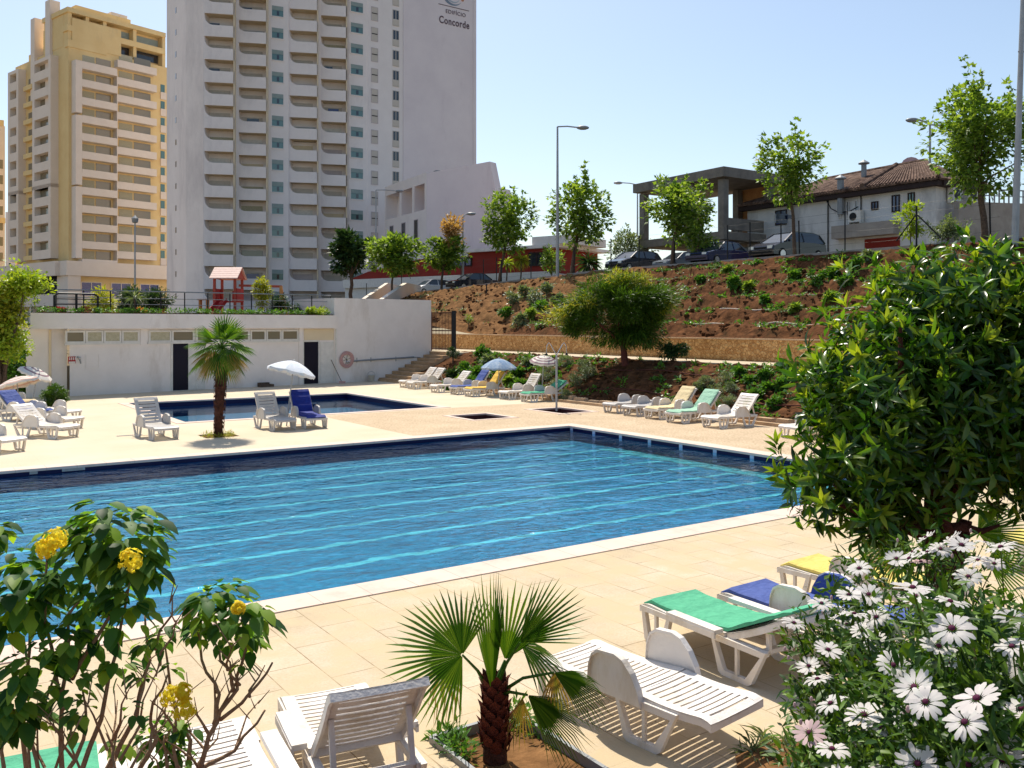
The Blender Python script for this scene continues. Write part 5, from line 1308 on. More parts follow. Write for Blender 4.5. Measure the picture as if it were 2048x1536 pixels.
def lounger(p, head, back=50, cushion=None, mtl='resin', s=(1, 1, 1), label='', fine=True, arms=True, name='sun_lounger', cover_arm=None):
    "p: ground point under the foot end, head: direction of the head end"
    rz = math.atan2(head[1], head[0])
    t = thing(name, label, 'sun lounger', (p[0], p[1], p[2] if len(p) > 2 else 0), rz, 'white plastic sun loungers around the pools', s)
    B = lambda mb, n, m=mtl, par=t, sm_=False: mb.build(n, m, par, world=False, smooth=sm_)
    zs = .335; hx = 1.14; th = R(back)
    zf = lambda x: zs-.03*math.sin(math.pi*min(1, x/hx))-(.05*((.16-x)/.16)**2 if x < .16 else 0)
    B(slatted(0, hx, zf, 17 if fine else 10), 'seat')
    Lb = .76
    mb = slatted(0, Lb, lambda x: .0-.02*math.sin(math.pi*x/Lb)-(.03*((x-Lb+.12)/.12)**2 if x > Lb-.12 else 0), 11 if fine else 8, .31)
    c, sn = math.cos(th), math.sin(th)
    mb.v = [Vector((hx+.02+q.x*c-q.z*sn, q.y, zs+q.x*sn+q.z*c)) for q in mb.v]
    B(mb, 'backrest')
    # arms with the solid rounded side panel
    if arms:
        for sg in (-1, 1):
            mb = MB(); y0 = sg*.335
            pan = [(.70, .27), (.715, .43), (.75, .51), (.82, .55), (1.0, .56), (1.09, .535), (1.18, .46), (1.25, .36), (1.28, .27)]
            mb.prism(pan, (0, y0-.006, 0), (1,0,0), (0,0,1), (0,1,0), .014)
            vs = []; n = len(pan)
            for (x, z) in pan:
                vs += [(x, y0-.028, z-.004), (x, y0+.028, z-.004), (x, y0+.028, z+.018), (x, y0-.028, z+.018)]
            fs = [(0, 1, 2, 3), tuple(4*(n-1)+k for k in (3, 2, 1, 0))]
            for i in range(n-1):
                for k in range(4): fs.append((4*i+k, 4*(i+1)+k, 4*(i+1)+(k+1) % 4, 4*i+(k+1) % 4))
            mb.add(vs, fs); B(mb, 'armrest')
    if arms is None:
        for sg in (-1, 1): mb = MB(); mb.box((.82, sg*.375, .36), (.62, .10, .035)); mb.box((.82, sg*.42, .335), (.62, .02, .05)); B(mb, 'armrest')
    for sg in (-1, 1):
        for (a0, a1, b0, b1) in ((.04, .46, .11, .36), (.98, 1.62, 1.10, 1.44)):
            mb = MB(); y = sg*.315; w_ = .042
            outer = [(a0, .31), (a1, .31), (b1+.02, .02), (b1-.02, 0), (b0+.02, 0), (b0-.02, .02)]
            inn = [(a0+.055, .262), (a1-.06, .262), (b1-.035, .06), (b1-.05, .045), (b0+.05, .045), (b0+.035, .06)]
            mb.ring(outer, inn, (0, y-w_/2, 0), (1,0,0), (0,0,1), (0,1,0), w_)
            xm = (a0+a1+b0+b1)/4; mb.bar((xm, y, .04), (xm, y, .27), .03, .03, up=(1,0,0)); B(mb, 'leg')
    mb = MB()
    for sg in (-1, 1): mb.box((1.0, sg*.285, .292), (1.2, .03, .045))
    for x in (.25, 1.55): mb.box((x, 0, .292), (.05, .54, .04))
    B(mb, 'under_frame')
    if back > 12:
        mb = MB()
        for sg in (-1, 1): mb.bar((hx+.02+.45*c, sg*.25, zs+.45*sn-.03), (1.58, sg*.25, .30), .035, .03)
        mb.bar((1.58, -.25, .30), (1.58, .25, .30), .03, .03); B(mb, 'back_strut')
    if cushion:
        mb = MB(); n = 18; w_ = .285; vs = []
        pts = [(.02+(hx-.02)*i/10, zf(.02+(hx-.02)*i/10)+.014) for i in range(11)]+[(hx+.02+Lb*(i+.5)/8.5*c, zs+Lb*(i+.5)/8.5*sn+.014+.01) for i in range(9)]
        for i, (x, z) in enumerate(pts):
            nx, nz = (0, 1) if i < 11 else (-sn, c)
            e = .35 if i in (0, len(pts)-1) else 1
            hgt = .038*e+.006*math.sin(i*2.1)
            for (y, k) in ((-w_, 0), (-w_, hgt*.7), (-w_+.03, hgt), (w_-.03, hgt), (w_, hgt*.7), (w_, 0)):
                vs.append((x+nx*k, y, z+nz*k))
        m_ = 6; fs = [tuple(range(m_)), tuple(range(len(vs)-1, len(vs)-m_-1, -1))]
        for i in range(len(pts)-1):
            for k in range(m_): fs.append((m_*i+k, m_*(i+1)+k, m_*(i+1)+(k+1) % m_, m_*i+(k+1) % m_))
        mb.add(vs, fs); B(mb, 'cushion', cushion)
    if cover_arm:
        mb = MB(); mb.prism([(.70, .33), (.73, .43), (.79, .525), (.88, .58), (1.0, .59), (1.11, .555), (1.2, .47), (1.24, .40), (1.1, .36)], (0, .24, 0), (1,0,0), (0,0,1), (0,1,0), .06); B(mb, 'arm_cover', cover_arm)
    return t
Uv = U; Vm = -V
# foreground
lounger(G(1125, 1375), (.97, -1.08), 1, None, 'resin', (.84, .96, 1), 'white slatted lounger lying flat, nearest the small fan palm')
lounger(G(1332, 1262), (.55, -.86), 24, 'cushion_green', 'resin', (.92, 1, 1), 'white lounger with a green cushion behind the flat slatted lounger', arms=None)
lounger(G(1478, 1238), (.60, -.82), 6, 'cushion_blue', 'resin', (.90, 1, 1), 'white lounger with a dusty blue cushion between the green and the yellow ones', cover_arm='cushion_blue')
lounger(G(1590, 1180), (.62, -.80), 4, 'cushion_yellow', 'resin', (.90, 1, 1), 'white lounger with a yellow cushion half behind the daisy bush')
lounger(G(2000, 1122), (.60, -.80), 8, 'cushion_yellow', 'resin', (.95, 1, 1), 'white lounger with a yellow cushion at the right edge behind the palm fronds')
lounger(G(640, 1472)+Vector((0, .05, 0)), (.42, -.90), 44, None, 'resin', (.82, .92, 1), 'white lounger with its back raised, seen from behind at the bottom edge', arms=None)
lounger(G(385, 1545), (.46, -.88), 5, None, 'resin', (.92, 1.0, 1), 'white slatted lounger behind the bare twigs of the yellow flowered shrub', arms=None)
lounger(G(85, 1610), (.46, -.88), 3, 'cushion_green', 'resin', (.92, 1.0, 1), 'white lounger with a green cushion in the bottom left corner', arms=None)
# on the pool deck
lounger(G(334, 880), V*1+U*-.12, 58, None, 'resin_grey', (.95, .95, 1), 'single white lounger facing the pool left of the palm tree', fine=False)
lounger(G(572, 862), V+U*-.05, 58, None, 'resin_grey', (.95, .95, 1), 'white lounger directly under the white parasol', fine=False)
lounger(G(634, 858), V+U*.05, 56, 'cushion_royal', 'resin_grey', (.95, .95, 1), 'lounger with a shiny royal blue cushion beside the white parasol', fine=False)
for i, (x, y, bk, cu, mt, lab) in enumerate([
    (1217, 826, 2, None, 'resin_grey', 'flat grey white lounger at the left end of the right hand row'),
    (1256, 832, 2, None, 'resin_grey', 'second flat grey white lounger in the right hand row, beside the cream one'),
    (1300, 838, 48, 'cushion_cream', 'resin', 'lounger with a cream cushion and raised back in the right hand row'),
    (1344, 846, 46, 'cushion_pale_green', 'resin', 'lounger with a pale green cushion and raised back in the right hand row'),
    (1418, 856, 48, None, 'resin', 'bare white lounger with a raised back right of the pale green one'),
    (1577, 877, 10, None, 'resin', 'white lounger almost hidden behind the left side of the big glossy shrub')]):
    lounger(G(x, y), U, bk, cu, mt, (1, 1, 1), lab, fine=False)
for i, (x, y, bk, cu, mt, lab) in enumerate([
    (803, 775, 48, None, 'resin', 'white lounger with a raised back closest to the stone steps'),
    (819, 778, 50, None, 'resin', 'second white lounger from the stone steps'),
    (866, 785, 46, None, 'resin', 'third white lounger from the steps, left of the blue cushioned one'),
    (905, 789, 52, 'cushion_blue', 'resin', 'lounger with a blue cushion under the blue parasol'),
    (934, 793, 52, 'cushion_orange', 'resin', 'lounger with a golden yellow cushion under the blue parasol'),
    (1005, 799, 56, None, 'resin', 'white lounger with a steep back between the blue and the striped parasol'),
    (1048, 804, 30, 'cushion_green', 'resin', 'lounger with a green cushion under the striped parasol by the shower post')]):
    lounger(G(x, y), U, bk, cu, mt, (1, 1, 1), lab, fine=False)
for (x, y, hx_, bk, cu, lab) in [(140, 876, (-1, .42), 40, None, 'white lounger with a raised back nearest the pool in the left group'),
    (150, 858, (-1, .42), 3, None, 'flat white lounger just behind the nearest one in the left group'),
    (92, 843, (-1, .45), 42, 'cushion_blue', 'lounger with a blue cushion and raised back at the left edge'),
    (146, 842, (-1, .45), 3, None, 'flat white lounger beside the round shrub in the left group'),
    (30, 905, (-1, .40), 20, None, 'lounger cut off by the left edge just above the pool'),
    (60, 822, (-1, .5), 5, 'cushion_cream', 'lounger with a cream cushion behind the left group')]:
    lounger(G(x, y), Vector((hx_[0], hx_[1], 0)), bk, cu, 'resin', (1, 1, 1), lab, fine=False)

# ---------------- parasols
mat('cloth_white', (.82, .82, .84), (.62, .68, .76), .85, 9, .0, dirt=(.70, .74, .72), dscale=5)
mat('cloth_blue', (.16, .27, .45), (.38, .46, .55), .85, 5, .0, dirt=(.55, .58, .60), dscale=3)
mat('cloth_cream', (.80, .74, .66), None, .85, 5); mat('cloth_stripe', (.34, .22, .24), None, .85, 5); mat('cloth_pink', (.62, .40, .34), None, .85, 5)
def parasol(base, top, r, label, mats, bands=None, h=.30, n=8, tilt=(0, 0), pole_m='pole_metal'):
    base = Vector(base); top = Vector(top)
    s = thing('parasol', label, 'parasol', base, group='parasols around the pools')
    mb = MB(); mb.tube([base, top], .019, 8); mb.build('pole', pole_m, s)
    ax = (top-base).normalized()+Vector((tilt[0], tilt[1], 0)); ax.normalize()
    x = ax.orthogonal().normalized(); y = ax.cross(x)
    mb = MB(); m_ = 8; seg = 3
    def P(i, k):
        u = i/m_; a = 2*math.pi*k/(n*seg); fr = (k % seg)/seg
        sag = 1-.07*math.sin(math.pi*fr)*u
        rr = r*u*sag; dz = -h*(u**1.7)-.02*math.sin(math.pi*fr)*u
        return top+x*rr*math.cos(a)+y*rr*math.sin(a)+ax*dz
    nk = n*seg
    for i in range(m_):
        mb.cur = (1 if (bands and bands[i]) else 0)
        for k in range(nk): mb.add([P(i, k), P(i, k+1), P(i+1, k+1), P(i+1, k)], [(0, 1, 2, 3)])
    mb.cur = 0
    for k in range(nk):      # hanging valance with scallops
        a, b = P(m_, k), P(m_, k+1); d = -ax*.07
        mb.add([a, b, b+d*(1.2 if k % 2 else .7), a+d*(.7 if k % 2 else 1.2)], [(0, 1, 2, 3)])
    mb.build('canopy', mats if len(mats) > 1 else mats[0], s, smooth=False)
    for k in range(n):
        mb = MB(); mb.tube([top-ax*.02, P(4, k*seg)-ax*.015, P(m_, k*seg)-ax*.01], .006, 4); mb.build('rib', 'pole_metal', s)
    mb = MB(); mb.ball(top+ax*.03, .025); mb.build('finial', 'frame_white', s)
    return s
b = G(573, 852); t_ = D(588, 722, b.y+.1)
parasol(b, t_, .70, 'white parasol with a faint pale blue pattern between two loungers by the small pool', ['cloth_white'], h=.30, tilt=(.12, .10))
b = G(997, 792); t_ = D(998, 717, b.y)
parasol(b, t_, .72, 'blue patterned parasol over the golden yellow cushioned lounger', ['cloth_blue'], h=.36, tilt=(0, .0))
b = G(1083, 797); t_ = D(1088, 712, 34.6)
parasol(b, t_, .55, 'small white parasol with dark stripes beside the shower post', ['cloth_cream', 'cloth_stripe'], [0,0,0,1,0,1,0,1], h=.18, tilt=(0, -.06))
b = G(64, 812); t_ = D(76, 737, b.y)
parasol(b, t_, .60, 'white parasol with thin dark stripes leaning right in front of the hedge', ['cloth_cream', 'cloth_stripe'], [0,0,1,0,0,1,0,0], h=.20, tilt=(.30, .08))
b = G(40, 826); t_ = D(33, 754, b.y)
parasol(b, t_, .68, 'cream parasol with pink stripes at the left edge', ['cloth_cream', 'cloth_pink'], [0,1,0,1,0,1,0,1], h=.22, tilt=(-.22, .05))

# drain and skimmers
p = G(259, 871); d_ = thing('floor_drain', 'narrow metal floor drain in the pale deck left of the single lounger', 'drain', p, TH)
mb = MB(); mb.box((0, 0, .004), (.62, .10, .008)); mb.build('grating', 'grey_metal', d_, world=False)
mb = MB()
for k in range(12): mb.box((-.28+k*.05, 0, .010), (.012, .08, .004))
mb.build('slots', 'dark_recess', d_, world=False)
for px, lab, w_ in ((147, 'pale rectangular skimmer opening in the dark far wall of the large pool', .42), (67, 'smaller pale fitting in the dark far pool wall left of the skimmer', .14)):
    m = (px-CX)/F; t = (m*A0.y-A0.x)/(U.x-m*U.y); q = W(t, 0, -.052)
    s = thing('pool_skimmer', lab, 'skimmer', q, TH); mb = MB(); mb.box((0, -.012, 0), (w_, .02, .085)); mb.build('cover', 'pole_metal', s, world=False)
    mb = MB(); mb.box((0, -.025, -.005), (w_*.8, .006, .05)); mb.build('flap', 'concrete', s, world=False)
# ---------------- street trees on the crest
def tree(name, label, base, c, rad, m, ncl, per, ln, wd, trunk=.11, bark='bark', kind=2, cr=.33, group=None, shell=.45, up=.3, spikes=0, stake=False, limbs=7, extra=None, curl=.25, squash=.8, pts=None):
    base = Vector(base); c = Vector(c)
    t = thing(name, label, 'tree', base, group=group)
    cl = clumps(c, rad, ncl, shell) if pts is None else np.asarray(pts, float)
    if spikes:
        k = rng.choice(len(cl), min(spikes, len(cl)), replace=False); ad = []
        for i in k:
            q = cl[i]
            for j in range(1, 5): ad.append(q+np.array([rng.normal()*.06, rng.normal()*.06, rad[2]*.14*j+abs(rng.normal())*.05]))
        spk = np.array(ad)
    h = c.z-rad[2]*.55
    mb = MB(); fork = Vector((lerp(base.x, c.x, .8), lerp(base.y, c.y, .8), h))
    tp = wobble(base-Vector((0,0,.15)), fork, 5, trunk*.6)
    mb.tube(tp, [trunk*(1.25-.5*i/5) for i in range(6)], 8)
    for i in range(limbs):
        q = Vector(cl[int(rng.integers(len(cl)))]); mb.tube(wobble(tp[-1-(i % 2)], q, 3, .12), [trunk*.45, trunk*.3, trunk*.2, trunk*.08], 5)
    mb.tube(wobble(fork, c+Vector((0,0,rad[2]*.6)), 4, .1), [trunk*.7, trunk*.5, trunk*.35, trunk*.2, trunk*.1], 6)
    mb.build('trunk', bark, t, smooth=True)
    if spikes:
        rp = np.repeat(np.arange(len(cl)), 4); cen = np.vstack([cl[rp], spk]); rr = np.concatenate([(cr*min(rad)*rng.uniform(.7, 1.2, len(cl)))[rp], np.full(len(spk), .06*rad[2])])
        cloud('crown', cen, rr, max(6, per//4), ln, wd, m, t, kind, up=up, out=c, curl=curl, squash=squash)
    else: cloud('crown', cl, cr*min(rad)*rng.uniform(.7, 1.2, len(cl)), per, ln, wd, m, t, kind, up=up, out=c, curl=curl, squash=squash)
    if stake:
        mb = MB(); mb.tube([base+Vector((.25,0,-.1)), base+Vector((.2,0,2.0))], .04, 6); mb.build('stake', 'black_metal', t)
    return t
def ptree(label, px, x0, x1, y0, y1, m='lf_plane', a=23.8, Y=None, base=None, ncl=70, per=34, name='street_tree', ln=.24, wd=.24, **k):
    if Y is None:
        b = crest(px, a); Y = b.y
    else: b = XY(px, Y); b.z = base
    c = D((x0+x1)/2, (y0+y1)/2, Y+.2); rx = (x1-x0)/2/F*Y; rz = (y1-y0)/2/F*Y
    return tree(name, label, b, c, (rx*.98, rx*.85, rz*.96), m, ncl, per, ln, wd, **k)
TG = 'street trees along the top of the bank'
ptree('dark green street tree in front of the tower windows', 702, 662, 746, 450, 560, 'lf_dark', Y=80, base=4.2, ncl=70, per=40, ln=.42, wd=.36, trunk=.16, group=TG, spikes=2)
ptree('round light green street tree left of the gold topped one', 783, 735, 840, 466, 552, Y=76, base=4.6, ncl=70, per=40, ln=.34, wd=.32, trunk=.09, group=TG)
tg = ptree('green street tree whose upper crown is golden brown', 882, 842, 934, 468, 542, ncl=60, per=38, ln=.32, wd=.30, trunk=.10, group=TG)
Y_ = crest(882, 23.8).y; cc = D(902, 462, Y_+.1); cloud('golden_crown', clumps(cc, (28/F*Y_, 1.1, 40/F*Y_), 40, .3), .55, 34, .26, .22, 'lf_gold', tg, 2, out=cc)
ptree('tall pointed street tree in front of the slanted end wall', 997, 964, 1070, 375, 512, ncl=85, per=36, ln=.28, wd=.27, trunk=.11, spikes=9, group=TG, stake=True)
ptree('wide street tree behind the tall single armed lamp', 1142, 1092, 1228, 360, 500, ncl=95, per=36, ln=.26, wd=.25, trunk=.13, spikes=9, group=TG, stake=True, shell=.5)
ptree('dense street tree in front of the concrete frame building', 1342, 1284, 1428, 345, 482, ncl=105, per=38, ln=.24, wd=.23, trunk=.10, spikes=8, group=TG, stake=True)
ptree('slim street tree in front of the old house roof', 1590, 1512, 1648, 268, 408, ncl=75, per=34, ln=.22, wd=.22, trunk=.09, spikes=4, group=TG, stake=True, shell=.55)
ptree('largest street tree at the right edge beside the thick light mast', 1970, 1854, 2062, 150, 400, ncl=150, per=40, ln=.21, wd=.20, trunk=.13, spikes=16, group=TG, stake=True, shell=.5)
ptree('tree cut off by the right edge behind the light mast', 2130, 2040, 2210, 170, 380, ncl=70, per=34, ln=.24, wd=.22, trunk=.12, a=27, group=TG)
ptree('young pale sapling tied to the braced fence post', 1822, 1796, 1846, 392, 488, 'lf_lime', ncl=34, per=22, ln=.16, wd=.10, trunk=.03, name='sapling', kind=0, cr=.5, a=22.6)
ptree('small pale tree between the dense street tree and the parked cars', 1400, 1368, 1428, 455, 502, 'lf_plane', ncl=36, per=24, ln=.20, wd=.13, trunk=.04, name='sapling', kind=0, a=25, cr=.5)
ptree('loose grey green bush behind the street lamps, left of the parked cars', 1262, 1208, 1312, 456, 536, 'lf_grey', ncl=80, per=30, ln=.22, wd=.12, trunk=.07, name='bush', kind=0, a=30, spikes=6)
ptree('grey green olive like bush in front of the boundary wall', 1895, 1850, 1945, 432, 492, 'lf_grey', ncl=60, per=30, ln=.14, wd=.06, trunk=.04, name='bush', kind=0, a=23.6, shell=.3)
ptree('small yellow green bush behind the tall lamp post', 1102, 1080, 1128, 492, 545, 'lf_plane', ncl=30, per=24, ln=.24, wd=.14, trunk=.05, name='bush', kind=0, a=26, cr=.5)
def spiky(name, label, cat, base, c, n, ln, wd, m, up=.2, trunkr=.07, hang=0):
    t = thing(name, label, cat, base); base = Vector(base); c = Vector(c)
    mb = MB(); mb.tube([base-Vector((0,0,.2)), base.lerp(c, .5)+Vector((.03,0,0)), c], [trunkr, trunkr*.8, trunkr], 7); mb.build('trunk', 'bark', t)
    d = rdir(n, up); P = np.array(c)+d*.05; Nn = np.cross(d, np.cross(d, [0, 0, 1.0]))*-1+rdir(n)*.15
    leafmesh('fronds', P, d, Nn, ln*rng.uniform(.7, 1.1, n), wd, m, t, 1, curl=.35)
    return t
b = crest(1040, 25); c = D(1043, 522, b.y); spiky('dragon_tree', 'small yellow green spiky palm left of the tall lamp post', 'palm', b, c, 90, .85, .09, 'lf_yellow', .3)
b = crest(1012, 25.5); c = D(1014, 528, b.y); spiky('dragon_tree', 'second spiky palm just left of the yellow green one', 'palm', b, c, 60, .8, .09, 'lf_lime', .3)
b = crest(1176, 26); c = D(1178, 530, b.y); spiky('cycad', 'dark blue green spiky cycad between the lamp post and the cars', 'cycad', b, c, 110, 1.15, .10, 'lf_dark', .5, .22)

# ---------------- umbrella shaped pine in the lower bank
c0 = cfor(1251, 8.0); b = W(8.0, c0, zbank(8.0, c0)); Yt = b.y
pt_ = []
def blob(x0, x1, y0, y1, n, dy=1.2, sh=.35):
    cc = D((x0+x1)/2, (y0+y1)/2, Yt); q = clumps(cc, ((x1-x0)/2/F*Yt, dy, (y1-y0)/2/F*Yt), n, sh); return list(q)
pt_ += blob(1165, 1325, 553, 650, 60, 1.7, .5)+blob(1120, 1215, 590, 668, 26, 1.1)+blob(1262, 1342, 570, 668, 26, 1.1)+blob(1190, 1320, 640, 690, 22, 1.2)
pine = tree('pine_tree', 'feathery dark pine tree with a spreading crown on the lower bank', b, D(1245, 640, Yt), (2.2, 1.6, 1.4), 'lf_pine', 1, 300, .24, .032, trunk=.13, bark='bark_red', kind=0, cr=.40, group=None, limbs=16, pts=pt_, up=-.2, squash=.6)
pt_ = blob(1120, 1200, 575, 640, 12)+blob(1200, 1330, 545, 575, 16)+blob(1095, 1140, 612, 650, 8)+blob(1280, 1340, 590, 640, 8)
cloud('sunlit_foliage', np.array(pt_), .36, 90, .20, .028, 'lf_yellow', pine, 0, up=.2)  # yellower leaves paint sunlight onto the crown's top and sides

# ---------------- shrubs
def shrub(name, label, c, rad, m, ncl, per, ln, wd, kind=0, group=None, cat='shrub', up=.4, cr=.4, ground=None, shell=.5, stem=True, curl=.25):
    c = Vector(c); b = Vector((c.x, c.y, c.z-rad[2] if ground is None else ground))
    t = thing(name, label, cat, b, group=group)
    if stem:
        mb = MB()
        for i in range(4): mb.tube(wobble(b, c+Vector((random.uniform(-.5, .5)*rad[0], random.uniform(-.5, .5)*rad[1], 0)), 3, .05), [.03, .025, .018, .01], 5)
        mb.build('stems', 'stem_brown', t)
    cl = clumps(c, (rad[0]*.8, rad[1]*.8, rad[2]*.8), ncl, shell)
    cl = cl[cl[:, 2] > b.z-.02]
    cloud('foliage', cl, cr*min(rad), per, ln, wd, m, t, kind, up=up, out=c, curl=curl)
    return t
def bank(px, py):
    "point on the banks seen at a pixel (marched along the view ray)"
    best = None
    for i in range(600):
        Y = 22+i*.08; p = D(px, py, Y); a, c = AC(p)
        z = 0 if a < 4.85 else (zbank(a, c) if a < 11.6 else (zcrest(c) if a > 23 else zup(a, c)))
        if p.z <= z: return Vector((p.x, p.y, z))
    return None
def pshrub(name, label, px, py, rpx, m, ncl=16, per=30, ln=.12, wd=.07, h=.8, **k):
    b = bank(px, py+rpx*h*.9)
    r = rpx/F*b.y; return shrub(name, label, (b.x, b.y, b.z+r*h*.8), (r, r, r*h), m, ncl, per, ln, wd, ground=b.z-.05, **k)
g_ = 'leafy shrubs scattered over the high red bank'
for (x, y, r, m) in ((1470, 562, 18, 'lf_green'), (1632, 553, 20, 'lf_green'), (1668, 545, 16, 'lf_green'), (1742, 512, 18, 'lf_grey'), (1712, 528, 16, 'lf_green'), (1588, 552, 12, 'lf_green'), (1760, 548, 20, 'lf_green'), (1690, 560, 16, 'lf_green'), (1500, 574, 12, 'lf_plane'), (1455, 540, 10, 'lf_plane'), (1530, 600, 11, 'lf_green'), (1660, 596, 12, 'lf_plane'), (1400, 560, 10, 'lf_green'), (1590, 615, 11, 'lf_plane')):
    pshrub('bank_shrub', 'leafy green shrub among others on the high red bank right of the pine', x, y, r, m, group=g_, ncl=14, per=32, ln=.16, wd=.11)
g_ = 'grey green shrubs on the high bank left of the pine'
for (x, y, r, m) in ((1026, 595, 20, 'lf_grey'), (1050, 582, 16, 'lf_grey'), (1072, 592, 22, 'lf_grey'), (1095, 578, 18, 'lf_grey'), (1012, 625, 14, 'lf_green'), (1040, 640, 16, 'lf_grey'), (1085, 612, 18, 'lf_green'), (1062, 628, 14, 'lf_plane'), (1118, 600, 14, 'lf_grey')):
    pshrub('bank_shrub', 'grey green shrub among others on the high bank left of the pine', x, y, r, m, group=g_, ncl=16, per=32, ln=.17, wd=.10)
pshrub('conifer', 'tiny upright conifer on the bare bank right of the iron gate', 937, 636, 10, 'lf_plane', h=1.6, ncl=14, per=24, ln=.10, wd=.03, cat='conifer')
g_ = 'rounded grey green mounds behind the striped parasol'
for (x, y, r) in ((1104, 735, 20), (1085, 752, 19), (1130, 722, 17), (1152, 758, 22), (1110, 770, 20), (1175, 742, 18), (1128, 790, 17), (1168, 730, 14)):
    pshrub('mound_shrub', 'rounded grey green mound shrub behind the striped parasol', x, y, r, 'lf_grey', group=g_, ncl=26, per=70, ln=.07, wd=.018, shell=.85, cr=.35, up=.6)
g_ = 'rounded mounds behind the cream and green loungers'
for (x, y, r) in ((1412, 764, 17), (1450, 758, 19), (1398, 775, 14), (1430, 783, 20), (1452, 800, 21), (1462, 775, 15)):
    pshrub('mound_shrub', 'rounded dense mound shrub behind the raised backs of the cushioned loungers', x, y, r, 'lf_grey', group=g_, ncl=26, per=70, ln=.06, wd=.016, shell=.85, cr=.35, up=.6)
g_ = 'low leafy shrubs at the right end of the lower bank'
for (x, y, r) in ((1500, 760, 14), (1532, 748, 16), (1560, 770, 15), (1515, 790, 13), (1550, 805, 14), (1480, 745, 12), (1580, 750, 14), (1500, 815, 12), (1535, 775, 10), (1570, 735, 14)):
    pshrub('bank_shrub', 'low leafy shrub among others at the right end of the lower bank', x, y, r, 'lf_green', group=g_, ncl=14, per=26, ln=.13, wd=.08)
g_ = 'lush green shrubs between the stone steps and the blue parasol'
for i, (x, y, r, m) in enumerate(((905, 748, 16, 'lf_dark'), (930, 740, 20, 'lf_green'), (955, 745, 18, 'lf_green'), (945, 762, 16, 'lf_green'), (920, 765, 16, 'lf_plane'), (900, 770, 14, 'lf_green'), (975, 722, 16, 'lf_grey'), (965, 705, 15, 'lf_green'), (1035, 745, 14, 'lf_green'), (1040, 770, 15, 'lf_green'), (1020, 760, 12, 'lf_plane'), (1055, 728, 12, 'lf_grey'))):
    pshrub('green_shrub', 'lush green shrub among others between the stone steps and the blue parasol', x, y, r, m, group=g_, ncl=20, per=36, ln=.16, wd=.08)
pshrub('flowering_shrub', 'small shrub with red flowers between the blue and the striped parasol', 1047, 738, 9, 'petal_red', ncl=10, per=24, ln=.07, wd=.06)
tb = bank(906, 728)
t = thing('topiary_ball', 'dark round clipped ball shrub on a short stem beside the steps', 'topiary', tb); mb = MB(); mb.tube([tb, tb+Vector((0,0,.5))], .04, 6); mb.build('stem', 'bark', t)
q = D(906, 706, tb.y); cloud('ball', clumps(q, (.27, .27, .29), 40, .85), .09, 60, .05, .025, 'lf_dark', t, 0, out=q)
b = bank(1345, 722)
t = shrub('dark_shrub', 'dark flat topped shrub right of the pine trunk on the path edge', D(1345, 702, b.y), (44/F*b.y, .6, 18/F*b.y), 'lf_dark', 50, 44, .12, .05, ground=b.z-.1, shell=.3)
cl_ = []                                                     # pale scattered plants too many to count
for i in range(1100):
    if i % 3: a, c = (random.choice((13.2, 14.8, 16.6, 18.4, 20.1, 21.6))+random.gauss(0, .22) if i % 2 else random.uniform(12.2, 22.9)), random.uniform(-16, 20)
    else: a, c = random.uniform(5.4, 8.9), random.uniform(-12, 17)
    z = zbank(a, c) if a < 10 else zup(a, c)
    if 2 < c < 9 and a < 10 and random.random() < .6: continue
    p = W(a, c, z+.06); cl_.append((p.x, p.y, p.z))
cl_ = np.array(cl_)
gc = cloud('ground_cover', cl_, rng.uniform(.06, .26, len(cl_)), 26, .14, .09, 'lf_green', None, 0, up=.6, squash=.5); stuff(gc, 'small green plants spreading over the red earth banks', 'ground cover')
cl2 = []
for i in range(620):
    a, c = random.uniform(12.2, 22.9), random.uniform(12, 48)
    if c > 22 and random.random() < .85: continue
    p = W(a, c, zup(a, c)+.05); cl2.append((p.x, p.y, p.z))
gc = cloud('dry_weeds', np.array(cl2), .22, 26, .15, .07, 'lf_grey', None, 0, up=.6, squash=.5); stuff(gc, 'dull grey green weeds on the bank behind the pine', 'weeds')
# earth clods
P = []
mb = MB()
for i in range(3800):
    if i % 3 == 0: a, c = random.uniform(5.2, 9.0), random.uniform(-14, 19)
    else: a, c = random.uniform(12, 22.9), random.uniform(-14, 50)
    z = zbank(a, c) if a < 10 else zup(a, c)
    p = W(a, c, z+.02); r = random.uniform(.04, .15); mb.ball(p, r, 5, 3, (random.uniform(.7, 1.4), random.uniform(.7, 1.3), random.uniform(.5, .9)))
o = mb.build('earth_clods', 'soil'); stuff(o, 'loose red earth clods and stones lying on the banks', 'clods')
# hoses
names = ['lowest', 'second lowest', 'third lowest', 'third highest', 'second highest', 'highest']
for i, (a, c0, c1) in enumerate(((13.4, -14, 17), (15.0, -14, 9), (16.8, -14, 6.5), (18.6, -14, 5.5), (20.3, -13, 4), (21.8, -12, 3))):
    pts = []; n = 40
    for k in range(n+1):
        c = lerp(c0, c1, k/n); aa = a+.12*math.sin(k*.9+i)+.08*math.sin(k*2.3); pts.append(W(aa, c, zup(aa, c)+.10+.03*math.sin(k*1.7+i)))
    mb = MB(); mb.tube(pts, .034, 5); o = mb.build('irrigation_hose', 'hose_pipe'); tag(o, 'pale irrigation hose running along the high red bank, %s of the six' % names[i], 'hose', 'irrigation hoses on the high bank')
for i, (a, c0, c1) in enumerate(((6.2, -9, 6.5), (7.6, -9, 7.5))):
    pts = []
    for k in range(31):
        c = lerp(c0, c1, k/30); aa = a+.1*math.sin(k*.8+i); pts.append(W(aa, c, zbank(aa, c)+.09))
    mb = MB(); mb.tube(pts, .02, 5); o = mb.build('irrigation_hose', 'bark_red'); tag(o, 'dark irrigation hose on the lower bank, %s of the two' % ('lower', 'upper')[i], 'hose', 'irrigation hoses on the lower bank')

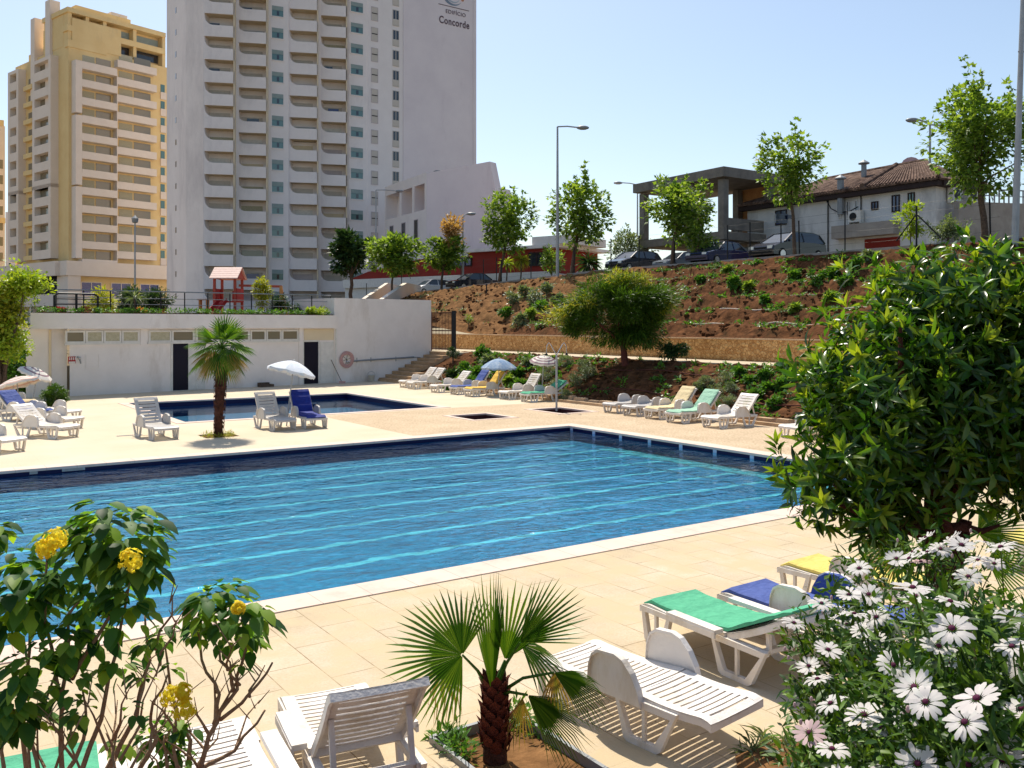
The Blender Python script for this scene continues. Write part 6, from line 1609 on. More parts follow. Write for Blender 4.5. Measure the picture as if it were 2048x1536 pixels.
# ---------------- planting on the pool house roof and left of it
def rshrub(name, label, x0, x1, y0, y1, Y, m, ncl, per, ln, wd, **k):
    c = D((x0+x1)/2, (y0+y1)/2, Y); return shrub(name, label, c, ((x1-x0)/2/F*Y, (x1-x0)/3/F*Y+.2, (y1-y0)/2/F*Y), m, ncl, per, ln, wd, **k)
rshrub('round_bush', 'large dark green bush behind the terrace railing', 226, 296, 570, 632, 48, 'lf_dark', 60, 60, .16, .05)
rshrub('round_bush', 'dark rounded bush with a lighter top right of the large one', 280, 345, 572, 632, 50, 'lf_dark', 60, 60, .16, .05)
rshrub('yellow_bush', 'bright yellow green bush on the roof terrace left of the dark bushes', 172, 240, 574, 632, 46, 'lf_yellow', 40, 30, .16, .09)
rshrub('yellow_shrub', 'upright golden yellow shrub between the play tower and the swing post', 503, 545, 548, 625, 46, 'lf_yellow', 44, 40, .13, .06)
rshrub('dark_conifer', 'small dark conical shrub beside the swing post', 538, 574, 582, 632, 47, 'lf_dark', 30, 60, .12, .04)
hd_ = thing('hedge', 'dark low hedge on the roof terrace beside the white end wall', 'hedge', D(615, 625, 47)); q = [D(x, 616+random.uniform(-6, 8), 46.8) for x in range(572, 662, 4)]; cloud('foliage', np.array([tuple(p) for p in q]), .30, 90, .12, .05, 'lf_dark', hd_, 0)
rshrub('lime_shrub', 'low lime green shrub at the right end of the planted roof', 600, 660, 612, 634, 43.6, 'lf_lime', 30, 36, .12, .05)
rshrub('flowering_plant', 'red flowering plant at the left end of the planted roof', 106, 130, 614, 630, 36.6, 'petal_red', 16, 26, .08, .07)
rshrub('flowering_plant', 'orange yellow flowering plant in front of the dark bushes', 270, 292, 612, 628, 39.0, 'petal_orange', 14, 26, .09, .07)
tt = PH.pt(PH.hit(272)[0], 3.36, -.2); spiky('agave', 'pale spiky plant against the large dark bush', 'agave', tt, tt+Vector((0,0,.62)), 40, .5, .05, 'lf_grey', .3, .03)
q = []
for k in range(150):
    t = random.uniform(-1.2, sb-.3); p = PH.pt(t, 3.40+random.uniform(0, .06), random.uniform(-.3, .15)); q.append(tuple(p))
gc = cloud('roof_plants', np.array(q), .12, 26, .11, .05, 'lf_green', None, 0, up=.6); stuff(gc, 'low mixed plants edging the planted roof of the pool house', 'plants')
# left of the pool house
yt = thing('leafy_tree', 'bright yellow green leafy tree at the left edge above the parasols', 'tree', (-18.5, 33, 0))
def lb(x0, x1, y0, y1, n, Y, sh=.3): cc = D((x0+x1)/2, (y0+y1)/2, Y); return list(clumps(cc, ((x1-x0)/2/F*Y, 1.0, (y1-y0)/2/F*Y), n, sh))
q = lb(-40, 48, 545, 700, 70, 33)+lb(0, 92, 528, 600, 34, 33)+lb(-40, 50, 640, 730, 30, 33)
mb = MB(); bb = D(-10, 800, 33)
for k in range(9): mb.tube(wobble((bb.x+random.uniform(-.2, .2), 33, 0), Vector(q[k*11]), 4, .25), [.10, .08, .06, .04, .02], 6)
mb.build('trunk', 'bark', yt); cloud('crown', np.array(q[:70]), .42, 60, .17, .09, 'lf_yellow', yt, 0); cloud('lower_crown', np.array(q[70:]), .42, 60, .17, .09, 'lf_lime', yt, 0)
hg = thing('hedge', 'sloping green hedge between the leafy tree and the pool house', 'hedge', (-19.5, 36.5, 0))
q = lb(-30, 60, 700, 770, 40, 36)+lb(40, 100, 668, 720, 26, 37)+lb(-40, 110, 735, 800, 40, 37.5)
cloud('foliage', np.array(q), .5, 80, .15, .06, 'lf_green', hg, 0)
hg = thing('dark_hedge', 'very dark hedge beside the left end of the pool house', 'hedge', (-20.5, 40, 0)); q = lb(40, 110, 620, 800, 60, 40)+lb(-60, 60, 740, 800, 40, 39); cloud('foliage', np.array(q), .6, 80, .16, .07, 'lf_dark', hg, 0)
b = G(108, 826)
shrub('round_shrub', 'round clipped green shrub standing on the deck by the left loungers', D(109, 795, b.y), (.43, .43, .46), 'lf_pine', 90, 70, .07, .02, ground=.0, shell=.8, cr=.22)

# ---------------- fan palms
def frond(hub, dr, nr, spread, L, n, m, parent, name='frond', wseg=.022, split=.40, droop=.25, fold=.25, petiole=None, drytip=0):
    hub = Vector(hub); dr = Vector(dr).normalized(); nr = Vector(nr); nr = (nr-dr*nr.dot(dr)).normalized(); sd_ = dr.cross(nr)
    mb = MB(); sp = R(spread)
    for i in range(n):
        a = lerp(-sp/2, sp/2, (i+.5)/n); da = sp/n/2*1.02
        Li = L*(1-.22*(abs(a)/(sp/2))**2)*random.uniform(.93, 1.05)
        d0 = dr*math.cos(a)+sd_*math.sin(a)
        def P(ang, r, lift=0.0):
            d = dr*math.cos(ang)+sd_*math.sin(ang)
            fo = -nr*abs(math.sin(ang/2))*fold*r
            dz = Vector((0, 0, -droop*(r/L)**2*L))
            return hub+d*r+fo+nr*lift+dz
        s_ = split*Li*random.uniform(.9, 1.1); ridge = .012*L*2
        v = [P(a-da, .02*L), P(a, .02*L, ridge*.1), P(a+da, .02*L), P(a-da, s_), P(a, s_, ridge), P(a+da, s_), P(a-da*.45, lerp(s_, Li, .55)), P(a, lerp(s_, Li, .55), ridge*.6), P(a+da*.45, lerp(s_, Li, .55)), P(a, Li)]
        if drytip: v[9] = v[9]+Vector((random.uniform(-.03, .03), random.uniform(-.03, .03), -random.uniform(0, drytip)))
        mb.add(v, [(0,1,4,3), (1,2,5,4), (3,4,7,6), (4,5,8,7), (6,7,9), (7,8,9)])
    f = mb.build(name, m, parent)
    if petiole is not None:
        p = Vector(petiole); q = p.lerp(hub, .5)+Vector((0, 0, .10*(hub-p).length)); mb = MB(); mb.tube([p, q, hub], [.016, .011, .008], 6); mb.build('petiole', 'lf_fan', f)
    return f
Yf = 5.97; fp = thing('fan_palm', 'small fan palm with a few fronds in the planting bed by the nearest loungers', 'palm', G(990, 1512))
fb_ = G(990, 1512); top = D(985, 1395, Yf)
mb = MB(); mb.tube([fb_-Vector((0,0,.1)), fb_+Vector((0,0,.12)), fb_.lerp(top, .6), top], [.084, .076, .062, .046], 12); mb.build('trunk', 'palm_trunk', fp)
P_ = []; Dd = []; Nn = []
for k in range(60):
    a = k*2.4; h = lerp(.02, .46, k/60); r = lerp(.074, .05, k/60)
    P_.append((fb_.x+r*math.cos(a), fb_.y+r*math.sin(a), h)); Dd.append((math.cos(a)*.35, math.sin(a)*.35, 1)); Nn.append((math.cos(a), math.sin(a), -.2))
leafmesh('boots', P_, Dd, Nn, .14, .09, 'palm_boot', fp, 1, curl=-.1)
K = lambda x, y, dY=0: D(x, y, Yf+dY)
def kdir(x0, y0, x1, y1, dy=0.0): return (D(x1, y1, Yf)-D(x0, y0, Yf)).normalized()+Vector((0, dy, 0))
frond(K(925, 1310, -.1), kdir(925, 1310, 800, 1275, .1), (.10, -1, .35), 215, .53, 38, 'lf_fan', fp, petiole=top, droop=.12, fold=.15)
frond(K(1010, 1320, .05), kdir(1010, 1320, 1060, 1190), (.2, -1, .2), 84, .56, 16, 'lf_fan', fp, petiole=top, droop=.04, fold=.5, split=.34)
frond(K(1040, 1285, -.05), kdir(1040, 1285, 1128, 1205), (-.2, -1, .5), 80, .53, 17, 'lf_fan', fp, petiole=top, droop=.06, fold=.3, split=.36)
frond(K(1042, 1288, .12), kdir(1040, 1285, 1110, 1300), (0, -.4, 1), 120, .34, 16, 'lf_fan', fp, droop=.5, fold=.5)
frond(K(985, 1390, -.02), kdir(985, 1390, 985, 1180), (.5, -1, .1), 26, .80, 14, 'lf_fan', fp, droop=.0, fold=1.2, split=.55)
frond(K(1108, 1345, -.1), kdir(1108, 1345, 1215, 1385), (.1, -.6, .9), 75, .42, 22, 'lf_fan', fp, petiole=top, droop=.25, fold=.4, drytip=.05)
frond(K(1108, 1345, -.1), kdir(1108, 1345, 1120, 1400), (.1, -.8, .2), 90, .26, 12, 'lf_fan_dry', fp, droop=.3, fold=.4, drytip=.06)
frond(K(1055, 1390, -.15), kdir(1055, 1390, 1175, 1475), (.1, -.7, .8), 70, .50, 26, 'lf_fan', fp, petiole=top, droop=.15, fold=.5, drytip=.04)
frond(K(1045, 1395, -.1), kdir(1045, 1395, 1035, 1470), (.1, -.9, .2), 60, .28, 10, 'lf_fan_dry', fp, droop=.2, fold=.4, drytip=.05)
frond(K(905, 1330, 0), kdir(905, 1330, 860, 1400), (0, -.9, .3), 110, .26, 16, 'lf_fan_dry', fp, droop=.5, fold=.3, drytip=.08)
q = [tuple(G(x, y)) for x, y in ((880, 1480), (905, 1475), (920, 1500), (900, 1500), (1030, 1430), (1060, 1440), (1085, 1470), (1035, 1450), (930, 1515))]
bp2 = thing('succulent_plants', 'low bright green plants growing round the foot of the small fan palm', 'plants', q[0]); cloud('foliage', np.array(q)+np.array([0, 0, .03]), .09, 60, .06, .022, 'lf_green', bp2, 0, up=.8)
# palm tree between the pools
b = G(437, 873); mp_ = thing('palm_tree', 'windmill palm with a shaggy trunk standing between the two pools', 'palm tree', b); Yp2 = b.y
tp = D(443, 712, Yp2); mb = MB(); mb.tube([b, b+Vector((0,0,.4)), b.lerp(tp, .6), tp], [.11, .105, .13, .16], 12); mb.build('trunk', 'palm_trunk', mp_, smooth=True)
n = 420; hh = rng.uniform(.05, 2.1, n); aa = rng.uniform(0, 6.28, n); rr = .10+.06*hh/2.1
P_ = np.stack([b.x+(tp.x-b.x)*hh/2.1+rr*np.cos(aa), b.y+rr*np.sin(aa), hh], 1); Dd = np.stack([np.cos(aa)*.5, np.sin(aa)*.5, -np.ones(n)*rng.choice([-1, 1], n)], 1); Nn = np.stack([np.cos(aa), np.sin(aa), np.zeros(n)+.3], 1)
leafmesh('trunk_fibre', P_, Dd, Nn, .10, .05, 'palm_trunk', mp_, 0)
hub0 = D(443, 695, Yp2)
for k in range(34):
    az = k*2.399; el = lerp(78, -52, (k/33)**.8)
    d = Vector((math.cos(az)*math.cos(R(el)), math.sin(az)*math.cos(R(el)), math.sin(R(el)))); hb = hub0+d*random.uniform(.28, .40)+Vector((0,0,-.02))
    nr = Vector((0,0,1))-d*.3 if el < 60 else Vector((math.cos(az+1.5), math.sin(az+1.5), .2))
    frond(hb, d+Vector((0,0,-.15 if el < 30 else 0)), nr, random.uniform(120, 165), random.uniform(.52, .66), 18, 'lf_fan' if (el > -5 or k % 2) else 'lf_fan_dry', mp_, droop=.35 if el < 40 else .1, fold=.35, petiole=hub0)
q = [tuple(b+Vector((.3*math.cos(a), .3*math.sin(a), .02))) for a in [k*.5 for k in range(13)]]
gc = thing('grass_patch', 'small square of yellowish grass round the foot of the windmill palm', 'grass', b); cloud('blades', np.array(q), .12, 50, .07, .012, 'lf_yellow', gc, 0, up=1.5)
# palm fronds behind the glossy shrub
b = Vector(((1870-CX)/F*4.5, 4.5, .25)); rp_ = thing('fan_palm', 'fan palm half hidden behind the trunk of the big glossy shrub', 'palm', b); tp = D(1880, 1120, 4.5)
mb = MB(); mb.tube([b, tp], [.09, .06], 10); mb.build('trunk', 'palm_trunk', rp_)
Yf = 4.5
frond(K(1812, 1055), kdir(1812, 1055, 1740, 1085), (.2, -1, .5), 150, .34, 30, 'lf_fan', rp_, petiole=tp, droop=.1)
frond(K(1800, 1112), kdir(1800, 1112, 1755, 1120), (.2, -1, .4), 130, .20, 22, 'lf_fan_dry', rp_, petiole=tp, droop=.15, drytip=.03)
frond(K(1955, 1065), kdir(1955, 1065, 2030, 1055), (-.2, -1, .5), 130, .30, 30, 'lf_fan', rp_, petiole=tp, droop=.1)
frond(K(1975, 1120), kdir(1975, 1120, 2040, 1130), (-.2, -1, .4), 120, .26, 22, 'lf_fan', rp_, petiole=tp, droop=.2)

# ---------------- big glossy shrub on the right
Ys = 3.6; bs = thing('glossy_shrub', 'big dark glossy leaved shrub filling the right side above the daisies', 'shrub', (1.72, Ys, .55))
def SK(x, y, dY=0): return D(x, y, Ys+dY)
tk = SK(1875, 1150); mb = MB(); mb.tube([(1.70, Ys, .45), (1.69, Ys, 1.3), tk, SK(1862, 1060)], [.06, .055, .05, .045], 8)
tips = [(1640, 950), (1700, 760), (1800, 640), (1900, 600), (1990, 760), (2050, 900), (1760, 980), (1940, 980), (1850, 800), (1680, 1010), (2100, 650), (1780, 860), (2000, 1050), (1900, 700)]
for (x, y) in tips: mb.tube(wobble(SK(1866+random.uniform(-15, 15), 1075), SK(x, y, random.uniform(-.3, .3)), 4, .06), [.036, .028, .02, .013, .006], 6)
mb.tube([(1.80, Ys+.1, .45), SK(1905, 1150, .1), SK(1930, 1040, .1)], [.045, .04, .03], 7); mb.build('branches', 'bark_red', bs, smooth=True)
els = [(1812, 790, 180, 200), (1712, 890, 100, 135), (1965, 735, 180, 205), (2095, 800, 190, 290), (1870, 880, 170, 105), (1870, 590, 85, 60), (1990, 565, 130, 50), (1690, 995, 85, 40), (1668, 760, 38, 70), (1618, 965, 30, 40), (2020, 925, 110, 55), (1775, 1030, 55, 35), (1760, 650, 40, 40)]
tipp = []; 
for (x, y, rx, ry) in els:
    cc = SK(x, y); nn_ = int(rx*ry/92)
    q = clumps(cc, (rx/F*Ys, .42, ry/F*Ys), nn_, .66); q += rng.normal(size=q.shape)*.035; tipp.append(np.hstack([q, np.tile(np.array(cc), (len(q), 1))]))
tipp = np.vstack(tipp); nt_ = len(tipp); K_ = 9
od = unit(unit(tipp[:, :3]-tipp[:, 3:])+rng.normal(size=(nt_, 3))*.45); od[:, 2] += .25; od = unit(od)
t1 = unit(np.cross(od, rdir(nt_))); t2 = np.cross(od, t1)
P_ = []; Dd = []; Nn = []
for k in range(K_):
    a = 2.399*k+rng.random(nt_)*.4; f = .35+.55*(k/K_)
    rad_ = t1*np.cos(a)[:, None]+t2*np.sin(a)[:, None]
    d = rad_*(1-f*.55)+od*(.75-f*.55); P_.append(tipp[:, :3]+od*(.045*(1-k/K_))); Dd.append(d); Nn.append(od-rad_*.3)
P_ = np.vstack(P_); Dd = np.vstack(Dd)+rng.normal(size=(nt_*K_, 3))*.22; Nn = np.vstack(Nn)
kp = rng.random(len(P_)) < .84; P_ = P_[kp]+rng.normal(size=(kp.sum(), 3))*.008; Dd = Dd[kp]; Nn = Nn[kp]+rng.normal(size=(kp.sum(), 3))*.25
leafmesh('foliage', P_, Dd, Nn, .078*rng.uniform(.7, 1.2, len(P_)), .022*rng.uniform(.8, 1.2, len(P_)), 'lf_gloss', bs, 1, curl=.22)
sel = rng.random(nt_) < np.clip(.12+.9*(tipp[:, 2]-tipp[:, 5])-.5*(tipp[:, 0]-tipp[:, 3]), .04, .6)  # young lime tips, denser towards upper left to paint the backlit rim
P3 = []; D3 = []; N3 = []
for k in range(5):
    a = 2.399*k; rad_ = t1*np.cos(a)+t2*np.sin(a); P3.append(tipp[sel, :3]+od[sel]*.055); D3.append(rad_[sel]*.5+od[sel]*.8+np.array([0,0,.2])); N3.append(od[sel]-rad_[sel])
leafmesh('backlit_young_leaves', np.vstack(P3), np.vstack(D3), np.vstack(N3), .075, .021, 'lf_lime', bs, 1, curl=.2)
Pi = np.vstack([clumps(SK(x, y), (rx/F*Ys*.8, .35, ry/F*Ys*.8), int(rx*ry/60), .1) for (x, y, rx, ry) in els]); nI = len(Pi)
leafmesh('inner_leaves', Pi, rdir(nI), rdir(nI, .5), .085, .028, 'lf_gloss', bs, 1)
for (x, y) in ((1635, 1040), (1650, 1052), (1745, 1078), (1738, 1062), (1620, 1010), (1700, 1040)):
    c = SK(x, y, -.1); n = 9; d = rdir(n, -.6); leafmesh('hanging_leaves', np.tile(np.array(c), (n, 1)), d, rdir(n, .5), .07, .02, 'lf_gloss', bs, 1)
    

# ---------------- daisies bottom right
zf_ = [(800,590,160),(935,610,150),(755,655,130),(850,690,150),(935,765,140),(1080,785,130),(1040,905,190),(1160,430,210),(1390,515,210),(1400,680,220),(1775,620,190),(1320,790,210),(1395,890,160),(1770,790,210),(1170,1040,220),(1240,1130,230),(1135,1215,180),(1555,1110,260),(1480,1255,240),(655,1140,170),(525,1320,180),(665,1420,190),(860,1210,200),(970,1290,170),(575,990,160),(520,910,140),(640,810,160),(430,645,140),(600,525,150),(770,470,150),(890,470,150),(1240,120,130),(1390,130,130),(1460,165,150),(1250,210,140),(1140,250,150),(1160,210,120),(1500,360,150),(1660,280,130),(1560,260,130),(1700,180,180),(830,310,140),(1830,920,200),(1830,1170,220),(1840,1390,220),(1190,1510,220),(1500,1520,220),(1720,1490,230),(1180,480,160),(700,600,110),(580,1140,110),(780,1390,140),(1060,250,120),(1330,190,120),(1210,270,120),(1600,150,120),(2000,700,220),(2050,1100,230),(2100,900,220),(1650,1640,230),(1350,1640,230),(1000,1600,200),(700,1580,190)]
dz = thing('daisy_bush', 'bush full of white daisies in the bottom right corner', 'flowering bush', (1.05, 1.9, 1.12))
# one flower, then copies
def flower_mesh():
    n = 15; P = []; Dd = []; Nn = []
    for k in range(n):
        a = 2*math.pi*k/n+random.uniform(-.08, .08); P.append((.006*math.cos(a), .006*math.sin(a), .0)); Dd.append((math.cos(a), math.sin(a), random.uniform(-.08, .20))); Nn.append((0, 0, 1))
    return P, Dd, Nn
protos = []
for v in range(5):
    P, Dd, Nn = flower_mesh(); MW['z'] = None
    f = leafmesh('flower', P, Dd, Nn, [.027*random.uniform(.88, 1.08) for _ in P], .0088, 'petal_white' if v < 4 else 'petal_pink', None, 4, curl=.14-.12*(v % 3))
    mb = MB(); mb.ball((0, 0, .002), .0052, 10, 6, (1, 1, .6)); e = mb.build('flower_eye', 'flower_eye', None)
    protos.append((f.data, e.data)); bpy.data.objects.remove(f); bpy.data.objects.remove(e)
inv = MW[dz].inverted(); fpos = []
for i, (x, y, d_) in enumerate(zf_):
    X_, Y_ = 1448+x/3.072, 1036+y/3.072; Yd = min(2.5, 330/d_); p = D(X_, Y_, Yd); fpos.append((p, Yd))
    v = 4 if i in (20, 51, 50, 54) else random.randrange(4)
    toc = (Vector((0, 0, H))-p).normalized()
    nrm = (toc*random.uniform(.25, .8)+Vector((random.uniform(-.4, .3), random.uniform(.0, .45), random.uniform(.5, 1.0)))).normalized()
    if i in (31, 32, 34, 35, 36, 49): nrm = (Vector((-.5, .3, .8))).normalized()
    q = nrm.to_track_quat('Z', 'Y'); M = inv @ (Matrix.Translation(p) @ q.to_matrix().to_4x4() @ Matrix.Rotation(random.uniform(0, 6), 4, 'Z') @ Matrix.Scale(d_*Yd/330*random.uniform(.92, 1.12), 4))
    o = bpy.data.objects.new('flower', protos[v][0]); col.objects.link(o); o.parent = dz; o.matrix_local = M
    e = bpy.data.objects.new('flower_eye', protos[v][1]); col.objects.link(e); e.parent = o
for k in range(16):                                          # closed buds
    p, Yd = random.choice(fpos); q = p+Vector((random.uniform(-.07, .07), random.uniform(.0, .06), random.uniform(-.03, .05)))
    mb = MB(); mb.ball(q, .0045, 7, 5, (.8, .8, 1.4)); mb.build('flower_bud', 'petal_pink', dz)
cl_ = []; 
mb = MB()
for p, Yd in fpos:
    for k in range(3): cl_.append((p.x+random.uniform(-.09, .09), p.y+random.uniform(.02, .16), p.z-random.uniform(.035, .13)))
    q = Vector((lerp(p.x, 1.1, .35), p.y+.10, p.z-.22)); mb.tube([p-Vector((0, 0, .002)), p.lerp(q, .5)+Vector((random.uniform(-.02, .02), 0, -.02)), q], [.0014, .0018, .002], 4)
mb.build('flower_stalks', 'lf_daisy', dz)
core = clumps((1.12, 1.98, 1.84), (.52, .46, .36), 900, .6); cl_ = np.vstack([np.array(cl_), core[(core[:, 2] > 1.15)]])
low = []
for k in range(420):
    x = random.uniform(.50, 1.5); y = random.uniform(1.45, 2.1); low.append((x, y, random.uniform(1.2, 2.02-.35*max(0, .8-x))))
cl_ = np.vstack([cl_, np.array(low)])
# the flowers stand clear of the leaves
fx = np.array([(CX+F*p.x/p.y, HZ+F*(H-p.z)/p.y, Yd) for p, Yd in fpos]); cxp = CX+F*cl_[:, 0]/cl_[:, 1]; cyp = HZ+F*(H-cl_[:, 2])/cl_[:, 1]
dd = np.hypot(cxp[:, None]-fx[None, :, 0], cyp[:, None]-fx[None, :, 1]); hide = ((dd < 62) & (cl_[:, 1][:, None] < fx[None, :, 2]+.045)).any(1)
cl_ = cl_[~hide & (cxp > 1592-(cyp-1250)*.02)]
bk_ = []
for p, Yd in fpos:
    py_ = HZ+F*(H-p.z)/p.y
    if py_ < 1185: continue
    for k in range(9 if py_ > 1260 else 4):
        s_ = random.uniform(1.045, 1.24); o_ = Vector((0, 0, H)); q = o_+(p-o_)*s_+Vector((random.uniform(-.05, .09), 0, random.uniform(-.11, .035)))
        if q.z > 1.25: bk_.append(tuple(q))
cl_ = np.vstack([cl_, np.array(bk_)])
cloud('foliage', cl_, .055, 26, .032, .011, 'lf_daisy', dz, 1, up=.5, curl=.1)
mb = MB()
for k in range(40):
    a = Vector((random.uniform(.8, 1.3), random.uniform(1.7, 2.1), 1.12)); q = Vector(cl_[random.randrange(len(cl_))]); mb.tube(wobble(a, q, 3, .04), [.006, .005, .004, .002], 5)
mb.build('stems', 'stem_brown', dz)
q = [tuple(G(x, y)) for x, y in ((1500, 1505), (1530, 1495), (1560, 1490), (1600, 1482), (1520, 1520), (1580, 1510))]
gt_ = thing('grass_tuft', 'sparse grey green grass tufts on the soil left of the daisy bush', 'grass', q[0]); cloud('blades', np.array(q), .06, 40, .13, .010, 'lf_grey', gt_, 1, up=.9, curl=.4)

# ---------------- yellow flowered shrubs bottom left
def lantana(label, base, clusters, stems, flowers, twigs, Yl):
    t = thing('lantana_shrub', label, 'flowering shrub', base)
    mb = MB()
    for pts in stems:
        w_ = [D(x, y, Yl+dy) for (x, y, dy) in pts]; P = [Vector(base)+Vector((random.uniform(-.04, .04), 0, 0))]+w_ if pts[0][1] > 1500 else w_
        n = len(P); fine = []
        for i in range(n-1):
            for k in range(3): fine.append(P[i].lerp(P[i+1], k/3)+Vector((random.uniform(-.004, .004), random.uniform(-.004, .004), 0)))
        fine.append(P[-1]); m_ = len(fine); r0 = .0062 if pts[0][1] > 1500 else .004
        mb.tube(fine, [lerp(r0, .0018, k/(m_-1)) for k in range(m_)], 6)
    mb.build('stems', 'stem_brown', t, smooth=True)
    mb = MB()
    for (x0, y0, x1, y1) in twigs:
        a = D(x0, y0, Yl); b = D(x1, y1, Yl+random.uniform(-.1, .1)); w_ = wobble(a, b, 3, .012); mb.tube(w_, [.0028, .0022, .0016, .0008], 5)
        for k in range(3):
            q = w_[1].lerp(w_[3], random.random()); mb.tube([q, q+Vector((random.uniform(-.03, .03), random.uniform(-.02, .02), random.uniform(.015, .05)))], [.0014, .0006], 4)
    if twigs: mb.build('twigs', 'stem_brown', t)
    P = []; Dd = []; Nn = []; Ls = []
    for (x, y, r, n, sz) in clusters:
        c = D(x, y, Yl+random.uniform(-.05, .05)); R_ = r/F*Yl
        n = int(n*1.25); o = rdir(n, .25)*(rng.random((n, 1))**.35)*R_*np.array([1, .9, .85]); pp_ = np.array(c)+o
        od_ = unit(o+rng.normal(size=(n, 3))*R_*.25)
        P.append(pp_); d = od_*np.array([1, 1, .35]); d[:, 2] -= .35; Dd.append(d); nn_ = od_*.8; nn_[:, 2] += .7; Nn.append(nn_); Ls.append(sz*rng.uniform(.65, 1.15, n))
    P = np.vstack(P); Ls = np.concatenate(Ls)
    leafmesh('foliage', P, np.vstack(Dd), np.vstack(Nn), Ls*.70, Ls*.48, 'lf_lantana', t, 3, curl=.30)
    for (x, y, r, m_) in flowers:
        c = D(x, y, Yl-.13); R_ = r/F*Yl*.95; n = 80
        o = rdir(n, .3); pp_ = np.array(c)+o*R_*rng.uniform(.55, 1.0, (n, 1)); Pf = []; Df = []; Nf = []
        for k in range(5):
            t1_ = unit(np.cross(o, np.array([.3, .5, .8]))); t2_ = np.cross(o, t1_); a = 2*math.pi*k/5
            Pf.append(pp_); Df.append(t1_*math.cos(a)+t2_*math.sin(a)+o*rng.uniform(.1, .6, (n, 1))); Nf.append(o)
        leafmesh('flower_head', np.vstack(Pf), np.vstack(Df), np.vstack(Nf), .0048, .0042, m_, t, 0)
    return t
cls = [(250, 1075, 78, 70, .056), (200, 1050, 60, 40, .056), (290, 1130, 50, 36, .055), (170, 1110, 45, 30, .05), (150, 1060, 30, 14, .05), (55, 1175, 62, 60, .058), (15, 1240, 55, 44, .06), (90, 1210, 45, 26, .05), (255, 1215, 55, 40, .05), (190, 1200, 55, 42, .048), (180, 1260, 50, 40, .05), (120, 1290, 50, 34, .04), (60, 1340, 55, 44, .05), (20, 1420, 50, 44, .055), (150, 1370, 40, 22, .035), (235, 1335, 34, 16, .045), (160, 1430, 34, 16, .04), (285, 1355, 20, 8, .038), (300, 1290, 26, 14, .034), (100, 1080, 24, 10, .04), (-10, 1060, 26, 14, .05), (255, 1120, 40, 30, .055), (320, 1280, 22, 8, .035), (60, 1440, 40, 26, .05), (265, 1420, 24, 8, .032), (340, 1340, 16, 6, .034), (30, 1120, 30, 14, .05), (130, 1155, 40, 26, .04)]
stems = [[(130, 1600, 0), (122, 1500, 0), (128, 1380, 0), (140, 1230, 0), (200, 1130, 0)], [(128, 1420, 0), (90, 1240, .02), (95, 1110, -.05)], [(60, 1600, .05), (40, 1450, .05), (60, 1300, .05), (50, 1200, .05)], [(150, 1600, 0), (200, 1440, .02), (230, 1300, .02), (262, 1150, 0)], [(20, 1600, 0), (0, 1500, 0), (30, 1380, 0)], [(190, 1600, .05), (270, 1430, .05), (300, 1320, .05), (290, 1230, .05)], [(140, 1360, 0), (215, 1240, 0), (255, 1180, 0)], [(100, 1600, 0), (170, 1480, 0), (165, 1380, 0)], [(-60, 1600, 0), (-30, 1300, 0), (-10, 1080, 0)], [(240, 1600, .1), (310, 1480, .1), (300, 1430, .1), (335, 1350, .1)], [(80, 1600, 0), (65, 1480, 0), (110, 1350, 0)]]
tw_ = [(215, 1500, 170, 1400), (240, 1520, 320, 1330), (200, 1560, 250, 1430), (270, 1430, 300, 1300), (150, 1520, 90, 1430), (300, 1500, 345, 1380), (60, 1540, 20, 1400), (230, 1540, 235, 1400), (170, 1560, 120, 1450), (225, 1480, 262, 1370), (260, 1540, 350, 1420), (310, 1300, 345, 1190), (320, 1330, 352, 1240), (90, 1536, 75, 1440), (110, 1540, 150, 1460)]
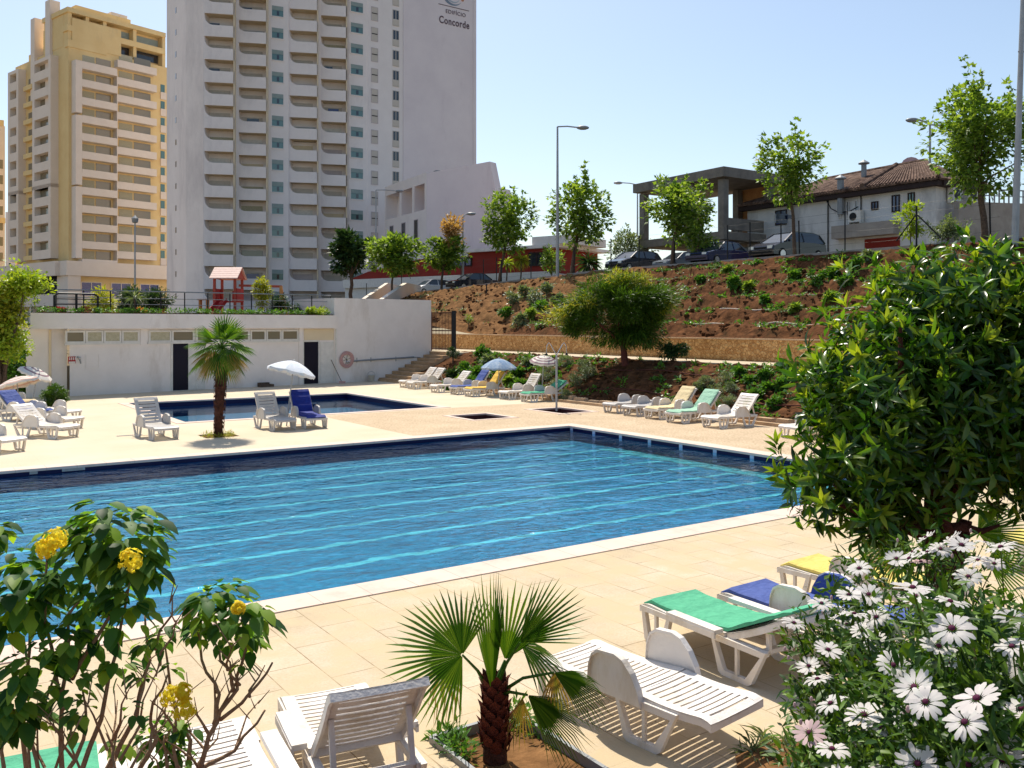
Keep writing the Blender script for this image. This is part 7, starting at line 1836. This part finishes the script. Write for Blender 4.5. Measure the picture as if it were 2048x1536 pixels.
lantana('leafy shrub with yellow flower heads in the bottom left corner', D(120, 1900, 1.5), cls, stems, [(92, 1098, 21, 'petal_yellow'), (112, 1080, 24, 'petal_yellow'), (262, 1122, 24, 'petal_yellow')], tw_, 1.5)
cls = [(450, 1215, 62, 46, .052), (410, 1230, 40, 26, .05), (495, 1235, 48, 30, .055), (480, 1270, 36, 20, .045), (400, 1210, 26, 14, .05), (440, 1270, 26, 12, .035), (505, 1290, 20, 8, .05), (395, 1275, 22, 8, .032), (325, 1500, 44, 36, .035), (300, 1480, 34, 20, .03), (345, 1460, 26, 12, .04), (365, 1520, 30, 18, .03), (320, 1440, 22, 8, .045), (370, 1455, 24, 8, .045), (480, 1340, 18, 8, .03), (330, 1270, 24, 10, .034), (315, 1285, 16, 8, .034), (430, 1190, 36, 18, .05), (240, 1490, 20, 8, .04)]
stems = [[(395, 1620, 0), (400, 1530, 0), (430, 1445, 0), (470, 1380, 0), (487, 1300, 0), (482, 1240, 0)], [(425, 1450, 0), (440, 1390, 0), (405, 1320, .02), (395, 1250, .02)], [(440, 1440, 0), (500, 1390, 0), (545, 1325, 0)], [(400, 1540, 0), (470, 1500, 0), (530, 1420, 0)], [(360, 1620, 0), (350, 1500, 0), (355, 1400, 0)], [(380, 1600, .05), (380, 1480, .05), (340, 1380, .05), (330, 1290, .05)], [(470, 1385, 0), (455, 1340, 0), (425, 1280, 0)], [(330, 1620, 0), (335, 1520, 0), (330, 1470, 0)]]
tw_ = [(430, 1440, 445, 1330), (410, 1500, 350, 1420), (500, 1395, 530, 1330), (395, 1530, 440, 1450), (420, 1470, 360, 1370), (480, 1370, 440, 1300), (470, 1500, 520, 1400), (375, 1560, 300, 1450), (440, 1420, 500, 1340), (400, 1540, 330, 1480), (455, 1340, 465, 1290), (350, 1480, 300, 1400), (340, 1560, 290, 1500)]
lantana('smaller leafy shrub with bare twigs and yellow flower heads, in front of the slatted lounger', D(370, 1900, 1.62), cls, stems, [(476, 1217, 14, 'petal_yellow'), (343, 1393, 22, 'petal_yellow'), (368, 1420, 24, 'petal_yellow'), (367, 1382, 17, 'petal_yellow')], tw_, 1.62)
